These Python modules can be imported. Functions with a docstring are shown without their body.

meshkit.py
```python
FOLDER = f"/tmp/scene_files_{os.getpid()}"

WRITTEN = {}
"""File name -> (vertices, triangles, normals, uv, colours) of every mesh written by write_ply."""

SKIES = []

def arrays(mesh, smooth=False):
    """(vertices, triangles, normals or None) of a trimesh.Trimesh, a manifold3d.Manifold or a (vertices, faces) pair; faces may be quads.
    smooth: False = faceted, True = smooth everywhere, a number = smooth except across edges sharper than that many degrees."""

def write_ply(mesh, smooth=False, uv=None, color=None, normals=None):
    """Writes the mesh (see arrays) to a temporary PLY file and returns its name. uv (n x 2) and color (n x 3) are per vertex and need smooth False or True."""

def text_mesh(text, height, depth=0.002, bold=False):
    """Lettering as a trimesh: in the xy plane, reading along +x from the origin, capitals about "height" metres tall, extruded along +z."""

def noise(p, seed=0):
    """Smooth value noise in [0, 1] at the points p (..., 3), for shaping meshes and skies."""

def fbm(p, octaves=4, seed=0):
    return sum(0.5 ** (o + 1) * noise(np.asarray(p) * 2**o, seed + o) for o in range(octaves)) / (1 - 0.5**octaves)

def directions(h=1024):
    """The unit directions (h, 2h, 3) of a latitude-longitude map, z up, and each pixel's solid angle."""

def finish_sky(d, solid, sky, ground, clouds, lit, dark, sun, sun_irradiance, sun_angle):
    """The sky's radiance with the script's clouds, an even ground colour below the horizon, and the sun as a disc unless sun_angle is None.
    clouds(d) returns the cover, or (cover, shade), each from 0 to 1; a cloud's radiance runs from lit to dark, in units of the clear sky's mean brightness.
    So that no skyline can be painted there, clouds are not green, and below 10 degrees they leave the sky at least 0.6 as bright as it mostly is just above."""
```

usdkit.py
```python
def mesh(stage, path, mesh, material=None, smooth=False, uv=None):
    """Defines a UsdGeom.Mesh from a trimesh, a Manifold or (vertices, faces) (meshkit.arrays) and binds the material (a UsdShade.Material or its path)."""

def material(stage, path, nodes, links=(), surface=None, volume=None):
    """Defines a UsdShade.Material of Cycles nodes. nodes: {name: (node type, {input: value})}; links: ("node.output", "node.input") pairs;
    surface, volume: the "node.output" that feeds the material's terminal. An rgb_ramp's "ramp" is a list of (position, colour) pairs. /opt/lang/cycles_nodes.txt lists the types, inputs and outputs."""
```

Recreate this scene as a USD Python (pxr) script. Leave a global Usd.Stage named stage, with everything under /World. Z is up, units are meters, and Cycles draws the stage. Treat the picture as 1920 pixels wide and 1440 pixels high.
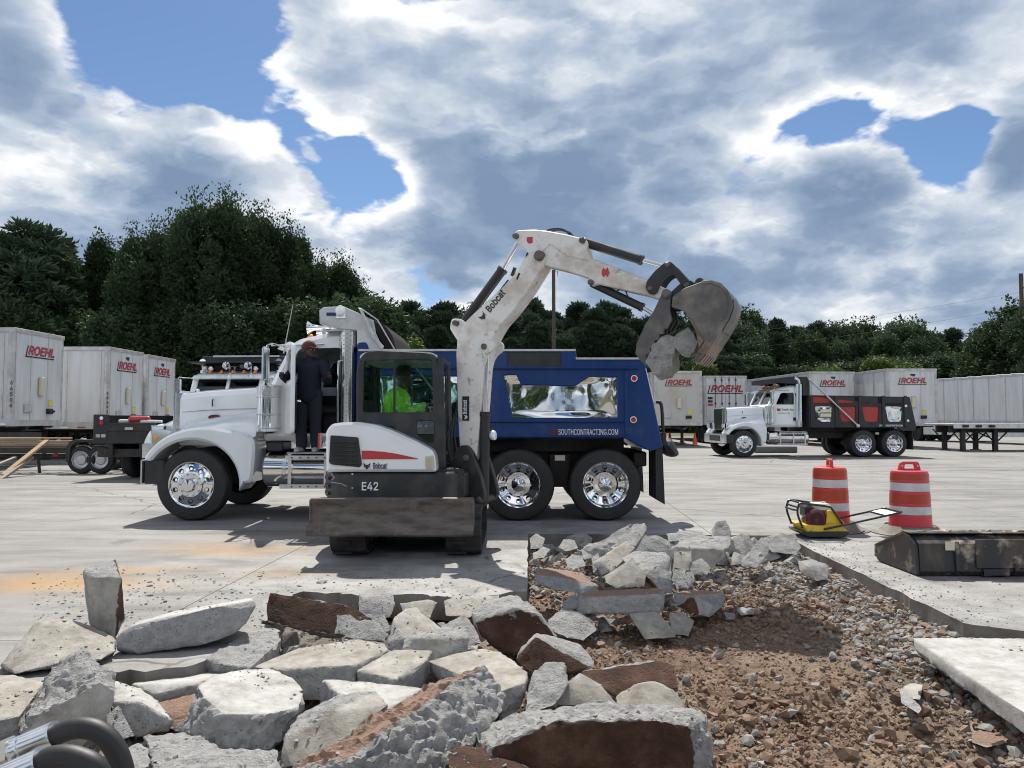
import math, random
import numpy as np, trimesh, manifold3d as m3, mapbox_earcut, usdkit, meshkit
from shapely.geometry import Polygon, Point, box as sbox
from shapely.ops import unary_union
from pxr import Usd, UsdGeom, UsdLux, UsdShade, Gf, Sdf, Vt

stage = Usd.Stage.CreateInMemory()
UsdGeom.SetStageUpAxis(stage, UsdGeom.Tokens.z)
UsdGeom.SetStageMetersPerUnit(stage, 1.0)
UsdGeom.Xform.Define(stage, '/World')
UsdGeom.Scope.Define(stage, '/World/Looks')
PI = math.pi
# ---------------------------------------------------------------- camera, exposure
FPX, CAM_H = 1440.0, 1.5
PITCH = math.atan(65 / FPX)
cam = UsdGeom.Camera.Define(stage, '/World/camera')
cam.AddTranslateOp().Set(Gf.Vec3d(0, 0, CAM_H))
cam.AddRotateXOp().Set(90 + math.degrees(PITCH))
cam.CreateHorizontalApertureAttr(36.0)
cam.CreateVerticalApertureAttr(27.0)
cam.CreateFocalLengthAttr(27.0)
cam.CreateClippingRangeAttr(Gf.Vec2f(0.05, 3000))
cam.CreateExposureAttr(0.5)
# ---------------------------------------------------------------- sun and sky
SUN_EL, SUN_AZ = math.radians(55), math.atan2(-0.08, 1)
SUN = np.array([math.cos(SUN_EL) * math.sin(SUN_AZ), math.cos(SUN_EL) * math.cos(SUN_AZ), math.sin(SUN_EL)])
sun = UsdLux.DistantLight.Define(stage, '/World/sun')
sun.CreateNormalizeAttr(True)
sun.CreateIntensityAttr(1.25)
sun.CreateAngleAttr(0.5)
sun.CreateColorAttr(Gf.Vec3f(1.0, 0.95, 0.87))
_x = np.cross([0, 0, 1.0], SUN); _x /= np.linalg.norm(_x); _y = np.cross(SUN, _x)
_m = Gf.Matrix4d(1)
for _i, _r in enumerate((_x, _y, SUN)):
    _m.SetRow(_i, Gf.Vec4d(*map(float, _r), 0))
sun.AddTransformOp().Set(_m)

def at(px, py, Y):
    """World point at depth Y seen at a pixel of the 1920 x 1440 photograph (a survey of where things stand)."""
    u, v = (px - 960) / FPX, (720 - py) / FPX
    d = np.array([u, math.cos(PITCH) - v * math.sin(PITCH), math.sin(PITCH) + v * math.cos(PITCH)])
    return np.array([0, 0, CAM_H]) + d * (Y / d[1])
def gp(px, py, z=0.0):
    u, v = (px - 960) / FPX, (720 - py) / FPX
    d = np.array([u, math.cos(PITCH) - v * math.sin(PITCH), math.sin(PITCH) + v * math.cos(PITCH)])
    return np.array([0, 0, CAM_H]) + d * ((z - CAM_H) / d[2])

def build_sky():
    N, L = {}, []
    def n(name, kind, **k): N[name] = (kind, k); return name
    n('tc', 'texture_coordinate'); n('sep', 'separate_xyz'); L.append(('tc.generated', 'sep.vector'))
    n('zz', 'math', math_type='maximum', value2=0.0); L.append(('sep.z', 'zz.value1'))
    n('za', 'math', math_type='add', value2=0.5); L.append(('zz.value', 'za.value1'))
    n('dx', 'math', math_type='divide'); L += [('sep.x', 'dx.value1'), ('za.value', 'dx.value2')]
    n('dy', 'math', math_type='divide'); L += [('sep.y', 'dy.value1'), ('za.value', 'dy.value2')]
    n('pz', 'math', math_type='multiply', value2=1.6); L.append(('zz.value', 'pz.value1'))
    n('p', 'combine_xyz'); L += [('dx.value', 'p.x'), ('dy.value', 'p.y'), ('pz.value', 'p.z')]
    # a second sample a little way towards the sun: where the cloud thins that way its rim is lit
    n('tos', 'vector_math', math_type='subtract', vector1=(SUN[0] / (SUN[2] + .5), SUN[1] / (SUN[2] + .5), 1.6 * SUN[2])); L.append(('p.vector', 'tos.vector2'))
    n('toss', 'vector_math', math_type='scale', scale=.09); L.append(('tos.vector', 'toss.vector1'))
    n('p2', 'vector_math', math_type='add'); L += [('p.vector', 'p2.vector1'), ('toss.vector', 'p2.vector2')]
    n('wob', 'noise_texture', scale=7.0, detail=4.0, roughness=.6); L.append(('p.vector', 'wob.vector'))
    n('wv', 'vector_math', math_type='multiply_add', vector2=(.15, .15, .15)); L += [('wob.color', 'wv.vector1'), ('p.vector', 'wv.vector3')]
    n('wv2', 'vector_math', math_type='multiply_add', vector2=(.15, .15, .15)); L += [('wob.color', 'wv2.vector1'), ('p2.vector', 'wv2.vector3')]
    for q, v in (('', 'wv'), ('t', 'wv2')):
        n('mid' + q, 'noise_texture', scale=2.7, detail=8.0, roughness=0.57); L.append((v + '.vector', 'mid' + q + '.vector'))
        n('vor' + q, 'voronoi_texture', feature='f1', scale=5.6, detail=1.0, roughness=.5, lacunarity=2.6); L.append((v + '.vector', 'vor' + q + '.vector'))
        n('v1' + q, 'math', math_type='multiply_add', value2=-0.36, value3=.20); L.append(('vor' + q + '.distance', 'v1' + q + '.value1'))
        n('s4' + q, 'math', math_type='multiply_add', value2=1.15); L += [('mid' + q + '.fac', 's4' + q + '.value1'), ('v1' + q + '.value', 's4' + q + '.value3')]
    n('low', 'map_range', from_min=0.0, from_max=.28, to_min=.17, to_max=0.0, clamp=True); L.append(('zz.value', 'low.value'))
    n('s5', 'math', math_type='add'); L += [('s4.value', 's5.value1'), ('low.result', 's5.value2')]
    prev = 's5.value'
    # the larger masses and gaps of this day's sky: (pixel of the photograph, angular radius, weight)
    for i, (px, py, r, w) in enumerate(BLOBS):
        d = at(px, py, 1.0) - np.array([0, 0, CAM_H]); d /= np.linalg.norm(d)
        n(f'd{i}', 'vector_math', math_type='distance', vector2=tuple(d)); L.append(('tc.generated', f'd{i}.vector1'))
        n(f'm{i}', 'map_range', range_type='smoothstep', from_min=0.0, from_max=r, to_min=w, to_max=0.0); L.append((f'd{i}.value', f'm{i}.value'))
        n(f'a{i}', 'math', math_type='add'); L += [(prev, f'a{i}.value1'), (f'm{i}.result', f'a{i}.value2')]
        prev = f'a{i}.value'
    K = CLOUD_K
    c = lambda r, g, b: (r * K, g * K, b * K)
    n('cov', 'map_range', range_type='smoothstep', from_min=CLOUD_T, from_max=CLOUD_T + .12); L.append((prev, 'cov.value'))
    n('thick', 'map_range', from_min=CLOUD_T, from_max=CLOUD_T + .50, clamp=True); L.append((prev, 'thick.value'))
    n('rim', 'math', math_type='subtract'); L += [('s4t.value', 'rim.value1'), ('s4.value', 'rim.value2')]
    n('tb', 'math', math_type='multiply_add', use_clamp=True, value2=CLOUD_RIM); L += [('rim.value', 'tb.value1'), ('thick.result', 'tb.value3')]
    n('ramp', 'rgb_ramp', ramp=[(0.0, c(1.25, 1.26, 1.27)), (0.2, c(1.08, 1.095, 1.12)), (0.37, c(.74, .81, .90)), (0.55, c(.50, .60, .745)), (0.75, c(.33, .435, .60)), (1.0, c(.24, .34, .51))])
    L.append(('tb.value', 'ramp.fac'))
    n('sky', 'sky_texture', sky_type='single_scattering', sun_disc=False, sun_elevation=SUN_EL, sun_rotation=SUN_AZ, altitude=250.0, air_density=1.0, aerosol_density=0.4, ozone_density=2.0)
    n('tint', 'mix_color', blend_type='multiply', fac=1.0, b=SKY_TINT); L.append(('sky.color', 'tint.a'))
    n('mix', 'mix_color', blend_type='mix'); L += [('cov.result', 'mix.fac'), ('tint.result', 'mix.a'), ('ramp.color', 'mix.b')]
    n('bg', 'background_shader', strength=SKY_S); L.append(('mix.result', 'bg.color'))
    usdkit.material(stage, '/World/Looks/sky_look', N, L, surface='bg.background')
    dome = UsdLux.DomeLight.Define(stage, '/World/sky')
    UsdShade.MaterialBindingAPI.Apply(dome.GetPrim()).Bind(UsdShade.Material.Get(stage, '/World/Looks/sky_look'))
    dome.GetPrim().SetCustomDataByKey('kind', 'structure')
BLOBS = [(220, 45, .12, -.44), (320, 110, .07, -.30), (425, 15, .09, -.40), (440, 190, .045, -.2), (560, 230, .05, -.26), (650, 290, .055, -.34), (730, 350, .06, -.36),
         (1500, 255, .07, -.30), (1610, 225, .075, -.36), (1740, 240, .08, -.42), (1850, 225, .07, -.34), (1800, 310, .07, -.36), (1400, 290, .045, -.22),
         (60, 320, .25, .2), (300, 420, .26, .2), (350, 270, .1, .12), (720, 130, .16, .14), (1000, 330, .24, .3), (1150, 100, .25, .24), (1400, 120, .16, .12), (1720, 120, .22, .26), (1570, 345, .09, .34), (1300, 440, .26, .2), (1780, 430, .2, .2), (40, 60, .12, .16), (590, 80, .12, .22), (1885, 290, .06, .34)]
CLOUD_RIM = 1.9
CLOUD_K, CLOUD_T, SKY_S, SKY_TINT = 11.6, 0.405, 0.055, (0.98, 1.14, 1.30)
build_sky()
# ---------------------------------------------------------------- helpers
TM = trimesh.Trimesh
COUNT = {}
def numbered(parent, name):
    k = (parent, name); i = COUNT.get(k, 0); COUNT[k] = i + 1
    return name if i == 0 else f'{name}_{i:03d}'
def tag(prim, label=None, cat=None, group=None, kind=None):
    for k, v in (('label', label), ('category', cat), ('group', group), ('kind', kind)):
        if v: prim.SetCustomDataByKey(k, v)
class Thing:
    def __init__(s, path, loc, rz): s.path, s.loc, s.rz = path, np.array(loc, float), rz
    def local(s, v):
        v = np.asarray(v, float) - s.loc
        c, q = math.cos(-s.rz), math.sin(-s.rz)
        return np.stack([v[:, 0] * c - v[:, 1] * q, v[:, 0] * q + v[:, 1] * c, v[:, 2]], 1)
def xops(x, loc, rz=0, sc=None):
    x.AddTranslateOp().Set(Gf.Vec3d(*map(float, loc))); x.AddRotateZOp().Set(math.degrees(rz))
    if sc is not None: x.AddScaleOp().Set(Gf.Vec3f(*map(float, np.broadcast_to(sc, 3))))
def thing(name, label, cat, loc=(0, 0, 0), rz=0, group=None, kind=None, sc=None):
    path = '/World/' + numbered('/World', name)
    x = UsdGeom.Xform.Define(stage, path); xops(x, loc, rz, sc)
    tag(x.GetPrim(), label, cat, group, kind)
    return Thing(path, loc, rz)
def cat_(ms): return ms if not isinstance(ms, (list, tuple)) else trimesh.util.concatenate([m for m in ms if m is not None])
SPLIT = {'cab_frame', 'suspension', 'cab_post', 'pin_boss', 'swing_post', 'fender_light', 'hood_seam', 'blade_wing', 'hydraulic_hose', 'boom_foot_hose', 'hose_fitting', 'side_bracket', 'tarp_rail', 'top_rail', 'bottom_rail', 'leg_brace', 'side_ramp_leg', 'placard', 'scuff_mark', 'tongue', 'coupler', 'step', 'ladder_rung', 'cab_guard', 'edge_lamp', 'hood_ornament', 'underframe', 'chassis', 'bed', 'recoil_ring'}
def part(T, name, mesh, mat, world=True, smooth=False, label=None, under=None, kind=None, uv=None):
    if name in SPLIT and isinstance(mesh, (list, tuple)) and len(mesh) > 1:
        return [part(T, name, m, mat, world, smooth, label, under, kind) for m in mesh][0]
    return _part(T, name, mesh, mat, world, smooth, label, under, kind, uv)
def _part(T, name, mesh, mat, world=True, smooth=False, label=None, under=None, kind=None, uv=None):
    """A mesh part of thing T (or a sub-part, under=path of its part). world: the mesh is given in world coordinates."""
    parent = under or T.path
    path = parent + '/' + numbered(parent, name)
    m = cat_(mesh)
    if hasattr(m, 'to_mesh'): q = m.to_mesh(); m = TM(q.vert_properties[:, :3], q.tri_verts, process=False)
    v = T.local(m.vertices) if world else np.asarray(m.vertices)
    g = usdkit.mesh(stage, path, (v, np.asarray(m.faces)), mat, smooth=smooth, uv=uv)
    if label or kind: tag(g.GetPrim(), label, kind=kind)
    return path
def single(name, mesh, mat, label=None, cat=None, group=None, kind=None, loc=None, smooth=False):
    """A thing (or piece of the setting) that is one mesh, given in world coordinates."""
    path = '/World/' + numbered('/World', name)
    m = cat_(mesh)
    v = np.asarray(m.vertices, float)
    if loc is None: loc = np.append((v[:, :2].min(0) + v[:, :2].max(0)) / 2, v[:, 2].min())
    g = usdkit.mesh(stage, path, (v - loc, np.asarray(m.faces)), mat, smooth=smooth)
    g.AddTranslateOp().Set(Gf.Vec3d(*map(float, loc)))
    tag(g.GetPrim(), label, cat, group, kind)
    return g
def dup(T, loc, rz=0, sc=None, label=None, group=None):
    src = stage.GetPrimAtPath(T.path)
    base = T.path.rsplit('/', 1)[1]
    if base[-4:-3] == '_' and base[-3:].isdigit(): base = base[:-4]
    path = '/World/' + numbered('/World', base)
    x = UsdGeom.Xform.Define(stage, path); p = x.GetPrim()
    p.GetReferences().AddInternalReference(T.path)
    x.ClearXformOpOrder(); xops(x, loc, rz, sc); p.SetInstanceable(True)
    was = src.GetCustomData()
    tag(p, label or was.get('label'), was.get('category'), group or was.get('group'))
    return Thing(path, loc, rz)
# -- shapes
def hull(p): return trimesh.convex.convex_hull(np.asarray(p, float))
def box(x0, x1, y0, y1, z0, z1, b=0.0):
    if b <= 0:
        m = trimesh.creation.box(extents=(x1 - x0, y1 - y0, z1 - z0)); m.apply_translation(((x0 + x1) / 2, (y0 + y1) / 2, (z0 + z1) / 2)); return m
    p = []
    for x, sx in ((x0, 1), (x1, -1)):
        for y, sy in ((y0, 1), (y1, -1)):
            for z, sz in ((z0, 1), (z1, -1)):
                p += [(x + sx * b, y + sy * b, z), (x + sx * b, y, z + sz * b), (x, y + sy * b, z + sz * b)]
    return hull(p)
def frame_of(d):
    d = np.asarray(d, float); d = d / np.linalg.norm(d)
    a = np.array([0, 0, 1.0]) if abs(d[2]) < .9 else np.array([1.0, 0, 0])
    u = np.cross(a, d); u /= np.linalg.norm(u)
    return u, np.cross(d, u), d
def lathe(prof, p0, axis, n=28):
    """prof: (radius, height) pairs along the axis from p0."""
    u, w, d = frame_of(axis); p0 = np.asarray(p0, float)
    t = np.arange(n) / n * 2 * PI
    rings = [p0 + d * h + max(r, 1e-4) * (np.cos(t)[:, None] * u + np.sin(t)[:, None] * w) for r, h in prof]
    v = np.concatenate(rings); f = []
    k = np.arange(n); k2 = (k + 1) % n
    for i in range(len(prof) - 1):
        a, b, c, e = i * n + k, i * n + k2, (i + 1) * n + k2, (i + 1) * n + k
        f += [np.stack([a, b, c], 1), np.stack([a, c, e], 1)]
    return TM(v, np.concatenate(f), process=False)
def cyl(p0, p1, r, r2=None, n=18):
    p0, p1 = np.asarray(p0, float), np.asarray(p1, float); L = np.linalg.norm(p1 - p0); r2 = r if r2 is None else r2
    return lathe([(0, 0), (r, 0), (r2, L), (0, L)], p0, p1 - p0, n)
def ccyl(p0, p1, r, c=.01, n=20):
    p0, p1 = np.asarray(p0, float), np.asarray(p1, float); L = np.linalg.norm(p1 - p0)
    return lathe([(0, 0), (r - c, 0), (r, c), (r, L - c), (r - c, L), (0, L)], p0, p1 - p0, n)
def spline(pts, n=8):
    p = np.asarray(pts, float); p = np.vstack([2 * p[0] - p[1], p, 2 * p[-1] - p[-2]]); o = []
    for i in range(1, len(p) - 2):
        for t in np.linspace(0, 1, n, endpoint=False):
            a, b, c, d = p[i - 1:i + 3]
            o.append(.5 * ((2 * b) + (-a + c) * t + (2 * a - 5 * b + 4 * c - d) * t * t + (-a + 3 * b - 3 * c + d) * t ** 3))
    return np.array(o + [p[-2]])
def tube(pts, r, n=8, curve=0):
    p = spline(pts, curve) if curve else np.asarray(pts, float)
    m = len(p); r = np.asarray(r, float)
    r = np.interp(np.linspace(0, 1, m), np.linspace(0, 1, len(r)), r) if r.ndim else np.full(m, r)
    tg = np.gradient(p, axis=0); tg /= np.linalg.norm(tg, axis=1, keepdims=True) + 1e-12
    u, w, _ = frame_of(tg[0]); rings = []; t = np.arange(n) / n * 2 * PI
    for i in range(m):
        u = u - tg[i] * (u @ tg[i]); u /= np.linalg.norm(u) + 1e-12; w = np.cross(tg[i], u)
        k = 1.0
        if 0 < i < m - 1:
            a = p[i] - p[i - 1]; b = p[i + 1] - p[i]
            ca = np.clip(a @ b / (np.linalg.norm(a) * np.linalg.norm(b) + 1e-12), -1, 1); k = 1 / max(math.cos(math.acos(ca) / 2), .6)
        rings.append(p[i] + r[i] * k * (np.cos(t)[:, None] * u + np.sin(t)[:, None] * w))
    v = np.concatenate(rings + [p[:1], p[-1:]]); f = []; k = np.arange(n); k2 = (k + 1) % n
    for i in range(m - 1):
        a, b, c, e = i * n + k, i * n + k2, (i + 1) * n + k2, (i + 1) * n + k
        f += [np.stack([a, b, c], 1), np.stack([a, c, e], 1)]
    f += [np.stack([k2, k, np.full(n, m * n)], 1), np.stack([(m - 1) * n + k, (m - 1) * n + k2, np.full(n, m * n + 1)], 1)]
    return TM(v, np.concatenate(f), process=False)
def _inset(ring, b):
    p = np.asarray(ring, float); d = np.roll(p, -1, 0) - p; L = np.linalg.norm(d, axis=1, keepdims=True) + 1e-12
    nn = np.stack([-d[:, 1], d[:, 0]], 1) / L; n0 = np.roll(nn, 1, 0); m = nn + n0
    k = 1 + (nn * n0).sum(1, keepdims=True)
    return p + b * m / np.maximum(k, .35)
def prism(poly, d0, d1, bevel=0.0, holes=(), plane='xz'):
    """Polygon (with holes) in a plane, extruded from d0 to d1 along the third axis, its face edges chamfered."""
    def orient(r, ccw):
        r = np.asarray(r, float); a = (r[:, 0] * np.roll(r[:, 1], -1) - np.roll(r[:, 0], -1) * r[:, 1]).sum()
        return r if (a > 0) == ccw else r[::-1]
    rings = [orient(poly, True)] + [orient(h, False) for h in holes]
    ins = [_inset(r, bevel) for r in rings] if bevel else rings
    flat = np.concatenate(ins); ends = np.cumsum([len(r) for r in ins]).astype(np.uint32)
    tri = mapbox_earcut.triangulate_float64(flat, ends).reshape(-1, 3).astype(int)
    V, F = [], []; base = 0
    def add2(p2, d):
        nonlocal base
        V.append(np.column_stack([p2, np.full(len(p2), d)])); b0 = base; base += len(p2); return b0
    a = add2(flat, d0); F.append(tri[:, ::-1] + a)
    a = add2(flat, d1); F.append(tri + a)
    lv = [(ins, d0), (rings, d0 + bevel), (rings, d1 - bevel), (ins, d1)] if bevel else [(rings, d0), (rings, d1)]
    for i in range(len(rings)):
        st = [add2(l[0][i], l[1]) for l in lv]; n = len(rings[i]); k = np.arange(n); k2 = (k + 1) % n
        for s, e in zip(st[:-1], st[1:]): F += [np.stack([s + k, s + k2, e + k2], 1), np.stack([s + k, e + k2, e + k], 1)]
    V = np.concatenate(V); F = np.concatenate(F)
    if plane == 'xz': V = np.stack([V[:, 0], V[:, 2], V[:, 1]], 1); F = F[:, ::-1]
    elif plane == 'yz': V = np.stack([V[:, 2], V[:, 0], V[:, 1]], 1)
    return TM(V, F, process=False)
def rrect(x0, x1, z0, z1, r, n=4):
    o = []
    for cx, cz, a in ((x1 - r, z1 - r, 0), (x0 + r, z1 - r, 90), (x0 + r, z0 + r, 180), (x1 - r, z0 + r, 270)):
        for i in range(n + 1): t = math.radians(a + 90 * i / n); o.append((cx + r * math.cos(t), cz + r * math.sin(t)))
    return o
def roundpoly(pts, r, n=3):
    p = np.asarray(pts, float); o = []; N = len(p)
    for i in range(N):
        a, b, c = p[i - 1], p[i], p[(i + 1) % N]
        la, lc = np.linalg.norm(a - b), np.linalg.norm(c - b); q = min(r, la * .45, lc * .45)
        s, e = b + (a - b) / la * q, b + (c - b) / lc * q
        for t in np.linspace(0, 1, n + 1): o.append((1 - t) ** 2 * s + 2 * t * (1 - t) * b + t * t * e)
    return o
def XZ(pl, Y): return [(at(x, y, Y)[0], at(x, y, Y)[2]) for x, y in pl]
def moved(m, d=(0, 0, 0), rz=0):
    m = m.copy()
    if rz: m.apply_transform(trimesh.transformations.rotation_matrix(rz, (0, 0, 1)))
    m.apply_translation(d); return m
def mirrored(m, axis=1):
    m = m.copy(); v = np.array(m.vertices); v[:, axis] *= -1; return TM(v, np.asarray(m.faces)[:, ::-1], process=False)
def text(s, h, o, xd=(1, 0, 0), up=(0, 0, 1), bold=True, shear=0.0, wide=1.0, depth=.003, center=False):
    m = meshkit.text_mesh(s, h, depth, bold); v = np.asarray(m.vertices).copy()
    v[:, 0] *= wide
    if center: v[:, 0] -= (v[:, 0].min() + v[:, 0].max()) / 2
    xd, up = np.asarray(xd, float), np.asarray(up, float); nn = np.cross(xd, up)
    w = np.asarray(o, float) + np.outer(v[:, 0] + shear * v[:, 1], xd) + np.outer(v[:, 1], up) + np.outer(v[:, 2], nn)
    return TM(w, m.faces, process=False)
def sphere(c, r, sub=2):
    m = trimesh.creation.icosphere(sub, 1.0); m.vertices = np.asarray(m.vertices) * np.asarray(r) + np.asarray(c); return m
def flesh(bones, res=.02, it=8):
    """One continuous surface from bones ((p, r), (q, s)): hulls of the end spheres, united, refined and smoothed."""
    parts = []
    for (p, r), (q, s) in bones:
        a = m3.Manifold.sphere(r, 20).translate(tuple(map(float, p))); b = m3.Manifold.sphere(s, 20).translate(tuple(map(float, q)))
        parts.append(m3.Manifold.batch_hull([a, b]))
    m = m3.Manifold.batch_boolean(parts, m3.OpType.Add).refine_to_length(res).to_mesh()
    t = TM(m.vert_properties[:, :3], m.tri_verts); t.merge_vertices()
    trimesh.smoothing.filter_taubin(t, iterations=it)
    return t
def boolean(a, cuts):
    def mf(m):
        q = m3.Manifold(m3.Mesh(np.asarray(m.vertices, np.float32), np.asarray(m.faces, np.uint32)))
        if q.is_empty() or q.status() != m3.Error.NoError:
            m = m.copy(); m.merge_vertices(); trimesh.repair.fix_normals(m); q = m3.Manifold(m3.Mesh(np.asarray(m.vertices, np.float32), np.asarray(m.faces, np.uint32)))
        return q
    r = mf(a)
    for c in cuts: r = r - mf(c)
    q = r.to_mesh(); return TM(q.vert_properties[:, :3], q.tri_verts, process=False)
# -- materials
def M(name, col, rough=.5, metal=0.0, col2=None, nscale=3.0, lo=.4, hi=.65, detail=6.0, col3=None, n3=8.0, lo3=.55, hi3=.7, bump=0.0, bscale=30.0, stretch=(1, 1, 1), coat=0.0, spec=.5, rvar=0.0, coord='tc.object', bdist=.01, transl=0.0, rand=0.0, leafy=0.0):
    path = '/World/Looks/' + name
    N = {'tc': ('texture_coordinate', {}), 'geo': ('geometry', {}), 'p': ('principled_bsdf', dict(base_color=col, roughness=rough, metallic=metal, coat_weight=coat, specular_ior_level=spec))}
    L = [];
    N['map'] = ('mapping', dict(scale=stretch)); L.append((coord, 'map.vector'))
    out = None
    if col2 is not None:
        N['n1'] = ('noise_texture', dict(scale=nscale, detail=detail, roughness=.6)); L.append(('map.vector', 'n1.vector'))
        N['r1'] = ('map_range', dict(from_min=lo, from_max=hi, clamp=True)); L.append(('n1.fac', 'r1.value'))
        N['m1'] = ('mix_color', dict(a=col, b=col2)); L.append(('r1.result', 'm1.fac')); out = 'm1.result'
        if rvar:
            N['rr'] = ('map_range', dict(from_min=lo, from_max=hi, to_min=rough, to_max=min(1, rough + rvar), clamp=True)); L += [('n1.fac', 'rr.value'), ('rr.result', 'p.roughness')]
    if col3 is not None:
        N['n3'] = ('noise_texture', dict(scale=n3, detail=8.0, roughness=.65)); L.append((coord, 'n3.vector'))
        N['r3'] = ('map_range', dict(from_min=lo3, from_max=hi3, clamp=True)); L.append(('n3.fac', 'r3.value'))
        N['m3'] = ('mix_color', dict(a=col, b=col3)); L.append(('r3.result', 'm3.fac'))
        if out: L.append((out, 'm3.a'))
        out = 'm3.result'
    if leafy:
        N['rv'] = ('map_range', dict(to_min=1 - leafy, to_max=1 + leafy)); L.append(('geo.random_per_island', 'rv.value'))
        N['oi'] = ('object_info', {}); N['ov'] = ('map_range', dict(to_min=.9, to_max=1.55)); L.append(('oi.random', 'ov.value'))
        N['om'] = ('math', dict(math_type='multiply')); L += [('rv.result', 'om.value1'), ('ov.result', 'om.value2')]
        N['hv'] = ('hsv', dict(color=col)); L.append(('om.value', 'hv.value'))
        if out: L.append((out, 'hv.color'))
        out = 'hv.color'
    if rand:
        N['oi'] = ('object_info', {}); N['rv'] = ('map_range', dict(to_min=1 - rand, to_max=1 + rand)); L.append(('oi.random', 'rv.value'))
        N['hv'] = ('hsv', dict(color=col)); L.append(('rv.result', 'hv.value'))
        if out: L.append((out, 'hv.color'))
        out = 'hv.color'
    if out: L.append((out, 'p.base_color'))
    if bump:
        N['nb'] = ('noise_texture', dict(scale=bscale, detail=6.0, roughness=.65)); L.append(('map.vector', 'nb.vector'))
        N['bp'] = ('bump', dict(strength=bump, distance=bdist)); L += [('nb.fac', 'bp.height'), ('bp.normal', 'p.normal')]
    surf = 'p.BSDF'
    if transl:
        N['tr'] = ('translucent_bsdf', dict(color=tuple(min(1, 1.6 * x) for x in col))); N['mc'] = ('mix_closure', dict(fac=transl)); L += [('p.BSDF', 'mc.closure1'), ('tr.BSDF', 'mc.closure2')]; surf = 'mc.closure'
        if out: L.append((out, 'tr.color'))
    usdkit.material(stage, path, N, L, surface=surf)
    return path
def glass(name, tint=(.85, .92, .9), rough=.0):
    path = '/World/Looks/' + name
    usdkit.material(stage, path, {'t': ('transparent_bsdf', dict(color=tint)), 'g': ('glossy_bsdf', dict(color=(.9, .95, 1), roughness=rough)), 'f': ('fresnel', dict(IOR=1.45)), 'm': ('mix_closure', {})},
                    [('f.fac', 'm.fac'), ('t.BSDF', 'm.closure1'), ('g.BSDF', 'm.closure2')], surface='m.closure')
    return path
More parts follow.
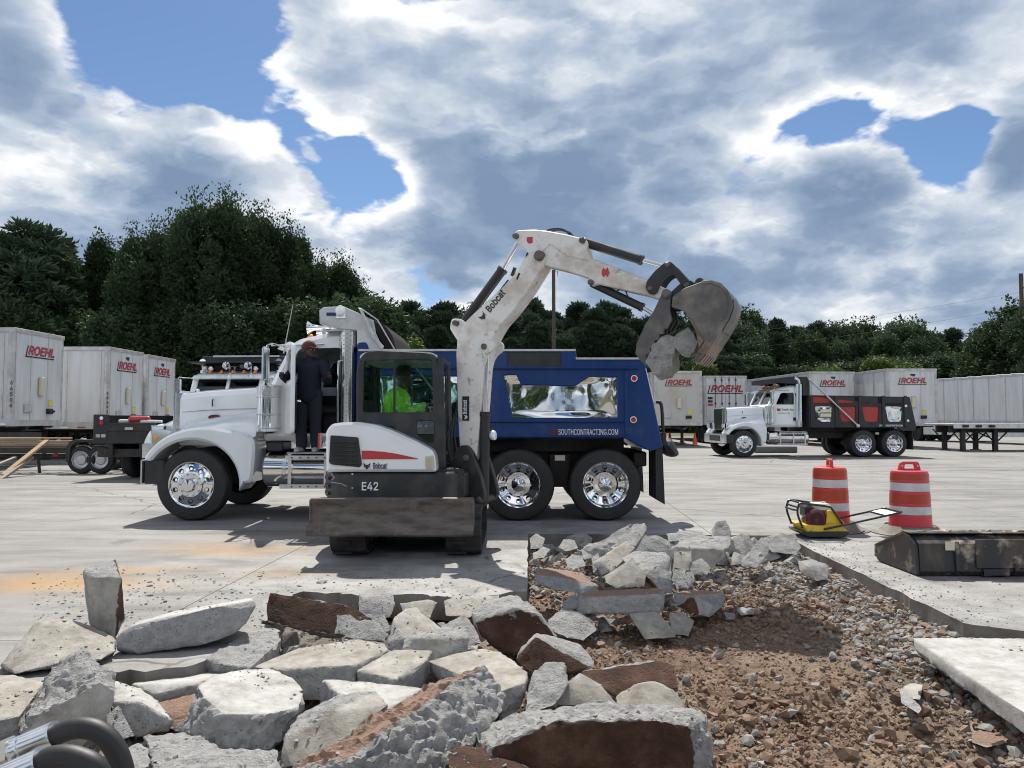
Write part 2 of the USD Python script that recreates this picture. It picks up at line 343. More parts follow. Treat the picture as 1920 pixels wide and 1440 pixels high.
MAT = dict(
    white=M('white_paint', (.74, .76, .78), .22, col2=(.62, .62, .6), nscale=2.5, lo=.5, hi=.85, coat=.5),
    hood=M('hood_paint', (.70, .73, .76), .12, col2=(.60, .63, .66), nscale=1.2, lo=.45, hi=.75, coat=.8, bump=.12, bscale=1.6, bdist=.05),
    boomw=M('worn_white_paint', (.66, .65, .63), .45, col2=(.36, .29, .22), nscale=2.6, lo=.5, hi=.74, col3=(.13, .08, .05), n3=7.0, lo3=.58, hi3=.72, bump=.15, bscale=30),
    blue=M('blue_paint', (.003, .030, .135), .3, col2=(.008, .036, .125), nscale=2.0, lo=.45, hi=.8, col3=(.05, .075, .14), n3=3.5, lo3=.58, hi3=.85, coat=.1, spec=.35, rvar=.15),
    black=M('black_paint', (.012, .013, .015), .35, col2=(.03, .028, .026), nscale=4, lo=.5, hi=.8, rvar=.2),
    chassis=M('dark_chassis', (.012, .012, .013), .6, col2=(.03, .026, .022), nscale=5),
    excb=M('charcoal_paint', (.015, .018, .02), .42, col2=(.05, .047, .043), nscale=4, lo=.47, hi=.75, col3=(.16, .15, .13), n3=6, lo3=.7, hi3=.74),
    rubber=M('tyre_rubber', (.014, .014, .015), .75, col2=(.035, .032, .03), nscale=6, lo=.5, hi=.8, bump=.2, bscale=40),
    track=M('track_rubber', (.022, .021, .02), .8, col2=(.07, .06, .05), nscale=6, lo=.5, hi=.75),
    chrome=M('chrome', (.80, .81, .83), .06, 1.0, bump=.02, bscale=3),
    chrome2=M('polished_aluminium', (.72, .73, .75), .16, 1.0, col2=(.55, .55, .56), nscale=6, bump=.02, bscale=8),
    mirror=M('mirror_steel', (.78, .77, .75), .035, 1.0),
    alu=M('dull_aluminium', (.55, .56, .57), .42, .7, col2=(.4, .4, .4), nscale=4),
    steel=M('worn_steel', (.125, .108, .096), .55, .4, col2=(.06, .05, .042), nscale=3.0, lo=.42, hi=.62, col3=(.17, .155, .14), n3=5, lo3=.58, hi3=.72, stretch=(1, 1, 4), bump=.1),
    bucket=M('bucket_steel', (.085, .083, .082), .55, .2, col2=(.20, .18, .155), nscale=3.5, lo=.5, hi=.72, bump=.1, bscale=25),
    lipsteel=M('scuffed_lip_steel', (.22, .18, .145), .5, .5, col2=(.12, .08, .05), nscale=8),
    rod=M('rod_chrome', (.75, .76, .78), .1, 1.0),
    red=M('red_paint', (.36, .03, .028), .3, col2=(.28, .03, .025), coat=.3),
    redlens=M('red_lens', (.35, .01, .01), .15, coat=.5),
    amber=M('amber_lens', (.85, .26, .02), .2, coat=.5),
    decalr=M('decal_red', (.42, .035, .045), .4), decalk=M('decal_black', (.018, .018, .02), .4), decalw=M('decal_white', (.72, .73, .75), .4), decalg=M('decal_grey', (.35, .35, .37), .4),
    dimred=M('decal_dark_red', (.11, .012, .012), .4), yellow=M('yellow_sticker', (.62, .5, .05), .5),
    trailer=M('trailer_white', (.55, .565, .58), .35, col2=(.43, .425, .41), nscale=1.3, lo=.42, hi=.75, stretch=(2.5, 2.5, .35)),
    trailerd=M('dirty_trailer_white', (0.440, 0.424, 0.400), .5, col2=(.38, .31, .24), nscale=.8, lo=.45, hi=.7, col3=(.66, .60, .47), n3=.7, lo3=.56, hi3=.68),
    rail=M('trailer_rail', (.5, .5, .5), .4, .5, col2=(.36, .35, .34), nscale=3),
    cream=M('cream_plastic', (.52, .48, .36), .5), lens=M('lamp_lens', (.75, .78, .8), .1, .3, coat=.6),
    perf=M('perforated_chrome', (.7, .7, .7), .18, 1.0),
    drumr=M('drum_orange_plastic', (.52, .035, .028), .42, col2=(.44, .035, .03), nscale=3), drumo=M('drum_orange_sheet', (.33, .045, .016), .35), drumw=M('drum_white_sheet', (.52, .53, .55), .35, col2=(.4, .4, .4), nscale=6),
    pink=M('drum_faded_pink', (.52, .04, .06), .45, col2=(.45, .04, .055)), base=M('recycled_rubber', (.13, .12, .105), .85, col2=(.25, .23, .2), nscale=9),
    yel=M('yellow_enamel', (.62, .42, .03), .4, col2=(.40, .27, .05), nscale=6, lo=.5, hi=.75, col3=(.1, .07, .04), n3=10, lo3=.64, hi3=.72), mar=M('maroon_plastic', (.09, .008, .018), .45), offw=M('offwhite_plastic', (.6, .57, .52), .45),
    bktback=M('scraped_black_steel', (.02, .02, .022), .45, col2=(.10, .075, .055), nscale=2.2, lo=.5, hi=.7, col3=(.33, .27, .21), n3=5, lo3=.54, hi3=.68, stretch=(1.5, 1, .6), bump=.15, rvar=.3),
    wood=M('pine_lumber', (.42, .30, .18), .7, col2=(.30, .20, .11), nscale=4, stretch=(.3, 4, 4)), woodg=M('weathered_lumber', (.30, .25, .2), .8, col2=(.19, .16, .13), nscale=4, stretch=(.3, 4, 4)),
    pole=M('pole_wood', (.07, .055, .045), .85, col2=(.04, .033, .03), nscale=3, stretch=(4, 4, .4)),
    tarp=M('brown_tarp', (.03, .025, .023), .85, spec=.1, bump=.4, bscale=6, bdist=.05),
    skin=M('skin_brown', (.055, .028, .02), .55), navy=M('navy_cotton', (.004, .006, .017), .9, bump=.3, bscale=15), denim=M('dark_denim', (.010, .016, .026), .9, bump=.3, bscale=15), shoe=M('shoe_grey', (.34, .34, .36), .6),
    capr=M('cap_red', (.085, .018, .015), .85), capk=M('cap_black', (.014, .014, .016), .8), hivis=M('hi_vis_green', (.36, .80, .03), .75, bump=.3, bscale=12), hair=M('hair_black', (.008, .007, .006), .8), glove=M('glove_yellow', (.42, .55, .12), .8), seat=M('seat_vinyl', (.015, .015, .016), .6), intr=M('cab_lining', (.30, .29, .27), .7), intd=M('dark_lining', (.02, .018, .018), .7),
    cone=M('cone_orange', (.62, .09, .03), .5), kerb=M('kerb_concrete', (0.154, 0.154, 0.154), .85, col2=(.14, .14, .14)),
    hose=M('hose_rubber', (.013, .013, .014), .55, bump=.05, bscale=60), brass=M('plated_fitting', (.58, .55, .45), .22, 1.0), wire=M('wire_black', (.02, .02, .02), .6),
    leaf_a=M('leaf_pear', (.048, .092, .038), .6, spec=.25, col2=(.07, .122, .045), nscale=.9, lo=.42, hi=.6, transl=.22, leafy=.5), leaf_p=M('leaf_pine', (.066, .108, .07), .75, spec=.15, col2=(.088, .138, .075), nscale=.9, lo=.42, hi=.6, transl=.12, leafy=.45),
    leaf_b=M('leaf_oak', (.068, .118, .058), .65, spec=.2, col2=(.09, .148, .06), nscale=.9, lo=.42, hi=.6, transl=.2, leafy=.45), leaf_y=M('leaf_bright', (.10, .16, .025), .55, col2=(.07, .12, .025), nscale=.5, transl=.25, rand=.15),  # oak and pine leaf colours paled, a tint standing in for distance haze
    bark=M('bark', (.06, .045, .035), .9, col2=(.03, .025, .02), nscale=5, stretch=(4, 4, 1)),
    glass=glass('clear_glass'), glassd=glass('tinted_glass', (.35, .42, .42)), glassg=glass('green_glass', (.80, .93, .89)),
)
# ---------------------------------------------------------------- the yard, the pit, far ground
YA = math.radians(2.8)
UU, VV, P0 = np.array([math.cos(YA), -math.sin(YA)]), np.array([math.sin(YA), math.cos(YA)]), np.array([.21, 10.1])
def y2w(a, b): return P0 + a * UU + b * VV
def w2y(x, y): d = np.array([x, y]) - P0; return d @ UU, d @ VV
def concrete_yard():
    stains = [(440, 1032, 1.5, .45), (400, 1022, 1.1, .3), (90, 1095, 1.6, .5), (150, 1075, 1.2, .35), (300, 1068, .9, .3), (520, 1075, 1.0, .3), (520, 1000, 1.2, .2)]
    N = dict(geo=('geometry', {}), p=('principled_bsdf', dict(roughness=.8, specular_ior_level=.35)), sep=('separate_xyz', {}))
    L = []
    N['rot'] = ('mapping', dict(rotation=(0, 0, -.06), scale=(.55, 1.9, 1))); L.append(('geo.position', 'rot.vector'))
    N['streak'] = ('noise_texture', dict(scale=1.0, detail=9.0, roughness=.68, distortion=.5)); L.append(('rot.vector', 'streak.vector'))
    N['blot'] = ('noise_texture', dict(scale=.23, detail=5.0, roughness=.55)); L.append(('geo.position', 'blot.vector'))
    N['fine'] = ('noise_texture', dict(scale=34.0, detail=5.0, roughness=.7)); L.append(('geo.position', 'fine.vector'))
    N['ramp'] = ('rgb_ramp', dict(ramp=[(.24, (.085, .082, .078)), (.38, (.150, .146, .139)), (.52, (.205, .201, .193)), (.66, (.25, .246, .237)), (.8, (.29, .286, .277))]))
    N['bm'] = ('math', dict(math_type='multiply_add', value2=.45, value3=-.225)); L.append(('blot.fac', 'bm.value1'))
    N['sum'] = ('math', dict(math_type='add')); L += [('streak.fac', 'sum.value1'), ('bm.value', 'sum.value2'), ('sum.value', 'ramp.fac')]
    N['fm'] = ('map_range', dict(from_min=.3, from_max=.7, to_min=.86, to_max=1.12, clamp=True)); L.append(('fine.fac', 'fm.value'))
    N['mul'] = ('mix_color', dict(blend_type='multiply', fac=1.0)); L += [('ramp.color', 'mul.a'), ('fm.result', 'mul.b')]
    # oil drips and tyre arcs
    N['map2'] = ('mapping', dict(rotation=(0, 0, .35), scale=(.12, 1.6, 1))); L.append(('geo.position', 'map2.vector'))
    N['arc'] = ('noise_texture', dict(scale=.55, detail=4.0, roughness=.5, distortion=1.2)); L.append(('map2.vector', 'arc.vector'))
    N['am'] = ('map_range', dict(from_min=.60, from_max=.70, to_min=0, to_max=.42, clamp=True)); L.append(('arc.fac', 'am.value'))
    N['ad'] = ('mix_color', dict(b=(.095, .09, .083))); L += [('am.result', 'ad.fac'), ('mul.result', 'ad.a')]
    # shrinkage cracks
    N['vw'] = ('noise_texture', dict(scale=.9, detail=4.0)); L.append(('geo.position', 'vw.vector'))
    N['va'] = ('vector_math', dict(math_type='multiply_add', vector2=(.9, .9, 0))); L += [('vw.color', 'va.vector1'), ('geo.position', 'va.vector3')]
    N['vor'] = ('voronoi_texture', dict(feature='distance_to_edge', scale=.17)); L.append(('va.vector', 'vor.vector'))
    N['vm'] = ('map_range', dict(from_min=.0016, from_max=.0042, to_min=.75, to_max=0, clamp=True)); L.append(('vor.distance', 'vm.value'))
    N['cr'] = ('mix_color', dict(b=(.06, .055, .05))); L += [('vm.result', 'cr.fac'), ('ad.result', 'cr.a')]
    N['os'] = ('noise_texture', dict(scale=.9, detail=3.0, roughness=.4)); L.append(('geo.position', 'os.vector'))
    N['oq'] = ('map_range', dict(from_min=.70, from_max=.75, to_min=0, to_max=.5, clamp=True)); L.append(('os.fac', 'oq.value'))
    N['ol'] = ('mix_color', dict(b=(.07, .067, .062))); L += [('oq.result', 'ol.fac'), ('cr.result', 'ol.a')]
    prev = 'ol.result'
    # orange clay tracked across the slab in a few places
    for i, (px, py, r, w) in enumerate(stains):
        g = gp(px, py)
        N[f'c{i}'] = ('vector_math', dict(math_type='subtract', vector2=(g[0], g[1], 0))); L.append(('geo.position', f'c{i}.vector1'))
        N[f's{i}'] = ('vector_math', dict(math_type='multiply', vector2=(.75, 1.9, 0))); L.append((f'c{i}.vector', f's{i}.vector1'))
        N[f'l{i}'] = ('vector_math', dict(math_type='length')); L.append((f's{i}.vector', f'l{i}.vector1'))
        N[f'q{i}'] = ('map_range', dict(range_type='smoothstep', from_min=0, from_max=r, to_min=w + .45, to_max=0.0)); L.append((f'l{i}.value', f'q{i}.value'))
        N[f'z{i}'] = ('math', dict(math_type='multiply_add', value2=2.6, value3=-1.35)); L.append(('streak.fac', f'z{i}.value1'))
        N[f'y{i}'] = ('math', dict(math_type='add')); L += [(f'z{i}.value', f'y{i}.value1'), (f'q{i}.result', f'y{i}.value2')]
        N[f'k{i}'] = ('math', dict(math_type='multiply', use_clamp=True)); L += [(f'y{i}.value', f'k{i}.value1'), (f'q{i}.result', f'k{i}.value2')]
        N[f'x{i}'] = ('mix_color', dict(b=(.30, .185, .08))); L += [(f'k{i}.value', f'x{i}.fac'), (prev, f'x{i}.a')]
        prev = f'x{i}.result'
    # pale demolition dust round the pit
    g = y2w(1.0, -3.0)
    N['dc'] = ('vector_math', dict(math_type='subtract', vector2=(g[0], g[1], 0))); L.append(('geo.position', 'dc.vector1'))
    N['dl'] = ('vector_math', dict(math_type='length')); L.append(('dc.vector', 'dl.vector1'))
    N['dm'] = ('map_range', dict(from_min=2.0, from_max=6.0, to_min=1, to_max=0, clamp=True)); L.append(('dl.value', 'dm.value'))
    N['dn'] = ('noise_texture', dict(scale=1.6, detail=8.0, roughness=.7)); L.append(('geo.position', 'dn.vector'))
    N['dq'] = ('map_range', dict(from_min=.42, from_max=.62, clamp=True)); L.append(('dn.fac', 'dq.value'))
    N['dp'] = ('math', dict(math_type='multiply')); L += [('dm.result', 'dp.value1'), ('dq.result', 'dp.value2')]
    N['dd'] = ('math', dict(math_type='multiply', value2=.75)); L.append(('dp.value', 'dd.value1'))
    N['dx'] = ('mix_color', dict(b=(.38, .375, .367))); L += [('dd.value', 'dx.fac'), (prev, 'dx.a')]
    # the sawn and broken slab edges: raw, clay-smeared concrete, colour darkened for shade
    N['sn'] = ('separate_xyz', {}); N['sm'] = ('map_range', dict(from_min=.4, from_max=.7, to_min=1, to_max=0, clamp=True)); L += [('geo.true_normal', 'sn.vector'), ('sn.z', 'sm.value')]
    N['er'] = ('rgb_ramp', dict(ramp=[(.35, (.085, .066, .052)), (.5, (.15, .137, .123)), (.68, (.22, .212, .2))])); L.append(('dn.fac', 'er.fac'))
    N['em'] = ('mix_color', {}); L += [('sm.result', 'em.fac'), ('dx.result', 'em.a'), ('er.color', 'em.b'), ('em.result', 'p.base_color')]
    N['bp'] = ('bump', dict(strength=.35, distance=.012)); L += [('fine.fac', 'bp.height'), ('bp.normal', 'p.normal')]
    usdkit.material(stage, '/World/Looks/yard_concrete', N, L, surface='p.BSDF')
concrete_yard()
YARD = '/World/Looks/yard_concrete'
rng = np.random.default_rng(5)
def jag(pts, step=.06, amp=.03, seed=1):
    p = np.asarray(pts, float); o = []
    r = np.random.default_rng(seed)
    for a, b in zip(p[:-1], p[1:]):
        k = max(1, int(np.linalg.norm(b - a) / step)); nrm = np.array([-(b - a)[1], (b - a)[0]]) / (np.linalg.norm(b - a) + 1e-9)
        for t in np.arange(k) / k:
            q = a + (b - a) * t; o.append(q + nrm * amp * (2 * meshkit.fbm(np.array([q[0] * 4, q[1] * 4, seed * 7.3]), 4) - 1) * 1.6)
    return o + [p[-1]]
# outline of the broken-out area, in world xy
_left = [gp(*q)[:2] for q in ((988, 1104), (935, 1112), (860, 1122), (800, 1116), (720, 1112), (640, 1118), (560, 1112), (520, 1150), (500, 1195), (420, 1232), (310, 1252), (225, 1258), (90, 1268), (-60, 1275), (-400, 1330))]
_right = [y2w(3.28, 0), y2w(3.28, -1.2), gp(1806, 1168)[:2]]
_front = [gp(1806, 1168)[:2], gp(1925, 1188)[:2] + np.array([.1, 0]), np.array([7.0, 5.25]), np.array([7.0, .5]), np.array([-7.0, .5]), np.array([-7.0, _left[-1][1]])]
hole_ring = [y2w(0, -.005), y2w(3.28, -.005)][:1] + jag([y2w(0, 0), y2w(3.28, 0)], amp=.008, seed=2)[1:] + jag(_right, amp=.02, seed=3)[1:] + jag(_front[:3], amp=.02, seed=4)[1:] + _front[3:-1] + jag(_left[::-1], step=.045, amp=.17, seed=5) + jag([_left[0], y2w(0, 0)], amp=.012, seed=6)[1:-1]
HOLE = Polygon(hole_ring).buffer(0)
PITC = M('cut_face', (.16, .155, .147), .9, col2=(.09, .085, .08), nscale=9, bump=.5, bscale=30)
slab_yard = thing('concrete_yard', None, None, kind='structure')
J = .004
def poly3(pg, z0, z1, bev=.006):
    ms = []
    for g in (pg.geoms if hasattr(pg, 'geoms') else [pg]):
        if g.area < .01: continue
        ms.append(prism(list(g.exterior.coords)[:-1], z0, z1, 0, holes=[list(h.coords)[:-1] for h in g.interiors], plane='xy'))
    return ms
for i in range(-9, 10):
    for j in range(-2, 11):
        a0, b0 = 2.38 + 5 * (i - 1), 5 * j
        if i == 0 and j < 0: pass
        pg = Polygon([y2w(a0 + J, b0 + J), y2w(a0 + 5 - J, b0 + J), y2w(a0 + 5 - J, b0 + 5 - J), y2w(a0 + J, b0 + 5 - J)])
        c = pg.centroid
        if c.y < -2 or abs(c.x) > 4 + .9 * c.y + 4: continue
        if j == -2 and abs(c.x) > 12: continue
        pg = pg.difference(HOLE)
        ms = poly3(pg, -.2, 0.0)
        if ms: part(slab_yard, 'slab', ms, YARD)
# the same paving goes on, too far for its joints to tell
far = Polygon([(-75, -20), (75, -20), (75, 62), (-75, 62)])
near = unary_union([Polygon([y2w(2.38 + 5 * (i - 1) , 5 * j), y2w(2.38 + 5 * i, 5 * j), y2w(2.38 + 5 * i, 5 * j + 5), y2w(2.38 + 5 * (i - 1), 5 * j + 5)]) for i in range(-9, 10) for j in range(-2, 11)
   if not ((lambda c: c[1] < -2 or abs(c[0]) > 8 + .9 * c[1] or (j == -2 and abs(c[0]) > 12))(y2w(2.38 + 5 * (i - .5), 5 * j + 2.5)))])
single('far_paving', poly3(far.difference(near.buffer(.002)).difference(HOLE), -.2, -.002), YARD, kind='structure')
single('ground', poly3(Polygon([(-900, 61.9), (900, 61.9), (900, 1500), (-900, 1500)]), -.3, -.05) + poly3(Polygon([(-900, -60), (-74.9, -60), (-74.9, 62), (-900, 62)]), -.3, -.05) + poly3(Polygon([(74.9, -60), (900, -60), (900, 62), (74.9, 62)]), -.3, -.05) + poly3(Polygon([(-75, -60), (75, -60), (75, -19.9), (-75, -19.9)]), -.3, -.05),
       M('grassy_earth', (.05, .06, .025), .95, col2=(.09, .075, .045), nscale=.3), kind='structure')
# pit floor
def pit_z(x, y):
    d = np.stack([x, y], -1) - P0; a, b = d @ UU, d @ VV
    p = np.stack([x, y, np.zeros_like(x)], -1)
    z = -.235 + .06 * (meshkit.fbm(p * .9 + 3, 3, 2) - .5)
    lump = meshkit.fbm(p * 3.2, 5, 4); z = z + .13 * (lump - .5)
    f = meshkit.fbm(p * 13, 4, 9); z = z + .06 * (f - .5)
    edge = np.clip(1 - (3.28 - a) / .95, 0, 1); z = z + .10 * edge ** 1.3 * (b > -5.5)                       # spoil against the right-hand cut
    clod = np.exp(-(((a - 2.1) / .75) ** 2 + ((b + 3.35) / .42) ** 2)); z = z + clod * (.04 + .30 * np.clip(meshkit.fbm(p * 5.5, 4, 21) - .45, 0, 1))
    rough = np.exp(-(((a - 2.0) / 1.0) ** 2 + ((b + 5.6) / .5) ** 2)); z = z + rough * .10 * (meshkit.fbm(p * 6.5, 4, 31) - .5)
    smooth = np.exp(-(((a - 2.0) / .55) ** 2 + ((b + 4.45) / .45) ** 2)); z = z * (1 - .55 * smooth) + (-.235) * .55 * smooth
    pile = np.exp(-(((a - 1.35) / 1.0) ** 2 + ((b + 1.5) / .8) ** 2)); z = z + .17 * pile
    back = np.clip(1 + b / .5, 0, 1); z = z + .05 * back
    left = np.clip((-.2 - a) / .5, 0, 1); z = z - .0 * left
    return z
def grid(x0, x1, y0, y1, s):
    xs, ys = np.arange(x0, x1 + s, s), np.arange(y0, y1 + s, s)
    X, Y = np.meshgrid(xs, ys); Z = pit_z(X.ravel(), Y.ravel())
    v = np.stack([X.ravel(), Y.ravel(), Z], 1); w, h = len(xs), len(ys)
    k = (np.arange(h - 1)[:, None] * w + np.arange(w - 1)).ravel()
    return TM(v, np.concatenate([np.stack([k, k + 1, k + w + 1], 1), np.stack([k, k + w + 1, k + w], 1)]), process=False)
def dirt_material():
    N = dict(geo=('geometry', {}), p=('principled_bsdf', dict(roughness=.95, specular_ior_level=.2))); L = []
    N['n1'] = ('noise_texture', dict(scale=1.1, detail=6.0, roughness=.6)); N['n2'] = ('noise_texture', dict(scale=7.0, detail=8.0, roughness=.7)); N['n3'] = ('noise_texture', dict(scale=60.0, detail=4.0, roughness=.7))
    for k in ('n1', 'n2', 'n3'): L.append(('geo.position', k + '.vector'))
    N['r1'] = ('rgb_ramp', dict(ramp=[(.3, (.07, .040, .027)), (.44, (.128, .082, .056)), (.54, (.205, .150, .108)), (.68, (.285, .228, .175))]))
    N['a'] = ('math', dict(math_type='multiply_add', value2=.55)); N['b'] = ('math', dict(math_type='multiply', value2=.45)); L += [('n2.fac', 'b.value1'), ('n1.fac', 'a.value1'), ('b.value', 'a.value3'), ('a.value', 'r1.fac')]
    N['f'] = ('map_range', dict(from_min=.3, from_max=.7, to_min=.72, to_max=1.25)); L.append(('n3.fac', 'f.value'))
    N['m'] = ('mix_color', dict(blend_type='multiply', fac=1.0)); L += [('r1.color', 'm.a'), ('f.result', 'm.b')]
    # crushed grey concrete fines towards the right-hand cut and the pile
    N['s'] = ('separate_xyz', {}); L.append(('geo.position', 's.vector'))
    N['gx'] = ('map_range', dict(from_min=2.0, from_max=3.1, to_min=0, to_max=.55, clamp=True)); L.append(('s.x', 'gx.value'))
    N['gn'] = ('noise_texture', dict(scale=2.6, detail=6.0, roughness=.65)); L.append(('geo.position', 'gn.vector'))
    N['gw'] = ('map_range', dict(from_min=-.1, from_max=-.9, to_min=0, to_max=.5, clamp=True)); N['gz'] = ('math', dict(math_type='add')); L += [('s.x', 'gw.value'), ('gw.result', 'gz.value1'), ('gx.result', 'gz.value2')]
    N['ga'] = ('math', dict(math_type='add')); L += [('gz.value', 'ga.value1'), ('gn.fac', 'ga.value2')]
    N['gm'] = ('map_range', dict(from_min=.58, from_max=.95, to_min=0, to_max=.9, clamp=True)); L.append(('ga.value', 'gm.value'))
    N['g'] = ('mix_color', dict(b=(.17, .152, .133))); L += [('gm.result', 'g.fac'), ('m.result', 'g.a'), ('g.result', 'p.base_color')]
    N['bp'] = ('bump', dict(strength=.7, distance=.02)); L += [('n3.fac', 'bp.height'), ('bp.normal', 'p.normal')]
    usdkit.material(stage, '/World/Looks/clay_dirt', N, L, surface='p.BSDF')
dirt_material()
single('excavated_earth', grid(-1.2, 4.2, 3.0, 10.3, .022), '/World/Looks/clay_dirt', kind='structure')
single('excavated_earth', grid(-7.2, -1.22, .4, 8.0, .06), '/World/Looks/clay_dirt', kind='structure')
single('excavated_earth', grid(-1.2, 7.2, .4, 2.97, .06), '/World/Looks/clay_dirt', kind='structure')
# ---------------------------------------------------------------- trees
def leaves(pts, dirs, size, r, aspect=.55):
    """One leaf (two triangles, folded a little) at every point."""
    n = len(pts); d = r.normal(size=(n, 3)); d /= np.linalg.norm(d, axis=1, keepdims=True)
    d = d * .8 + dirs; d /= np.linalg.norm(d, axis=1, keepdims=True)
    s = np.cross(d, r.normal(size=(n, 3))); s /= np.linalg.norm(s, axis=1, keepdims=True) + 1e-9
    L = size * r.uniform(.6, 1.3, n)[:, None]; W = L * aspect
    up = np.cross(d, s) * L * .15
    v = np.stack([pts, pts + d * L * .5 + s * W * .5 + up, pts + d * L, pts + d * L * .5 - s * W * .5 + up], 1).reshape(-1, 3)
    k = np.arange(n)[:, None] * 4
    return TM(v, np.concatenate([k + [0, 1, 2], k + [0, 2, 3]]), process=False)
def limbs(h, r0, tips, r, base=0):
    ms = [tube([(0, 0, base - .2), (r.uniform(-.1, .1), 0, h * .35), (0, r.uniform(-.15, .15), h * .7), (0, 0, h * .95)], [r0, r0 * .8, r0 * .5, r0 * .12], 8, 4)]
    return ms + [tube([(0, 0, t[2] * .55), (t[0] * .45, t[1] * .45, t[2] * .75), tuple(t)], [r0 * .35, r0 * .22, r0 * .06], 5, 3) for t in tips]
def broadleaf(seed, h, w, nclump, nleaf, size, kind='oval', upright=.4, zb=.12):
    r = np.random.default_rng(seed); C, R = [], []
    for i in range(nclump):
        t = r.uniform(0, 1) ** .75; z = h * (zb + (1 - zb) * t)
        if kind == 'oval': rad = w * math.sqrt(max(.03, 1 - (max(0, t - .35) / .68) ** 2.2)) * min(1, .55 + t * 1.6)
        else: rad = w * (1 - t) ** .6 * min(1, t * 6 + .4)
        a = r.uniform(0, 2 * PI); q = rad * math.sqrt(r.uniform(.15, 1.0)); q = min(q, rad * .92)
        C.append((q * math.cos(a), q * math.sin(a), z)); R.append(w * r.uniform(.16, .34) * (1 - .35 * t))
    C, R = np.array(C), np.array(R)
    idx = r.integers(0, nclump, nleaf); u = r.normal(size=(nleaf, 3)); u /= np.linalg.norm(u, axis=1, keepdims=True)
    p = C[idx] + u * (R[idx] * r.uniform(.35, 1.0, nleaf) ** .5)[:, None] * np.array([1, 1, 1.25])
    sprig = r.integers(0, nclump, nleaf // 14); base = C[sprig] + np.column_stack([r.normal(size=(len(sprig), 2)) * .25 * R[sprig][:, None], R[sprig]])
    q = base + np.column_stack([r.normal(size=(len(sprig), 2)) * .12, r.uniform(0, 1, len(sprig)) * w * .32])
    p = np.concatenate([p, q]); dirs = np.concatenate([u * .5 + [0, 0, upright], np.tile([0, 0, .8], (len(q), 1))])
    keep = p[:, 2] > .15
    return leaves(p[keep], dirs[keep], size, r), C[r.integers(0, nclump, 14)]
def pine(seed, h, w, nclump, per, size, z0=.35):
    r = np.random.default_rng(seed); P, D, tips = [], [], []
    for i in range(nclump):
        t = r.uniform(0, 1); z = h * (z0 + (1 - z0) * t); rad = w * (1 - t ** 1.7) ** .6 * r.uniform(.25, 1) + .15; a = r.uniform(0, 2 * PI)
        c = np.array([rad * math.cos(a), rad * math.sin(a), z]); tips.append(c)
        u = r.normal(size=(per, 3)); u /= np.linalg.norm(u, axis=1, keepdims=True)
        R = w * r.uniform(.13, .24)
        P.append(c + u * R * r.uniform(.3, 1, per)[:, None] * [1, 1, .8]); D.append(u + [0, 0, .5])
    P, D = np.concatenate(P), np.concatenate(D)
    return leaves(P, D, size, r, .28), np.array(tips)[r.integers(0, len(tips), 16)]
def make_tree(name, label, crown, tips, h, r0, leaf, loc, rz, sc, group=None, cat='tree', seed=1):
    T = thing(name, label, cat, loc, rz, group, sc=sc)
    part(T, 'trunk', limbs(h, r0, tips, np.random.default_rng(seed)), MAT['bark'], world=False, smooth=40)
    part(T, 'crown', crown, leaf, world=False)
    return T
def px_tree(px, top, Y): p = at(px, top, Y); return (p[0], Y, 0), p[2]
# big pear trees on the left, behind the trailers
PT = []
pears = [(400, 350, 49, 'tallest rounded dark pear tree behind the left trailers'), (300, 408, 48, 'dark pear tree just left of the tallest tree, behind the second trailer'), (190, 428, 50, 'narrow pointed dark tree behind the nearest left trailer'),
         (498, 392, 50, 'dark pear tree just right of the tallest tree'), (560, 425, 51, 'dark tree with a notched top above the white truck cab'), (618, 468, 53, 'sloping dark tree above the aluminium cab guard'), (665, 540, 55, 'shortest dark tree at the right end of the left clump'),
         (250, 448, 53, 'dark tree filling the gap left of the pear trees'), (130, 470, 47, 'leafy tree between the pine and the pointed dark tree'), (448, 372, 52, 'dark tree behind the shoulder of the tallest tree'), (350, 395, 52, 'dark tree behind the left shoulder of the tallest tree')]
crownA, tipsA = broadleaf(11, 10, 3.0, 150, 64000, .16, 'oval', .5, .05)
crownB, tipsB = broadleaf(12, 10, 2.2, 130, 46000, .16, 'cone', .7, .05)
TOPZ = [np.percentile(c.vertices[:, 2], 99.6) for c in (crownA, crownB)]
for i, (px, top, Y, lab) in enumerate(pears):
    loc, z = px_tree(px, top, Y); k = 1 if i in (2, 4, 8) else 0
    s = .93 * z / TOPZ[k]; sw = s * (.95 if k == 0 else 1.0) * (1.0 if i else 1.05)
    src = [t for t in PT if t[1] == k]
    if not src: T = make_tree('pear_tree', lab, (crownA, crownB)[k], (tipsA, tipsB)[k], 10, .22, MAT['leaf_a'], loc, i * 1.3, (sw, sw, s))
    else: T = dup(src[0][0], loc, i * 1.3, (sw, sw, s), lab)
    PT.append((T, k))
cp, tp = zip(*[pine(30 + k, 10, 2.3, 110, 130, .34, z0) for k, z0 in enumerate((.2, .3, .25))])
cb, tb = zip(*[broadleaf(40 + k, 10, w, 110, 16000, .30, 'oval', .3, .04) for k, w in enumerate((3.0, 2.6))])
FT = {}
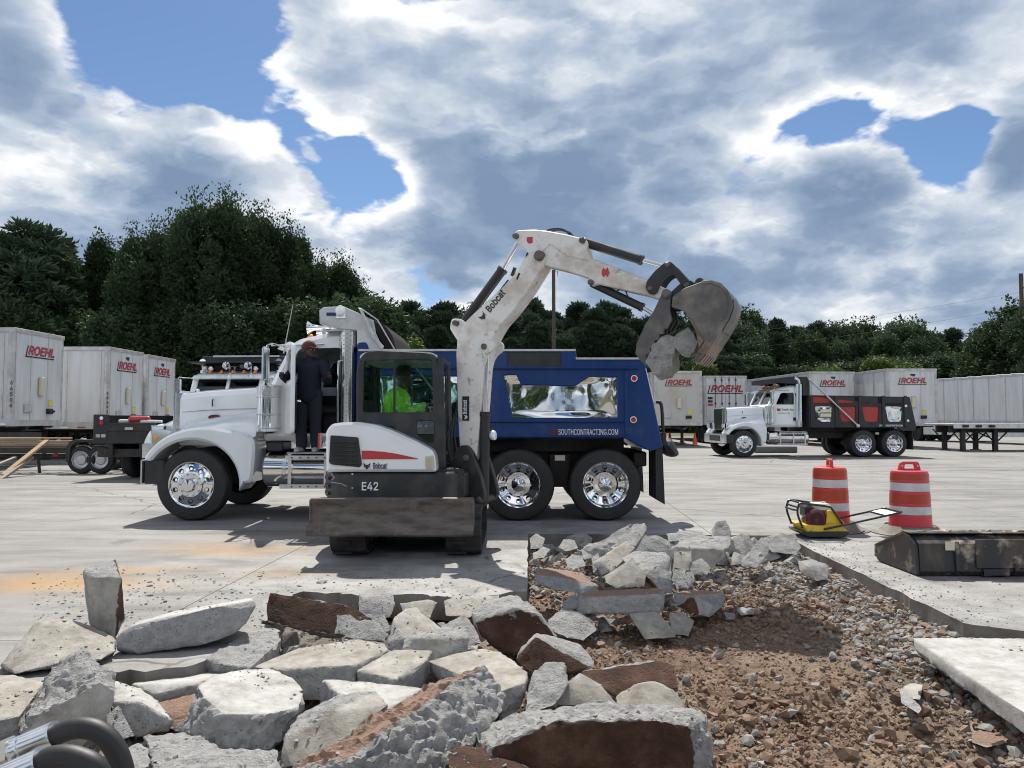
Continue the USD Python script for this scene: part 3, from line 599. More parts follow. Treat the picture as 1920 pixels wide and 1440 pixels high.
def forest(kind, k, px, top, Y, lab, group, wk=1.0):
    loc, z = px_tree(px, top, Y); s = z / np.percentile((cp if kind == 'pine' else cb)[k].vertices[:, 2], 99.5); rz = (px * 7.31) % 6.28
    key = (kind, k)
    if key in FT: return dup(FT[key], loc, rz, (s * wk, s * wk, s), lab, group)
    if kind == 'pine': T = make_tree('pine_tree', lab, cp[k], tp[k], 10, .17, MAT['leaf_p'], loc, rz, (s * wk, s * wk, s), group)
    elif kind == 'oak': T = make_tree('leafy_tree', lab, cb[k], tb[k], 10, .18, MAT['leaf_b'], loc, rz, (s * wk, s * wk, s), group)
    else: T = make_tree('bright_bush', lab, cb[k], tb[k], 10, .18, MAT['leaf_y'], loc, rz, (s * wk, s * wk, s), group, cat='bush')
    FT[key] = T; return T
forest('pine', 0, 58, 424, 46, 'big pine at the left edge with clumped needles behind the nearest trailer', None, 1.35)
forest('pine', 1, 12, 448, 48, 'pine partly cut by the left edge of the photo', None, 1.3)
forest('pine', 2, 105, 452, 50, 'pine just right of the big left-edge pine', None, 1.2)
sky = [(560, 520), (640, 540), (690, 560), (760, 572), (850, 577), (900, 582), (950, 578), (1000, 570), (1045, 574), (1090, 580), (1130, 570), (1180, 582), (1230, 584), (1275, 574), (1330, 582), (1380, 586), (1430, 588), (1480, 596), (1540, 593), (1590, 604), (1640, 602), (1690, 602), (1740, 612), (1790, 628), (1830, 632)]
sx, sy = zip(*sky); fr = random.Random(8)
for row, (Y, drop, step) in enumerate(((112, 0, 30), (105, 14, 40), (98, 38, 50))):
    px = 560 + row * 9
    while px < 1900:
        top = float(np.interp(px, sx, sy)) + drop + fr.choice((-7, -2, 4, 12, 22)) + fr.uniform(-4, 8)
        pine_ = (px < 1330 and fr.random() < .8) or fr.random() < .3
        side = next(t for lim, t in ((640, 'behind the left tree clump'), (740, 'above the tarp roll'), (850, 'left of the boom'), (945, 'between boom and wooden pole'), (1040, 'at the slender wooden pole'), (1130, 'above the middle of the blue bed'), (1215, 'above the tail of the blue bed'),
            (1310, 'above the stained trailer'), (1400, 'above the trailer with rear doors'), (1500, 'above the black truck cab'), (1610, 'above the black dump bed'), (1690, 'above the black bed tail'), (1765, 'right of the black bed tail'), (9999, 'above the long white trailer')) if px < lim)
        rank = ('rear row', 'middle row', 'front row')[row]
        if pine_: forest('pine', fr.randrange(3), px, top, Y, f'dark pine, {rank} of the far trees, {side}', f'far pines, {rank}, {side}', fr.uniform(.95, 1.2))
        else: forest('oak', fr.randrange(2), px, top, Y, f'round leafy tree, {rank} of the far trees, {side}', f'far leafy trees, {rank}, {side}', fr.uniform(.9, 1.1))
        px += step * fr.uniform(.8, 1.2)
for i, (px, top, Y, lab) in enumerate([(1905, 572, 74, 'large oak rising at the right edge behind the utility pole'), (1850, 618, 76, 'oak just left of the large right-edge oak'), (1945, 590, 70, 'oak cut by the right edge of the photo')]):
    forest('oak', i % 2, px, top, Y, lab, None, 1.25)
# trees behind the left trailers down low, and bright bushes and saplings before the tree line
for i, px in enumerate((20, 90, 150, 215, 280, 345, 410, 475, 540, 600, 655, 705)):
    where = ('above the left part of the nearest trailer', 'above the right part of the nearest trailer', 'above the gap after the nearest trailer', 'above the second left trailer', 'above the third left trailer', 'left of the black headboard', 'behind the black headboard', 'behind the truck antenna', 'behind the air horns', 'behind the cab guard', 'behind the tarp arm', 'right of the tarp roll')[i]
    forest('oak', i % 2, px, 560 + (i * 37) % 40, 44 + i % 3, 'low dark tree in the left clump, ' + where, None, 1.3)
for i, (px, top, Y) in enumerate(((1330, 672, 88), (1362, 668, 86), (1392, 676, 88), (1300, 680, 90), (1420, 690, 86), (1450, 692, 86), (1255, 684, 90), (1480, 694, 86))):
    forest('pine', i % 3, px, top, Y, 'young pine sapling in front of the far tree line behind the right trailers', 'young pines behind the right trailers', 2.0)
for i, (px, top, Y, lab) in enumerate(((748, 636, 80, 'bright yellow-green bush left of the excavator boom'), (1645, 674, 80, 'bright yellow-green bush above the white trailer right of the black truck bed'), (1690, 684, 80, 'low bright bush right of the yellow-green bush over the trailers'),
        (1322, 684, 84, 'bright bush above the stained trailer'), (1560, 690, 82, 'bright green bush peeking above the trailer behind the black truck'), (720, 650, 82, 'low bright bush behind the tarp roll'))):
    forest('bush', i % 2, px, top, Y, lab, None, 1.4)
for i, px in enumerate(range(700, 1960, 42)):
    forest('oak', i % 2, px, 668 + (i * 23) % 26, 90, 'low undergrowth tree of the far tree line, ' + ('left of the wooden pole' if px < 1038 else 'behind the blue bed' if px < 1215 else 'behind the black truck and trailers'), 'undergrowth trees at the foot of the far tree line', 1.7)

# the wood on the far side of the yard, behind the camera, that the polished steel mirrors
w_ = []
for i in range(13):
    m = (cb[i % 2]).copy(); m.apply_scale(1.3 + .1 * (i % 3)); w_.append(moved(m, (-66 + 11 * i, -52 - 3 * (i % 2), 0), i))
single('wood', w_, MAT['leaf_b'], 'green wood across the yard behind the camera', kind='stuff')
# ---------------------------------------------------------------- trucks
def ring_pos(n, r, ph=0): return [(r * math.cos(2 * PI * i / n + ph), r * math.sin(2 * PI * i / n + ph)) for i in range(n)]
TY_PROF = [(.33, 0), (.36, -.005), (.44, .0), (.50, .018), (.522, .05), (.528, .09), (.528, .19), (.522, .23), (.50, .262), (.44, .28), (.33, .28), (.31, .22), (.31, .06), (.33, 0)]
def wheel(T, x, y, z, side, kind, R=.53, under=None):
    """side -1: outer face towards -y. The tyre runs from the outer face inwards."""
    k = R / .528; ax = (0, -side, 0); o = np.array([x, y, z])
    tm = [lathe([(r * k, h) for r, h in TY_PROF], o, ax, 44)]
    for h in (.09, .125, .16, .195): tm.append(lathe([(.5285 * k, h - .004), (.531 * k, h - .012), (.531 * k, h + .012), (.5285 * k, h + .004)], o, ax, 44))
    ty = part(T, 'tyre', tm, MAT['rubber'], world=False, smooth=35)
    def L(r, h): return (r * k, h)
    if kind == 'front':
        rim = lathe([L(.335, .03), L(.342, .005), L(.335, -.004), L(.318, .002), L(.30, .02), L(.275, .012), L(.20, -.01), L(.175, -.03), L(.0, -.032)], o, ax, 40)
        hub = [lathe([L(.10, -.03), L(.10, -.10), L(.085, -.125), L(0, -.13)], o, ax, 24)]; hr, nr, hz, nz = .243, .15, -.006, -.028
    else:
        rim = lathe([L(.335, .03), L(.342, .005), L(.335, -.004), L(.318, .002), L(.305, .03), L(.295, .11), L(.20, .14), L(.175, .12), L(.0, .12)], o, ax, 40)
        hub = [lathe([L(.105, .12), L(.105, .04), L(.09, .01), L(.03, -.005), L(0, -.006)], o, ax, 24)]; hr, nr, hz, nz = .247, .15, .113, .12
    rp = part(T, 'rim', rim, MAT['chrome'], world=False, smooth=35)
    part(T, 'hub_cap', hub, MAT['chrome'], world=False, smooth=40, under=rp)
    s = np.array(ax, float)
    nuts = [cyl(o + np.array([dx * k, 0, dz * k]) + s * nz, o + np.array([dx * k, 0, dz * k]) + s * (nz - .04), .017 * k, .011 * k, 8) for dx, dz in ring_pos(10, nr)]
    part(T, 'lug_nut_ring', nuts, MAT['chrome'], world=False, under=rp, smooth=30)
    for dx, dz in ring_pos(10, hr, .31):
        c = o + np.array([dx * k, 0, dz * k]) + s * hz
        part(T, 'hand_hole', lathe([(.034 * k, .01), (.036 * k, -.004), (.031 * k, -.004), (.028 * k, .012), (0, .012)], c, s, 12), MAT['black'], world=False, under=rp)  # black discs, not openings: the dark inside is put in as colour
def mapm(ms, f): return [f(m) for m in ms]
def build_truck(name, label, loc, rz, o):
    T = thing(name, label, 'dump truck', loc, rz)
    P = lambda n, m, mat, **k: part(T, n, m, MAT[mat] if mat in MAT else mat, world=False, **k)
    both = lambda m: [m, mirrored(m)]
    # chassis
    P('chassis', both(box(-.55, 6.7, -.45, -.37, .72, 1.0)) + [box(a, a + .1, -.4, .4, .75, .95) for a in (-.5, .6, 2.0, 3.4, 5.2, 6.6)], 'chassis')
    P('subframe', box(2.55, 6.45, -.62, .62, .98, 1.235, .02), 'chassis')
    for s in (-1, 1): P('hanging_hose', tube([(3.0, s * .75, 1.1), (3.6, s * .78, .92), (4.3, s * .75, 1.12), (4.9, s * .72, 1.16)], .022, 6, 4), 'chassis')
    P('engine_block', [box(-.35, .95, -.34, .34, .55, 1.25, .05), box(.9, 1.9, -.2, .2, .6, .95, .04)], 'chassis')
    P('front_axle', [cyl((0, -1.0, .52), (0, 1.0, .52), .07), box(-.12, .12, -.9, .9, .6, .7)], 'chassis')
    for ax in (4.81, 6.09): P('drive_axle', [cyl((ax, -1.0, .53), (ax, 1.0, .53), .1), sphere((ax, 0, .55), .24)], 'chassis', smooth=40)
    P('suspension', both(box(4.6, 6.3, -.62, -.5, .62, .76)) + both(box(5.3, 5.6, -.66, -.45, .45, .95)), 'chassis')
    bz0, bz1 = .54, .90
    bp = [(-.78, -.55), (-.7, -1.12), (-.52, -1.22), (-.42, -1.22), (-.42, -1.16), (-.5, -1.05), (-.56, -.5)]
    bpoly = [(x, y) for x, y in bp[:4]] + [(-.42, -1.14)] + [(-.58, -1.02), (-.66, -.5), (-.66, .5), (-.58, 1.02), (-.42, 1.14)] + [(x, -y) for x, y in bp[:4]][::-1]
    bu = P('bumper', [box(-.745, -.705, -1.22, 1.22, bz0, bz1, .015)], 'chrome2', smooth=25)
    P('bumper_backing', box(-.703, -.40, -1.2, 1.2, bz0 + .0, bz1 - .01, .02), 'black', under=bu)
    P('fog_lamp_opening', box(-.75, -.744, -.6, .6, bz0 + .08, bz1 - .06, .002), 'black', under=bu)
    # hood and fenders
    hd = []
    for s in (-1, 1):
        for x, w, z0, z1 in ((-.44, .60, 1.02, 1.90), (.0, .70, 1.1, 1.94), (.90, .86, 1.15, 1.985)):
            hd += [(x, s * w, z0), (x, s * (w + .015), (z0 + z1) / 2), (x, s * (w - .0), z1 - .10), (x, s * (w - .05), z1 - .025), (x, s * (w - .14), z1), (x, s * .2, z1 + .03)]
    P('hood', hull(hd), 'hood', smooth=25)
    P('hood_seam', both(box(-.42, .88, -.99, -.3, 0, 0.0) if False else tube([(-.40, -.619, 1.60), (.0, -.718, 1.63), (.89, -.878, 1.66)], .005, 5)), 'decalg')
    for s in (-1, 1):
        bd = lathe([(.0, 0), (1, .0), (.95, .010), (0, .012)], (0, 0, 0), (0, -1, 0), 24); bd.vertices = np.asarray(bd.vertices) * (.10, 1, .042)
        bd = moved(bd, (.17, -.775, 1.52)); bq = P('hood_badge', bd if s < 0 else mirrored(bd), 'dimred', smooth=30)
        ring = lathe([(.98, .004), (1.04, .004), (1.04, .014), (.98, .014)], (0, 0, 0), (0, -1, 0), 24); ring.vertices = np.asarray(ring.vertices) * (.10, 1, .042); ring = moved(ring, (.17, -.775, 1.52))
        P('badge_rim', ring if s < 0 else mirrored(ring), 'chrome2', under=bq)
    gs = [box(-.56, -.44, -.56, .56, 1.02, 1.94, .04)]
    g = P('grille', gs, 'chrome2')
    P('grille_mesh', box(-.572, -.55, -.47, .47, 1.08, 1.86), 'black', under=g)
    for i in range(9): P('grille_bar', box(-.60, -.575, -.46 + i * .11, -.44 + i * .11, 1.1, 1.84), 'chrome', under=g)
    P('hood_ornament', both(moved(sphere((0, 0, 0), (.03, .012, .03), 1), (-.42, -.008, 1.96))) + [box(-.46, .0, -.012, .012, 1.93, 1.955)], 'chrome')
    t = np.radians(np.linspace(150, -8, 24)); inn = [(.0 + .70 * math.cos(a) , .53 + .66 * math.sin(a)) for a in t]
    outr = [(-.72, .88), (-.66, 1.0), (-.50, 1.17), (-.30, 1.29), (-.05, 1.36), (.2, 1.38), (.5, 1.33), (.72, 1.3), (.93, 1.2), (.91, .75), (.88, .53)]
    fpoly = roundpoly(outr, .1, 2) + inn[::-1]
    for s in (-1, 1):
        P('hood_shoulder', hull([(x, s * y, z) for x, y, z in ((-.40, .60, 1.40), (-.05, .69, 1.52), (.9, .865, 1.62), (-.36, .92, 1.235), (-.1, 1.06, 1.33), (.25, 1.12, 1.365), (.6, 1.13, 1.335), (.91, 1.12, 1.24), (.90, .86, 1.15), (-.38, .6, 1.15), (-.3, .9, 1.1), (.6, 1.1, 1.1))]), 'hood', smooth=60)
        f = prism(fpoly, -1.21, -.62, .035); P('fender', f if s < 0 else mirrored(f), 'hood', smooth=28)
        liner = prism([(x * .97, .53 + (z - .53) * .97) for x, z in inn] + [(.6, .5), (-.6, .5)], -.66, -.60); P('wheel_well', liner if s < 0 else mirrored(liner), 'black')
    # headlights
    for s in (-1, 1):
        y = s * .86
        h = P('headlight', hull([(x, y + dy, z) for x, w, zz in ((-.70, .15, .09), (-.66, .19, .115), (-.4, .16, .10)) for dy in (-w, w) for z in (1.22 - zz, 1.22 + zz)]), 'chrome', smooth=35)
        P('lamp_glass', hull([(-.715, y + dy, z) for dy in (-.13, .13) for z in (1.15, 1.29)] + [(-.69, y + dy, z) for dy in (-.15, .15) for z in (1.14, 1.30)]), 'lens', under=h)
        P('turn_signal', sphere((-.60, y + s * .19, 1.22), (.03, .012, .035), 1), 'amber', under=h)
    # cab shell with openings
    side = [(.98, 1.17), (.98, 1.96), (1.08, 2.02), (1.36, 2.60), (1.5, 2.70), (1.95, 2.80), (2.30, 2.83), (2.44, 2.76), (2.46, 1.17)]
    cab = prism(roundpoly(side, .06, 2), -1.02, 1.02, .07)
    inner = prism([(1.06, 1.22), (1.06, 1.95), (1.16, 2.02), (1.42, 2.58), (1.56, 2.66), (1.95, 2.75), (2.28, 2.77), (2.38, 2.7), (2.38, 1.22)], -.95, .95)
    door = roundpoly([(1.33, 1.28), (1.33, 2.1), (1.50, 2.55), (2.16, 2.57), (2.16, 1.28)], .08, 3)
    dcut = prism(door, -1.2, -.8)
    vent = roundpoly([(1.36, 2.05), (1.56, 2.50), (2.10, 2.52), (2.10, 2.05)], .06, 3)
    cuts = [inner]
    fcut = prism(vent, .8, 1.2); cuts.append(fcut)
    cuts.append(dcut if o['open'] else prism(vent, -1.2, -.8))
    cuts.append(prism([(z, y) for y, z in ((2.06, -.86), (2.50, -.80), (2.54, -.75), (2.54, -.05), (2.06, -.05))] if False else [(0.9, 2.06), (1.2, 2.54), (1.6, 2.54), (1.24, 2.06)], -.84, -.04))
    cuts.append(prism([(0.9, 2.06), (1.2, 2.54), (1.6, 2.54), (1.24, 2.06)], .04, .84))
    cuts.append(box(2.3, 2.6, -.6, .6, 2.05, 2.5))
    c = P('cab', boolean(cab, cuts), 'white', smooth=28)
    P('cab_lining', boolean(prism([(1.065, 1.225), (1.065, 1.95), (1.165, 2.02), (1.2, 2.06), (1.2, 1.9), (2.30, 1.9), (2.30, 2.04), (2.375, 2.04), (2.375, 1.225)], -.94, .94), [box(1.12, 2.33, -1.2, .9, 1.27, 2.5)]), 'intd')
    for s in (-1, 1): P('windshield', prism([(1.145, 2.06), (1.39, 2.54), (1.40, 2.54), (1.155, 2.06)], min(s * .04, s * .84), max(s * .04, s * .84)), 'glass' if o['open'] else 'glassd', label=None)
    P('rear_window', box(2.41, 2.417, -.6, .6, 2.05, 2.5), 'glassd')
    P('side_window', prism(vent, .985, .991), 'glassd')
    P('visor', prism([(1.16, 2.56), (1.32, 2.66), (1.36, 2.665), (1.36, 2.63), (1.2, 2.54)], -.95, .95, .004), 'chrome2' if not o['open'] else 'white')
    if o['open']:
        a = math.radians(-68); hx, hy = 1.33, -1.0
        def leaf(m):
            v = np.array(m.vertices); X, Y = v[:, 0] - hx, v[:, 1] - hy
            v2 = v.copy(); v2[:, 0] = hx + X * math.cos(a) - Y * math.sin(a); v2[:, 1] = hy + X * math.sin(a) + Y * math.cos(a); return TM(v2, m.faces, process=False)
        dd = P('door', leaf(prism(door, -1.03, -.97, .01, holes=[roundpoly([(1.42, 2.06), (1.56, 2.48), (2.10, 2.50), (2.10, 2.06)], .05, 2)])), 'white', label='driver door swung wide open')
        P('door_lining', leaf(prism([(1.4, 1.34), (1.4, 2.0), (2.1, 2.0), (2.1, 1.34)], -.968, -.94, .01)), 'intd', under=dd)
        P('door_glass', leaf(prism([(1.42, 2.06), (1.56, 2.48), (2.10, 2.50), (2.10, 2.06)], -1.003, -.998)), 'glassd', under=dd)
        P('door_handle', leaf(tube([(1.9, -.93, 1.75), (1.9, -.89, 1.75), (2.05, -.89, 1.75), (2.05, -.93, 1.75)], .012)), 'chrome', under=dd)
        P('driver_seat', [box(1.75, 2.2, -.75, -.25, 1.55, 1.7, .05), box(2.1, 2.28, -.75, -.25, 1.6, 2.35, .06), box(1.8, 2.15, -.65, -.35, 1.26, 1.55)], 'seat')
        P('steering_wheel', [lathe([(.21, -.012), (.235, 0), (.21, .012), (.195, 0), (.21, -.012)], (1.42, -.5, 1.93), (.6, 0, 1), 24), cyl((1.42, -.5, 1.93), (1.2, -.5, 1.6), .03)], 'black', smooth=40)
        P('dashboard', box(1.09, 1.32, -.92, .92, 1.65, 2.0, .04), 'intd')
    else:
        dd = P('door', prism(door, -1.032, -1.018, .004, holes=[vent]), 'white', smooth=28)
        P('door_glass', prism(vent, -1.0, -.995), 'glassd', under=dd)
        P('door_handle', box(2.05, 2.13, -1.05, -1.03, 1.42, 1.55), 'black', under=dd)
        P('door_lettering', [text('South, Inc', .075, (1.58, -1.0335, 1.82)), text('CONTRACTORS', .03, (1.42, -1.0335, 1.70), wide=1.6)], 'decalk', under=dd)
        P('door_logo', box(1.40, 1.54, -1.036, -1.0325, 1.80, 1.90), 'decalr', under=dd)
    # roof furniture
    for i, y in enumerate((-.62, -.31, 0, .31, .62)): P('marker_light', hull(np.concatenate([sphere((1.56, y, 2.735), (.07, .045, .02), 1).vertices, sphere((1.59, y, 2.79), (.03, .035, .03), 1).vertices])), 'amber', smooth=40)
    for y in (-.45, .15):
        hn = lathe([(.0, .0), (.02, .0), (.02, .45), (.03, .6), (.055, .72), (.10, .78), (.105, .79), (.04, .70)], (2.28, y, 2.95), (-1, 0, -.02), 18)
        P('air_horn', [hn, box(2.05, 2.1, y - .02, y + .02, 2.79, 2.95), box(1.72, 1.77, y - .02, y + .02, 2.74, 2.94)], 'chrome', smooth=35)
    if not o['open']:
        for y in (-.62, .62): P('spot_light', [sphere((1.62, y, 2.86), (.07, .075, .075), 1), cyl((1.62, y, 2.72), (1.62, y, 2.82), .015)], 'chrome', smooth=40)
    for s in (-1, 1): P('hood_strap', box(.86, .90, min(s * .885, s * .93), max(s * .885, s * .93), 1.36, 1.47, .008), 'black'); P('hood_handle', tube([(.12, s * .735, 1.80), (.12, s * .76, 1.79), (.12, s * .76, 1.70), (.12, s * .745, 1.69)], .008, 6), 'black')
    P('antenna', tube([(1.28, -1.02, 2.48), (1.33, -1.03, 2.75), (1.42, -1.05, 3.22)], [.012, .008, .004], 5), 'alu')
    for s in (-1, 1):
        y = s * 1.28
        mr = [tube([(1.30, s * .98, 2.58), (1.18, y, 2.60), (1.12, y, 2.58), (1.12, y, 2.02), (1.2, y, 1.98), (1.26, s * .98, 2.0)], .014, 6)]
        mp = P('mirror_bracket', mr, 'chrome', smooth=40)
        P('mirror', [box(1.06, 1.13, y - .10, y + .10, 2.05, 2.56, .03)], 'chrome2', under=mp, smooth=30)
        P('convex_mirror', sphere((1.10, y, 1.97), (.03, .085, .085), 2), 'chrome', under=mp, smooth=40)
        P('grab_rail', [tube([(1.10, s * 1.04, 2.60), (1.9, s * 1.06, 2.615)], .013, 6)] , 'chrome')
    # air cleaners, stacks, handles, tank and steps
    for s in (-1, 1):
        y = s * 1.06
        ac = P('air_cleaner', lathe([(0, 0), (.12, 0), (.175, .03), (.175, .66), (.15, .71), (0, .73)], (1.08, y, 1.28), (0, 0, 1), 30), 'mirror', smooth=35)
        for z in (1.36, 1.56, 1.82): P('strap', lathe([(.176, -.012), (.183, -.008), (.183, .008), (.176, .012)], (1.08, y, z), (0, 0, 1), 30), 'chrome2', under=ac, smooth=30)
        P('intake_screen', lathe([(.1765, 0), (.1785, 0), (.1785, .13), (.1765, .13)], (1.08, y, 1.85), (0, 0, 1), 30), 'perf', under=ac, smooth=30)
        y = s * 1.02 if o['open'] else s * 1.08
        st = P('exhaust_stack', [lathe([(.085, 0), (.085, 1.75), (.075, 1.75), (.075, 1.6)], (2.26, y, 1.2), (0, 0, 1), 20), tube([(2.26, y, 2.9), (2.24, y, 3.0), (2.17, y, 3.06), (2.08, y, 3.08)], .088, 16, 4)], 'chassis' if o['open'] else 'chrome', smooth=40)
        sh = []
        if o['open']:
            for i in range(44):
                for j in range(8):
                    a = 2 * PI * (j + .5 * (i % 2)) / 8; q = np.array([math.cos(a), math.sin(a), 0])
                    sh.append(moved(sphere((0, 0, 0), (.011, .011, .007), 0), np.array([2.26, y, 1.42 + i * .032]) + q * .134))
            P('shield_perforations', sh, 'black', under=st, kind='stuff')
        P('heat_shield', lathe([(.12, 0), (.134, 0), (.134, 1.45), (.12, 1.45)], (2.26, y, 1.4), (0, 0, 1), 28), 'perf' if o['open'] else 'chrome', under=st, smooth=35)
        P('grab_handle', tube([(2.19, s * 1.03, 2.38), (2.15, s * 1.13, 2.36), (2.13, s * 1.14, 2.25), (2.13, s * 1.14, 1.5), (2.15, s * 1.13, 1.40), (2.19, s * 1.03, 1.38)], .017, 8, 3), 'chrome', smooth=40)
        tk = P('fuel_tank', ccyl((1.02, s * .93, .74), (2.62, s * .93, .74), .255, .03, 34), 'mirror', smooth=35)
        for x in (1.35, 2.3): P('tank_strap', lathe([(.256, -.03), (.262, -.03), (.262, .03), (.256, .03)], (x, s * .93, .74), (1, 0, 0), 34), 'chrome2', under=tk, smooth=30)
        stp = P('step', [box(1.40, 2.5, s * 1.235 - .045, s * 1.235 + .045, .90, .96), box(1.40, 2.5, min(s * .9, s * 1.2), max(s * .9, s * 1.2), .985, 1.0), box(1.32, 2.5, s * 1.235 - .045, s * 1.235 + .045, .48, .54)], 'alu')
        P('step_bracket', [box(x, x + .05, min(s * 1.13, s * 1.21), max(s * 1.13, s * 1.21), .5, .98) for x in (1.42, 1.95, 2.42)], 'chrome2', under=stp)
        P('step_bolts', [cyl((1.5 + .12 * i, s * 1.28, zz), (1.5 + .12 * i, s * 1.287, zz), .012, n=8) for i in range(8) for zz in (.93, .51)], 'black', under=stp)
    P('battery_box', [box(1.05, 1.3, -1.05, -.6, 1.02, 1.16, .02)], 'black')
    # wheels
    for s in (-1, 1):
        wheel(T, 0, s * 1.20, .53, s, 'front')
        for ax in (4.81, 6.09):
            wheel(T, ax, s * 1.22, .53, s, 'rear')
            k2 = part(T, 'inner_tyre', lathe([(r, h) for r, h in TY_PROF], (ax, s * .90, .53), (0, -s, 0), 32), MAT['rubber'], world=False, smooth=35)
    o['bed'](T, P, both)
    for s in (-1, 1):
        P('mud_flap', prism([(6.83, .32), (6.83, 1.10), (6.93, 1.10), (6.96, .24)] if o['open'] else [(6.83, .30), (6.83, 1.05), (6.86, 1.05), (6.86, .28)], min(s * .62, s * 1.2), max(s * .62, s * 1.2)), 'rubber')
    P('rear_crossmember', box(6.55, 6.75, -.9, .9, .78, 1.0, .02), 'chassis')
    P('fender_light', both(box(5.35, 5.5, -1.13, -1.12, .88, .96)), 'decalg')
    return T
def wavy_panel(poly, y, amp, seed, step=.025, freq=1.8, inset=.1):
    """A dented sheet of bright steel filling a polygon in an xz plane."""
    pg = Polygon(poly); x0, z0, x1, z1 = pg.bounds
    xs, zs = np.arange(x0, x1 + step, step), np.arange(z0, z1 + step, step); X, Z = np.meshgrid(xs, zs)
    p = np.stack([X.ravel() * freq, Z.ravel() * freq * .8, np.full(X.size, seed * 3.1)], 1)
    d = (meshkit.noise(p, seed) - .5) * 2 * amp + (meshkit.fbm(p * 3.2, 2, seed + 5) - .5) * amp * .18
    ed = np.minimum.reduce([X.ravel() - x0, x1 - X.ravel(), Z.ravel() - z0, z1 - Z.ravel()]); d *= np.clip(ed / inset, .1, 1)
    v = np.stack([X.ravel(), y + d, Z.ravel()], 1); w, h = len(xs), len(zs); k = (np.arange(h - 1)[:, None] * w + np.arange(w - 1)).ravel()
    F = np.concatenate([np.stack([k, k + 1, k + w + 1], 1), np.stack([k, k + w + 1, k + w], 1)])
    c = v[F].mean(1); import shapely
    keep = shapely.contains_xy(pg.buffer(step * .8), c[:, 0], c[:, 2])
    m = TM(v, F[keep], process=False); m.remove_unreferenced_vertices(); return m
def nx(px, py): return ((px - 358) / 126.6, (975 - py) / 126.6)
def near_bed(T, P, both):
    out = [nx(*q) for q in ((668, 822), (668, 657), (1074, 657), (1077, 672), (1194, 673), (1204, 683), (1236, 838), (1213, 846), (1166, 822))]
    win = [nx(*q) for q in ((940, 704), (963, 704), (972, 722), (1072, 725), (1100, 707), (1152, 707), (1152, 783), (957, 784))]
    win2 = [nx(*q) for q in ((700, 706), (900, 706), (900, 783), (700, 783))]
    sd = prism(out, -1.22, -1.16, .012, holes=[win, win2]); fs = mirrored(prism(out, -1.22, -1.16, .012))
    b = P('dump_bed', [sd, fs, box(2.46, 2.54, -1.16, 1.16, 1.22, 2.5), box(2.5, 6.6, -1.15, 1.15, 1.24, 1.32), prism([(6.62, 2.38), (6.68, 2.38), (6.86, 1.08), (6.8, 1.02), (6.5, 1.22)], -1.15, 1.15, .01)], 'blue')
    P('steel_panel', wavy_panel(win, -1.172, .042, 3, freq=1.9), 'mirror', under=b, smooth=True, label='dented mirror-bright steel panel')
    P('steel_panel', wavy_panel(win2, -1.172, .03, 8), 'mirror', under=b, smooth=True)
    P('inner_wall', prism([nx(*q) for q in ((672, 818), (672, 690), (1175, 690), (1200, 815))], -1.13, -1.10), 'blue', under=b)
    zb = lambda py: nx(0, py)[1]; xb = lambda px: nx(px, 0)[0]
    for i, (x0, x1, y0, y1, t) in enumerate(((676, 1192, 688, 693, .035), (676, 1165, 812 + 4, 820, .03), (676, 1168, 790, 793, .022), (1165, 1172, 694, 816, .03), (905, 911, 694, 816, .03))):
        P('rib', box(xb(x0), xb(x1), -1.22 - t, -1.215, zb(y1), zb(y0), .012), 'blue', under=b)
    P('tarp_rail', [box(xb(668), xb(1074), -1.24, -1.16, zb(659), zb(655)), box(xb(1074), xb(1194), -1.24, -1.16, zb(674.5), zb(671))], 'alu', under=b)
    P('screen_panel', box(xb(948), xb(1046), -1.236, -1.222, zb(691), zb(661), .004), 'black', under=b)
    for px in (932, 1060): P('side_bracket', [box(xb(px - 12), xb(px + 12), -1.238, -1.222, zb(690), zb(661), .01), cyl((xb(px), -1.245, zb(667)), (xb(px), -1.236, zb(667)), .012, n=8)], 'blue', under=b)
    for px, py in ((1183, 710), (1181, 787)):
        x, z = nx(px, py)
        r = P('reflector', lathe([(0, 0), (.05, 0), (.05, .014), (.038, .018), (.036, .014)], (x, -1.222, z), (0, -1, 0), 24), 'decalw', under=b, smooth=30)
        P('reflector_lens', lathe([(0, .02), (.032, .018), (.036, .012)], (x, -1.222, z), (0, -1, 0), 20), 'redlens', under=b)
    x0, z0 = nx(1022, 815)
    w = nx(1041, 0)[0] - x0
    t1 = text('CGR', .083, (0, 0, 0)); k1 = w * .96 / t1.extents[0]
    P('lettering', text('CGR', .083, (x0, -1.2225, z0), wide=k1), 'dimred', under=b, label='dark red letters CGR')
    t2 = text('SOUTHCONTRACTING.COM', .083, (0, 0, 0), bold=False); k2 = (nx(1152, 0)[0] - nx(1041, 0)[0]) / t2.extents[0]
    P('lettering', text('SOUTHCONTRACTING.COM', .083, (nx(1041, 0)[0], -1.2225, z0), wide=k2, bold=False), 'decalw', under=b, label='white letters SOUTHCONTRACTING.COM')
    P('tail_hinge', [box(6.93, 7.0, -1.16, -1.0, 1.1, 1.3, .01), tube([(6.86, -1.1, 1.75), (6.93, -1.12, 1.72), (6.95, -1.12, 1.5), (6.96, -1.1, 1.25)], .025, 8, 3), hull(np.concatenate([sphere((7.03, -.9, 1.1), (.13, .3, .13), 1).vertices, sphere((7.12, -.9, .98), (.1, .3, .06), 1).vertices]))], 'chassis', under=b)
    P('edge_lamp', [box(6.80 + i * .045, 6.815 + i * .045, -1.0, -.98, 2.05 - i * .28, 2.17 - i * .28) for i in range(2)] + [tube([(6.69, -1.226, 2.24), (6.80, -1.226, 1.75)], .007, 5)], 'decalw', under=b)
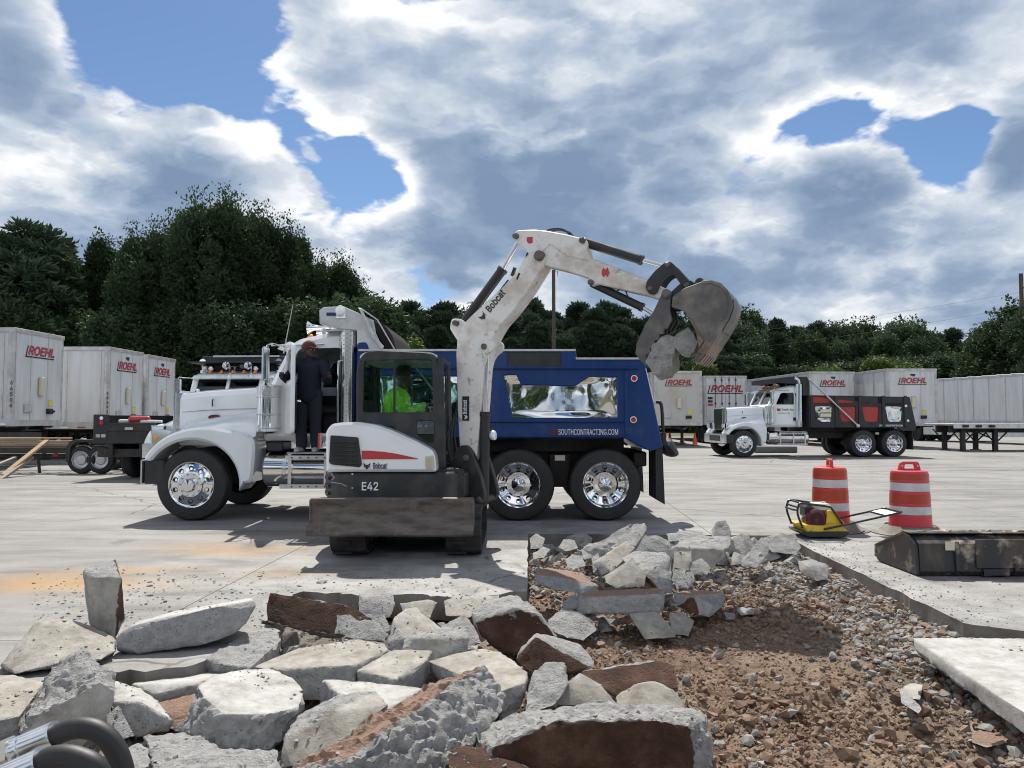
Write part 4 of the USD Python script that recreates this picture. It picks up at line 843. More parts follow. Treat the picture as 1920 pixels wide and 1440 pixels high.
    # aluminium guard over the cab
    g = [nx(*q) for q in ((592, 581), (600, 575), (638, 574), (667, 587), (694, 600), (699, 625), (712, 652), (712, 660), (664, 660), (663, 619), (625, 616), (593, 605))]
    gd = P('cab_guard', [prism(g, -1.18, -1.14, .006), prism([nx(*q) for q in ((592, 581), (600, 575), (638, 574), (650, 600), (645, 617), (625, 616), (593, 605))], 1.14, 1.18, .006)] + [box(nx(600, 0)[0], nx(694, 0)[0], -1.14, 1.14, nx(0, 620)[1], nx(0, 617)[1]), box(nx(592, 0)[0], nx(594, 0)[0], -1.14, 1.14, nx(0, 606)[1], nx(0, 580)[1]), box(nx(664, 0)[0], nx(668, 0)[0], -1.14, 1.14, nx(0, 660)[1], nx(0, 617)[1])], 'alu')
    x, z = nx(627, 589); P('guard_slot', box(x - .17, x + .10, -1.187, -1.181, z - .022, z + .028, .002), 'blue', under=gd)
    x, z = nx(632, 583); P('strobe_light', [sphere((x, -1.2, z), (.075, .05, .085), 2), box(x - .06, x + .08, -1.2, -1.18, z - .11, z + .03, .005)], 'lens', under=gd, smooth=35)
    p = [nx(*q) for q in ((667, 577), (673, 579), (700, 632), (716, 650), (712, 658), (694, 637))]
    P('tarp_arm', prism(p, -1.26, -1.22, .01), 'alu', under=gd); P('tarp_arm', mirrored(prism(p, -1.26, -1.22, .01)), 'alu', under=gd)
    prof = [nx(*q) for q in ((692, 596), (712, 606), (727, 626), (736, 655), (715, 657), (700, 632), (690, 612))]
    P('tarp_roll', prism(roundpoly(prof, .04, 2), -1.08, 1.08, .03), 'tarp', smooth=30)
    P('guard_rod', tube([nx(0, 0) and (nx(668, 578)[0], -1.12, nx(0, 576)[1]), (nx(700, 600)[0], -1.12, nx(0, 598)[1]), (nx(733, 655)[0], -1.12, nx(0, 654)[1])], .012, 6), 'alu', under=gd)
    P('front_post', prism(roundpoly([nx(*q) for q in ((664, 643), (682, 641), (688, 660), (688, 780), (664, 780))], .05, 3), -1.21, -1.02, .02), 'blue', under=b, smooth=30)
def far_bed(T, P, both):
    out = [(2.62, 1.15), (2.62, 2.42), (6.75, 2.36), (7.0, 1.2), (6.9, 1.02), (6.4, 1.02), (6.2, 1.15)]
    wins = []
    for i in range(4):
        x = 2.85 + i * .96; wins.append(roundpoly([(x, 1.98), (x + .72, 1.98), (x + .67, 1.38), (x + .12, 1.38)], .08, 3))
    tops = [[(2.80 + i * .96, 2.35), (3.5 + i * .96, 2.35), (3.5 + i * .96, 2.12), (2.80 + i * .96, 2.12)] for i in range(4)]
    sd = prism(out, -1.22, -1.16, .012, holes=wins + tops)
    b = P('dump_bed', [sd, mirrored(prism(out, -1.22, -1.16, .012)), box(2.60, 2.68, -1.16, 1.16, 1.15, 3.0), box(2.6, 6.6, -1.15, 1.15, 1.16, 1.24), prism([(6.66, 2.3), (6.72, 2.3), (6.94, 1.2), (6.88, 1.1), (6.6, 1.15)], -1.15, 1.15, .01)], 'black')
    for i, w in enumerate(wins): P('steel_panel', wavy_panel(w, -1.175, .03, 4 + i, .05), 'mirror' if i in (0, 3) else MAT['red'], under=b, smooth=True, label='red panel' if i in (1, 2) else None)
    for i, w in enumerate(tops): P('red_board', prism(w, -1.19, -1.175), 'red', under=b)
    for z in (1.55, 1.72): P('ladder_rung', tube([(2.86, -1.24, z), (3.52, -1.24, z)], .018, 6), 'black', under=b)
    for x in (2.72, 3.72, 4.68, 5.64, 6.55): P('rib', prism([(x - .06, 1.16), (x - .06, 2.40), (x + .06, 2.40), (x + .06, 1.16)], -1.26, -1.22, .01), 'black', under=b)
    P('lettering', text('CGRSOUTHCONTRACTING.COM', .06, (5.45, -1.2225, 1.2), wide=.75), 'decalw', under=b)
    for x, z in ((6.55, 2.0), (6.62, 1.42)): P('reflector', lathe([(0, .02), (.05, .016), (.05, 0)], (x, -1.262, z), (0, -1, 0), 16), 'decalw', under=b)
    gd = P('cab_guard', [prism([(1.3, 2.90), (1.3, 3.06), (1.9, 3.14), (2.6, 3.14), (2.68, 2.95), (2.68, 2.4), (2.4, 2.4), (2.4, 2.86), (1.95, 2.86)], s * 1.12 - .03, s * 1.12 + .03, .008) for s in (-1, 1)] + [box(1.3, 2.6, -1.1, 1.1, 3.0, 3.05), box(1.28, 1.33, -1.14, 1.14, 2.88, 3.06)], 'black')
    P('tarp_arm', [cyl((2.62, -1.30, 3.02), (4.55, -1.30, 1.22), .035, n=10), sphere((4.55, -1.30, 1.22), (.08, .05, .08), 1)], 'alu', smooth=40)
    P('tarp_arm', [cyl((2.62, 1.30, 3.02), (4.55, 1.30, 1.22), .035, n=10)], 'alu', smooth=40)
def behind_bed(T, P, both):
    b = P('dump_bed', [box(2.62, 6.8, -1.22, 1.22, 1.2, 2.45, .02)], 'black')
    hb = P('headboard', [box(2.5, 2.62, -1.28, 1.28, 1.2, 3.28, .03), box(1.6, 2.6, -1.28, 1.28, 3.02, 3.06)], 'black')
    P('headboard_trim', box(2.46, 2.50, -.95, .95, 3.24, 3.29), 'alu', under=hb)
    P('maker_plate', prism(roundpoly([(-.16, 2.92), (.16, 2.92), (.2, 3.0), (.16, 3.08), (-.16, 3.08), (-.2, 3.0)], .03, 2), 2.485, 2.5, plane='yz'), 'alu', under=hb)
    for s in (-1, 1): P('reflector', lathe([(0, .02), (.05, .015), (.05, 0)], (2.5, s * 1.12, 2.95), (-1, 0, 0), 16), 'decalw', under=hb)
NEAR_Y = 11.33
near_truck = build_truck('dump_truck', 'white truck cab with open door and dark blue dump bed behind the excavator', (at(358, 900, NEAR_Y)[0], NEAR_Y + 1.21, 0), 0, dict(open=True, bed=near_bed))
_f = gp(1396, 858); _rz = math.radians(5)
far_truck = build_truck('dump_truck', 'white cab with black dump bed parked before the white trailers on the right', (_f[0] - 1.2 * math.sin(_rz), _f[1] + 1.2, 0), _rz, dict(open=False, bed=far_bed))
behind_truck = build_truck('dump_truck', 'white truck with black headboard facing forward behind the blue truck hood', (-7.65, 19.2, 0), math.radians(90 - 3), dict(open=False, bed=behind_bed))
# ---------------------------------------------------------------- the excavator
EX = thing('excavator', 'white compact excavator with raised arm holding broken concrete', 'excavator', (-1.17, 9.35, 0))
def E(n, m, mat, **k): return part(EX, n, m, MAT[mat] if mat in MAT else mat, **k)
def pxz(pl, Yp): return XZ(pl, Yp)
# tracks: rubber belts round rollers, pointing at the camera
def track(x0, x1):
    yf, yb, r = 8.42, 10.32, .255; cy0, cy1, cz = yf + r - .1, yb - r, .265
    def stad(r_, n=14):
        o = [(cy1 + r_ * math.sin(t), cz + r_ * math.cos(t)) for t in np.linspace(0, PI, n)]
        return o + [(cy0 - r_ * math.sin(t), cz - r_ * math.cos(t)) for t in np.linspace(0, PI, n)]
    b = E('track_belt', prism(stad(.245), x0, x1, .008, holes=[stad(.215)], plane='yz'), 'track', smooth=35)
    L = 2 * (cy1 - cy0) + 2 * PI * .25; n = 46
    for i in range(n):
        s = L * i / n; st = cy1 - cy0
        if s < st: y, z, nn = cy0 + s, cz + .25, (0, 1)
        elif s < st + PI * .25: a = (s - st) / .25; y, z, nn = cy1 + .25 * math.sin(a), cz + .25 * math.cos(a), (math.sin(a), math.cos(a))
        elif s < 2 * st + PI * .25: y, z, nn = cy1 - (s - st - PI * .25), cz - .25, (0, -1)
        else: a = (s - 2 * st - PI * .25) / .25; y, z, nn = cy0 - .25 * math.sin(a), cz - .25 * math.cos(a), (-math.sin(a), -math.cos(a))
        t = np.array([0, nn[1], -nn[0]]); nv = np.array([0, nn[0], nn[1]]); c = np.array([0, y, z]); v = []
        xa, xb = (x0 + .01, (x0 + x1) / 2 + .03) if i % 2 else ((x0 + x1) / 2 - .03, x1 - .01)
        for x in (xa, xb):
            for q, w in ((-.006, .026), (.016, .018)):
                for sg in (-1, 1): v.append(c + nv * q + t * sg * w + np.array([x, 0, 0]))
        E('track_lug', hull(v), 'track', under=b)
    xm = (x0 + x1) / 2
    E('sprocket', [lathe([(0, -.05), (.2, -.05), (.2, .05), (0, .05)], (xm, cy1, cz), (1, 0, 0), 22), lathe([(0, -.13), (.09, -.13), (.09, .13), (0, .13)], (xm, cy1, cz), (1, 0, 0), 16)], 'steel', smooth=30)
    E('idler', [lathe([(0, -.06), (.2, -.06), (.2, .06), (0, .06)], (xm, cy0, cz), (1, 0, 0), 22), lathe([(0, -.14), (.06, -.14), (.06, .14), (0, .14)], (xm, cy0, cz), (1, 0, 0), 14)], 'steel', smooth=30)
    for i in range(4): y = cy0 + .28 + i * .26; E('roller', lathe([(0, -.13), (.075, -.13), (.075, .13), (0, .13)], (xm, y, .115), (1, 0, 0), 14), 'steel', smooth=30)
    E('track_frame', [box(xm - .09, xm + .09, cy0 + .12, cy1 - .12, .16, .36, .02)], 'excb')
track(-1.97, -1.58); track(-.72, -.33)
E('undercarriage', [box(-1.6, -.7, 8.75, 9.95, .28, .50, .05), cyl((-1.15, 9.35, .45), (-1.15, 9.35, .66), .38, n=32)], 'excb', smooth=30)
E('underside_skid', box(-1.45, -.86, 8.6, 9.9, .16, .30, .04), 'excb')
# blade
bp = [(8.02, .30), (7.965, .33), (8.005, .42), (8.025, .52), (8.02, .60), (7.995, .655), (8.03, .665), (8.065, .60), (8.07, .50), (8.055, .40)]
bl = E('blade', prism(roundpoly(bp, .03, 3), -2.09, -.40, .004, plane='yz'), 'steel', smooth=35)
E('cutting_edge', prism([(7.955, .29), (7.945, .31), (7.985, .405), (8.002, .40), (7.972, .29)], -2.12, -.40, .002, plane='yz'), 'steel', under=bl)
E('blade_top_plate', box(-2.09, -.40, 8.0, 8.12, .655, .675, .004), 'steel', under=bl)
E('blade_wing', [prism([(8.0, .31), (8.0, .66), (8.12, .66), (8.12, .4)], x, x + .015, plane='yz') for x in (-2.10, -.41)], 'steel', under=bl)
for x in (-1.55, -.85): E('blade_arm', prism([(8.06, .36), (8.06, .54), (8.9, .42), (8.9, .30)], x - .06, x + .06, .01, plane='yz'), 'excb')
E('blade_cylinder', cyl((-1.2, 8.1, .52), (-1.2, 8.8, .48), .05), 'excb', smooth=40)
# upper structure, facing +x
YH = 8.62
cw = [(599, 880), (603, 876), (760, 882), (850, 880), (870, 872), (870, 940), (640, 941), (606, 934), (599, 925)]
c = [(-2.165, 8.62)]
zb, zt = at(700, 940, YH)[2], at(700, 886, YH)[2]
body = [(-.72, 8.58), (-1.85, 8.56), (-2.05, 8.68), (-2.17, 8.95), (-2.22, 9.35), (-2.17, 9.75), (-2.05, 10.05), (-1.85, 10.15), (-.62, 10.15), (-.5, 9.9), (-.5, 8.9)]
cwp = E('counterweight', prism(roundpoly(body, .1, 3), zb + .02, zt, .02, plane='xy'), 'excb', smooth=30)
lp = E('lower_skirt', prism(roundpoly([(x * .985 - .015, 9.35 + (y - 9.35) * .96) for x, y in body], .1, 3), zb - .03, zb + .018, .01, plane='xy'), 'excb', smooth=30)
for i in range(3):
    pa, pb = np.array([-2.065, 8.70]), np.array([-2.150, 8.90]); n2 = np.array([-.92, -.39]) * .012; z_ = zt - .07 - i * .085
    E('louvre', hull([(*(p + k * n2), z) for p in (pa, pb) for k in (-1.5, .6) for z in (z_ - .018, z_ + .018)]), 'black', under=cwp)
x0, z0 = pxz([(677, 919)], 8.56)[0]
E('model_number', text('E42', .088, (x0, 8.5585, z0), wide=.86, shear=.0), 'decalw', under=cwp)
for px, py in ((661, 889), (661, 915)): x, z = pxz([(px, py)], 8.56)[0]; E('bolt', cyl((x, 8.565, z), (x, 8.55, z), .011, n=8), 'alu', under=cwp)
E('scuff_mark', [tube([pxz([q], 8.56)[0][:1] + (8.561,) + pxz([q], 8.56)[0][1:] for q in ((621, 888), (627, 896), (622, 900))], .005, 5), tube([pxz([q], 8.56)[0][:1] + (8.561,) + pxz([q], 8.56)[0][1:] for q in ((621, 904), (640, 907), (650, 912))], .005, 5)], 'decalg', under=cwp)
E('swing_deck', box(-2.0, -.55, 8.75, 10.0, zb - .02, zt + .03), 'excb')
# white engine cover on the near side
cov = [(611, 885), (610, 812), (613, 805), (621, 795), (640, 792), (669, 791), (706, 797), (737, 808), (779, 827), (806, 842), (812, 847), (816, 858), (818, 885)]
cp_ = pxz(cov, 8.55)
sh = prism(roundpoly(cp_, .03, 2), 8.55, 9.02, .03)
cv = E('engine_cover', [sh, prism(roundpoly(pxz([(611, 885), (610, 812), (621, 797), (660, 793), (668, 820), (668, 885)], 8.55), .05, 3), 9.022, 10.1, .06)], 'white', smooth=32)
YC = 8.548
gp_ = pxz([(620, 816), (672, 820), (679, 871), (675, 876), (622, 871), (617, 867)], YC)
gr = E('side_grille', prism(roundpoly(gp_, .015, 2), YC - .014, YC - .001, .005), 'black', under=cv)
for i in range(6):
    za = pxz([(0, 826 + i * 8)], YC)[0][1]; k = i * .0045
    E('grille_slat', prism([(gp_[0][0] + .02, za), (gp_[1][0] - .015 + k, za - .012), (gp_[1][0] - .015 + k, za - .028), (gp_[0][0] + .02, za - .016)], YC - .034, YC - .014, .005), 'excb', under=gr)
E('red_stripe', prism(pxz([(678, 845), (692, 845), (720, 847), (745, 851), (784, 859.5), (784, 860.5), (679, 861)], YC), YC - .0035, YC - .001), 'decalr', under=cv)
E('tail_light', box(-2.17, -2.15, 8.60, 8.70, 1.16, 1.34, .005), 'redlens', under=cv)
x0, z0 = pxz([(699, 878.5)], YC)[0]; t = text('Bobcat', .062, (0, 0, 0)); kk = (pxz([(731, 0)], YC)[0][0] - x0) / t.extents[0]
E('brand_lettering', text('Bobcat', .062, (x0, YC - .003, z0), wide=kk), 'decalk', under=cv)
CAT = [(-.5, .5), (-.35, .25), (-.12, .12), (.12, .12), (.35, .25), (.5, .5), (.46, .05), (.40, -.12), (.5, -.3), (.25, -.22), (.12, -.5), (-.12, -.5), (-.25, -.22), (-.5, -.3), (-.40, -.12), (-.46, .05)]
CEYES = [[(-.3, .02), (-.1, -.08), (-.26, -.1)], [(.3, .02), (.26, -.1), (.1, -.08)]]
def emblem(c, s, xd, up, y=None):
    m = prism([(a * s, b * s) for a, b in CAT], 0, .003, holes=[[(a * s, b * s) for a, b in e] for e in CEYES], plane='xy'); v = np.asarray(m.vertices)
    xd, up = np.asarray(xd, float), np.asarray(up, float); return TM(np.asarray(c) + np.outer(v[:, 0], xd) + np.outer(v[:, 1], up) + np.outer(v[:, 2], np.cross(xd, up)), m.faces, process=False)
x, z = pxz([(688, 873)], YC)[0]; E('emblem', emblem((x, YC - .003, z), .075, (1, 0, 0), (0, 0, 1)), 'decalk', under=cv)
wl = pxz([(797, 856), (813, 854), (816, 878), (798, 880)], YC); wb = E('warning_label', prism(wl, YC - .004, YC - .001), 'cream', under=cv)
E('label_print', [box(wl[0][0] + .012, wl[1][0] - .02, YC - .0065, YC - .0042, z_ - .004, z_) for z_ in np.linspace(wl[0][1] - .02, wl[3][1] + .02, 6)], 'decalg', under=wb)
# cab
YN, YF = 8.86, 9.92
co = [(668, 800), (668, 700), (671, 680), (678, 666), (690, 658), (707, 656), (800, 660), (815, 665), (823, 680), (832, 800), (836, 880), (760, 880), (740, 800)]
cox = pxz(co, YN)
wn = roundpoly(pxz([(682, 676), (810, 674), (812, 773), (679, 773)], YN), .045, 3)
w2 = roundpoly(pxz([(782, 788), (814, 790), (813, 830), (801, 831), (781, 815)], YN), .03, 2)
fr_ = E('cab_frame', [prism(roundpoly(cox, .04, 2), YN, YN + .06, .012, holes=[wn, w2]), prism(roundpoly(cox, .04, 2), YF - .06, YF, .012, holes=[roundpoly(pxz([(684, 680), (740, 678), (740, 785), (684, 785)], YN), .05, 3), roundpoly(pxz([(752, 678), (814, 676), (820, 800), (752, 800)], YN), .05, 3)])], 'excb', smooth=30)
xl, xr = cox[0][0], pxz([(828, 700)], YN)[0][0]; zr = pxz([(0, 657)], YN)[0][1]
E('cab_roof', prism(roundpoly([(xl + .01, zr - .09), (xl + .05, zr - .03), (xl + .18, zr + .005), (xr - .12, zr - .02), (xr - .02, zr - .07), (xr - .02, zr - .1)], .03, 2), YN + .05, YF - .05, .0), 'white', under=fr_, smooth=30)
E('cab_post', [box(xl, xl + .06, YN + .05, YN + .14, 1.2, zr - .1), box(xl, xl + .06, YF - .14, YF - .05, 1.2, zr - .1), box(xl, xl + .05, YN + .05, YF - .05, 1.2, 1.5), tube([(xr + .02, YN + .03, 1.0), (xr - .02, YN + .03, zr - .06)], .035, 8), tube([(xr + .02, YF - .03, 1.0), (xr - .02, YF - .03, zr - .06)], .035, 8), box(xr - .05, xr + .0, YN + .05, YF - .05, zr - .12, zr - .06)], 'excb', under=fr_, smooth=30)
E('window_divider', box(*(pxz([(744, 0)], YN)[0][0] + np.array([-.012, .012])), YN + .01, YN + .045, pxz([(0, 773)], YN)[0][1], pxz([(0, 676)], YN)[0][1]), 'black', under=fr_)
E('side_glass', prism(wn, YN + .022, YN + .027), 'glassg', under=fr_); E('side_glass', prism(w2, YN + .022, YN + .027), 'glassg', under=fr_)
E('far_glass', prism(pxz([(684, 680), (814, 677), (820, 798), (684, 785)], YN), YF - .032, YF - .028), 'glassg', under=fr_)
E('windscreen', box(xr - .012, xr - .007, YN + .06, YF - .06, 1.0, zr - .1), 'glassg', under=fr_)
E('rear_glass', box(xl + .02, xl + .025, YN + .14, YF - .14, 1.5, zr - .12), 'glassg', under=fr_)
E('roof_lining', box(xl + .08, xr - .1, YN + .08, YF - .08, zr - .14, zr - .10), 'intr', under=fr_)
E('cab_floor', box(xl + .05, xr - .03, YN + .07, YF - .07, .98, 1.02), 'seat', under=fr_)
E('seat', [box(-1.68, -1.22, 9.12, 9.62, 1.08, 1.24, .04), hull([(-1.74, 9.14, 1.2), (-1.60, 9.14, 1.2), (-1.74, 9.6, 1.2), (-1.60, 9.6, 1.2), (-1.78, 9.2, 1.72), (-1.68, 9.2, 1.72), (-1.78, 9.54, 1.72), (-1.68, 9.54, 1.72)]), box(-1.6, -1.3, 9.2, 9.5, 1.0, 1.1)], 'seat', smooth=30)
for y in (9.08, 9.66): E('control_console', [box(-1.45, -1.08, y - .05, y + .05, 1.3, 1.4, .02), tube([(-1.06, y, 1.36), (-1.02, y, 1.5), (-1.0, y, 1.58)], .016), sphere((-1.0, y, 1.6), (.026, .026, .045), 1)], 'black', smooth=40)
E('grab_pole', tube([pxz([(770, 676)], 9.5)[0][:1] + (9.5,) + pxz([(770, 676)], 9.5)[0][1:], pxz([(815, 735)], 9.5)[0][:1] + (9.5,) + pxz([(815, 735)], 9.5)[0][1:]], .014), 'alu')
E('wiper', tube([(xr + .02, 9.0, 1.35), (xr + .03, 9.1, 1.7), (xr + .02, 9.14, 2.0)], .008, 5), 'black', under=fr_)
x, z = pxz([(748, 678)], YN)[0]; E('window_sticker', box(x, x + .09, YN + .0275, YN + .029, z - .04, z), MAT['glassg'], under=fr_)
# boom and arm, all in the plane through the swing post
YB = 9.1
TB = math.radians(24)                       # the boom is swung to the right and towards us
XF = at(880, 858, YB)[0]; CB, SB = math.cos(TB), math.sin(TB)
def PB(px, py):
    d = at(px, py, 1.0) - np.array([0, 0, CAM_H]); k = (XF * SB + YB * CB) / (d[0] * SB + CB)
    return (XF + (d[0] * k - XF) * CB - (k - YB) * SB, CAM_H + d[2] * k)
def rotB(v):
    v = np.array(v, float).reshape(-1, 3); x, y = v[:, 0] - XF, v[:, 1] - YB
    return np.column_stack([XF + x * CB + y * SB, YB - x * SB + y * CB, v[:, 2]])
def EB(n, m, mat, **k):
    ms = [TM(rotB(q.vertices), q.faces, process=False) for q in (m if isinstance(m, (list, tuple)) else [m])]
    return E(n, ms if len(ms) > 1 else ms[0], mat, **k)
def pxb(pl, _=None): return [PB(*q) for q in pl]
def slab(pl, y0, y1, b=.008, holes=(), r=0):
    q = pxb(pl, YB); return prism(roundpoly(q, r, 2) if r else q, y0, y1, b, holes=[pxb(h, YB) for h in holes])
def pt(px, py, y=9.23): x, z = pxb([(px, py)], YB)[0]; return np.array([x, y, z])
BM = [(862, 850), (858, 780), (855, 665), (857, 633), (866, 610), (885, 590), (905, 572), (940, 540), (966, 512), (982, 485), (994, 472), (1012, 470), (1022, 480), (1019, 498), (990, 545), (963, 582), (938, 610), (926, 630), (916, 652), (907, 690), (901, 770), (893, 856), (880, 866)]
bm = EB('boom', slab(BM, 9.1, 9.36, .012, r=.03), 'boomw', smooth=32)
EB('pin_boss', [slab([(845, 597), (841, 615), (857, 640), (868, 628), (872, 604), (860, 597)], 9.12, 9.16, r=.03), slab([(845, 597), (841, 615), (857, 640), (868, 628), (872, 604), (860, 597)], 9.30, 9.34, r=.03), slab([(902, 640), (917, 634), (928, 642), (927, 655), (915, 664), (906, 680)], 9.08, 9.12, r=.03), slab([(902, 640), (917, 634), (928, 642), (927, 655), (915, 664), (906, 680)], 9.34, 9.38, r=.03)], 'boomw', under=bm, smooth=30)
def pin(px, py, y0=9.04, y1=9.42, r=.03, n='pivot_pin', mat='steel', under=None): EB(n, lathe([(0, 0), (r * .6, 0), (r, .012), (r, y1 - y0 - .012), (r * .6, y1 - y0), (0, y1 - y0)], pt(px, py, y0), (0, 1, 0), 18), mat, under=under, smooth=30)
for px, py, r in ((855, 606, .035), (909, 650, .035), (1012, 480, .06), (880, 858, .05)): pin(px, py, 9.05, 9.41, r)
def cylinder(n, a, b, c, y, r, rr):
    q = EB(n, [ccyl(pt(*a, y), pt(*b, y), r, .012), cyl(pt(*b, y) - (pt(*b, y) - pt(*a, y)) * .05, pt(*b, y), r * 1.12), sphere(pt(*a, y), (r * 1.05,) * 3, 1)], 'black', smooth=35)
    EB('piston_rod', [cyl(pt(*b, y), pt(*c, y), rr), sphere(pt(*c, y), (rr * 1.8,) * 3, 1)], 'rod', under=q, smooth=35)
cylinder('arm_cylinder', (858, 606), (935, 500), (966, 444), 9.23, .058, .026)
cylinder('boom_cylinder', (903, 940), (905, 772), (909, 652), 9.16, .062, .03)
cylinder('bucket_cylinder', (1090, 450), (1199, 484), (1252, 498), 9.23, .052, .022)
cylinder('thumb_cylinder', (1106, 529), (1200, 574), (1226, 590), 9.23, .045, .02)
AM = [(961, 436), (968, 430), (1000, 429), (1022, 431), (1060, 438), (1096, 447), (1100, 455), (1097, 465), (1102, 476), (1112, 484), (1153, 500), (1217, 525), (1257, 545), (1264, 553), (1258, 563), (1245, 564), (1213, 553), (1120, 532), (1108, 536), (1101, 530), (1103, 521), (1060, 507), (1022, 498), (1000, 490), (988, 474), (977, 461), (962, 450)]
am = EB('arm', slab(AM, 9.13, 9.33, .012, r=.02), 'boomw', smooth=32)
for px, py, r in ((966, 442, .035), (1091, 450, .035), (1107, 529, .032), (1219, 541, .034), (1251, 552, .036)): pin(px, py, 9.08, 9.38, r)
EB('weld_gusset', [tube([pt(1000, 484, 9.127), pt(1030, 455, 9.127), pt(1062, 478, 9.127), pt(1102, 487, 9.127)], .006, 5)], 'boomw', under=am)
EB('mark_decal', prism(pxb([(1127, 506), (1130, 501), (1134, 505), (1138, 500), (1141, 510), (1138, 519), (1134, 514), (1131, 519), (1127, 515)], YB), 9.126, 9.1295), 'decalr', under=am)
EB('flag_sticker', prism(pxb([(986, 444), (997, 443), (997, 454), (990, 456), (986, 451)], YB), 9.126, 9.1295), 'decalr', under=am)
EB('hydraulic_hose', [tube([pt(1012, 432, 9.2), pt(1030, 426, 9.2), pt(1050, 427, 9.2), pt(1064, 437, 9.2)], .012, 6, 5), tube([pt(1016, 432, 9.26), pt(1036, 425, 9.26), pt(1058, 430, 9.26), pt(1066, 438, 9.26)], .012, 6, 5), tube([pt(990, 487, 9.15), pt(984, 480, 9.15), pt(988, 470, 9.15)], .012, 6, 4), tube([pt(1148, 545, 9.2), pt(1158, 540, 9.2), pt(1166, 538, 9.2), pt(1172, 552, 9.2), pt(1176, 556, 9.2)], .008, 6, 4),
   tube([pt(898, 588, 9.22), pt(930, 556, 9.22), pt(948, 528, 9.22), pt(962, 520, 9.22), pt(970, 522, 9.22), pt(978, 510, 9.22)], .010, 6, 4), tube([pt(868, 608, 9.3), pt(905, 560, 9.34), pt(940, 520, 9.3)], .012, 6, 4)], 'black', smooth=40)
EB('hose_fitting', [cyl(pt(956, 516, 9.16), pt(962, 500, 9.16), .022), cyl(pt(969, 524, 9.12), pt(974, 512, 9.12), .024)], 'black')
for i, (px, py, s) in enumerate(((905, 593, .085),)):
    d = np.array([math.cos(math.radians(47)), 0, math.sin(math.radians(47))]); u = np.array([-d[2], 0, d[0]])
    EB('emblem', emblem(pt(px, py, 9.098), s, d, u), 'decalk', under=bm); EB('brand_lettering', text('Bobcat', .083, pt(918, 587, 9.098), d, u, wide=.8), 'decalk', under=bm)
st = EB('black_sticker', prism(pxb([(867, 743), (880, 743), (880, 789), (867, 789)], YB), 9.095, 9.0985), 'decalk', under=bm)
EB('brand_lettering', text('Bobcat', .05, pt(875.5, 777, 9.094), (0, 0, 1), (-1, 0, 0), wide=.75), 'decalw', under=st); EB('emblem', emblem(pt(873.5, 782, 9.094), .05, (0, 0, 1), (-1, 0, 0)), 'decalw', under=st)
# swing post and hoses at the boom foot
EB('swing_post', [slab([(850, 870), (862, 838), (880, 832), (893, 850), (905, 885), (915, 925), (912, 940), (895, 942), (870, 940), (852, 930), (848, 900)], 9.02, 9.09, .012, r=.06), slab([(850, 870), (862, 838), (880, 832), (893, 850), (905, 885), (915, 925), (912, 940), (895, 942), (870, 940), (852, 930), (848, 900)], 9.37, 9.44, .012, r=.06), cyl(pt(850, 945, 9.23), pt(850, 870, 9.23), .17, n=24)], 'excb', smooth=30)
for px, py in ((904, 936), (880, 858)): pin(px, py, 8.99, 9.47, .04)
EB('boom_foot_hose', [tube([pt(842 + i * 4, 880 - i * 3, 9.05 + i * .05), pt(838 + i * 3, 830 - i * 6, 9.04 + i * .04), pt(848 + i * 2, 795 - i * 12, 9.08 + i * .03), pt(856, 770 - i * 18, 9.12 + i * .02), pt(857, 690 - i * 10, 9.16 + i * .03)], .014, 7, 4) for i in range(4)], 'black', smooth=40)
EB('work_light', lathe([(0, 0), (.05, 0), (.06, .03), (.055, .05), (0, .055)], pt(914, 817, 9.2), (1, 0, .1), 16), 'lens', smooth=30)
# linkage, bucket, thumb
LK = [(1210, 540), (1213, 527), (1227, 509), (1238, 499), (1248, 491), (1256, 490), (1263, 495), (1278, 512), (1293, 527), (1298, 536), (1290, 543), (1282, 538), (1274, 530), (1266, 518), (1259, 513), (1250, 518), (1243, 526), (1238, 535), (1230, 551), (1218, 552)]
EB('link', slab(LK, 9.09, 9.125, .006, r=.02), 'black', smooth=30); EB('link', slab(LK, 9.335, 9.37, .006, r=.02), 'black', smooth=30)
for px, py in ((1219, 541), (1252, 497), (1288, 535)): pin(px, py, 9.07, 9.39, .03)
EB('coupler', [slab([(1245, 556), (1258, 546), (1275, 530), (1292, 524), (1306, 532), (1312, 527), (1322, 531), (1325, 545), (1300, 552), (1280, 562), (1272, 578), (1262, 580), (1254, 572)], y, y + .03, .006, r=.015) for y in (9.12, 9.31)] + [slab([(1262, 552), (1320, 534), (1322, 545), (1275, 568)], 9.13, 9.33, .01)], 'black', smooth=30)
pin(1313, 531, 9.05, 9.41, .05, 'coupler_pin', 'black')
outer = [(1322, 533), (1339, 531), (1357, 537), (1369, 549), (1376, 564), (1377, 580), (1370, 600), (1357, 622), (1342, 645), (1327, 667), (1315, 680)]
inner_edge = [(1308, 672), (1320, 645), (1309, 622), (1297, 600), (1290, 589), (1282, 585), (1266, 580), (1268, 560), (1290, 545)]
W0, W1 = 8.92, 9.54
bk = EB('bucket_side', slab(outer + inner_edge, W0, W0 + .025, .005, r=.012), 'bucket', smooth=30); EB('bucket_side', slab(outer + inner_edge, W1 - .025, W1, .005, r=.012), 'bucket', smooth=30)
oo = np.array(pxb(outer, YB)); ii = _inset(np.vstack([oo, oo[::-1] + 1e-6])[:len(oo)], 0) ; nrm = []
for i in range(len(oo)):
    d = oo[min(i + 1, len(oo) - 1)] - oo[max(i - 1, 0)]; d /= np.linalg.norm(d); nrm.append((-d[1], d[0]))
cen = oo.mean(0) + np.array([-.25, .0]); nrm = np.array([n if np.dot(n, q - cen) > 0 else (-n[0], -n[1]) for n, q in zip(np.array(nrm), oo)])
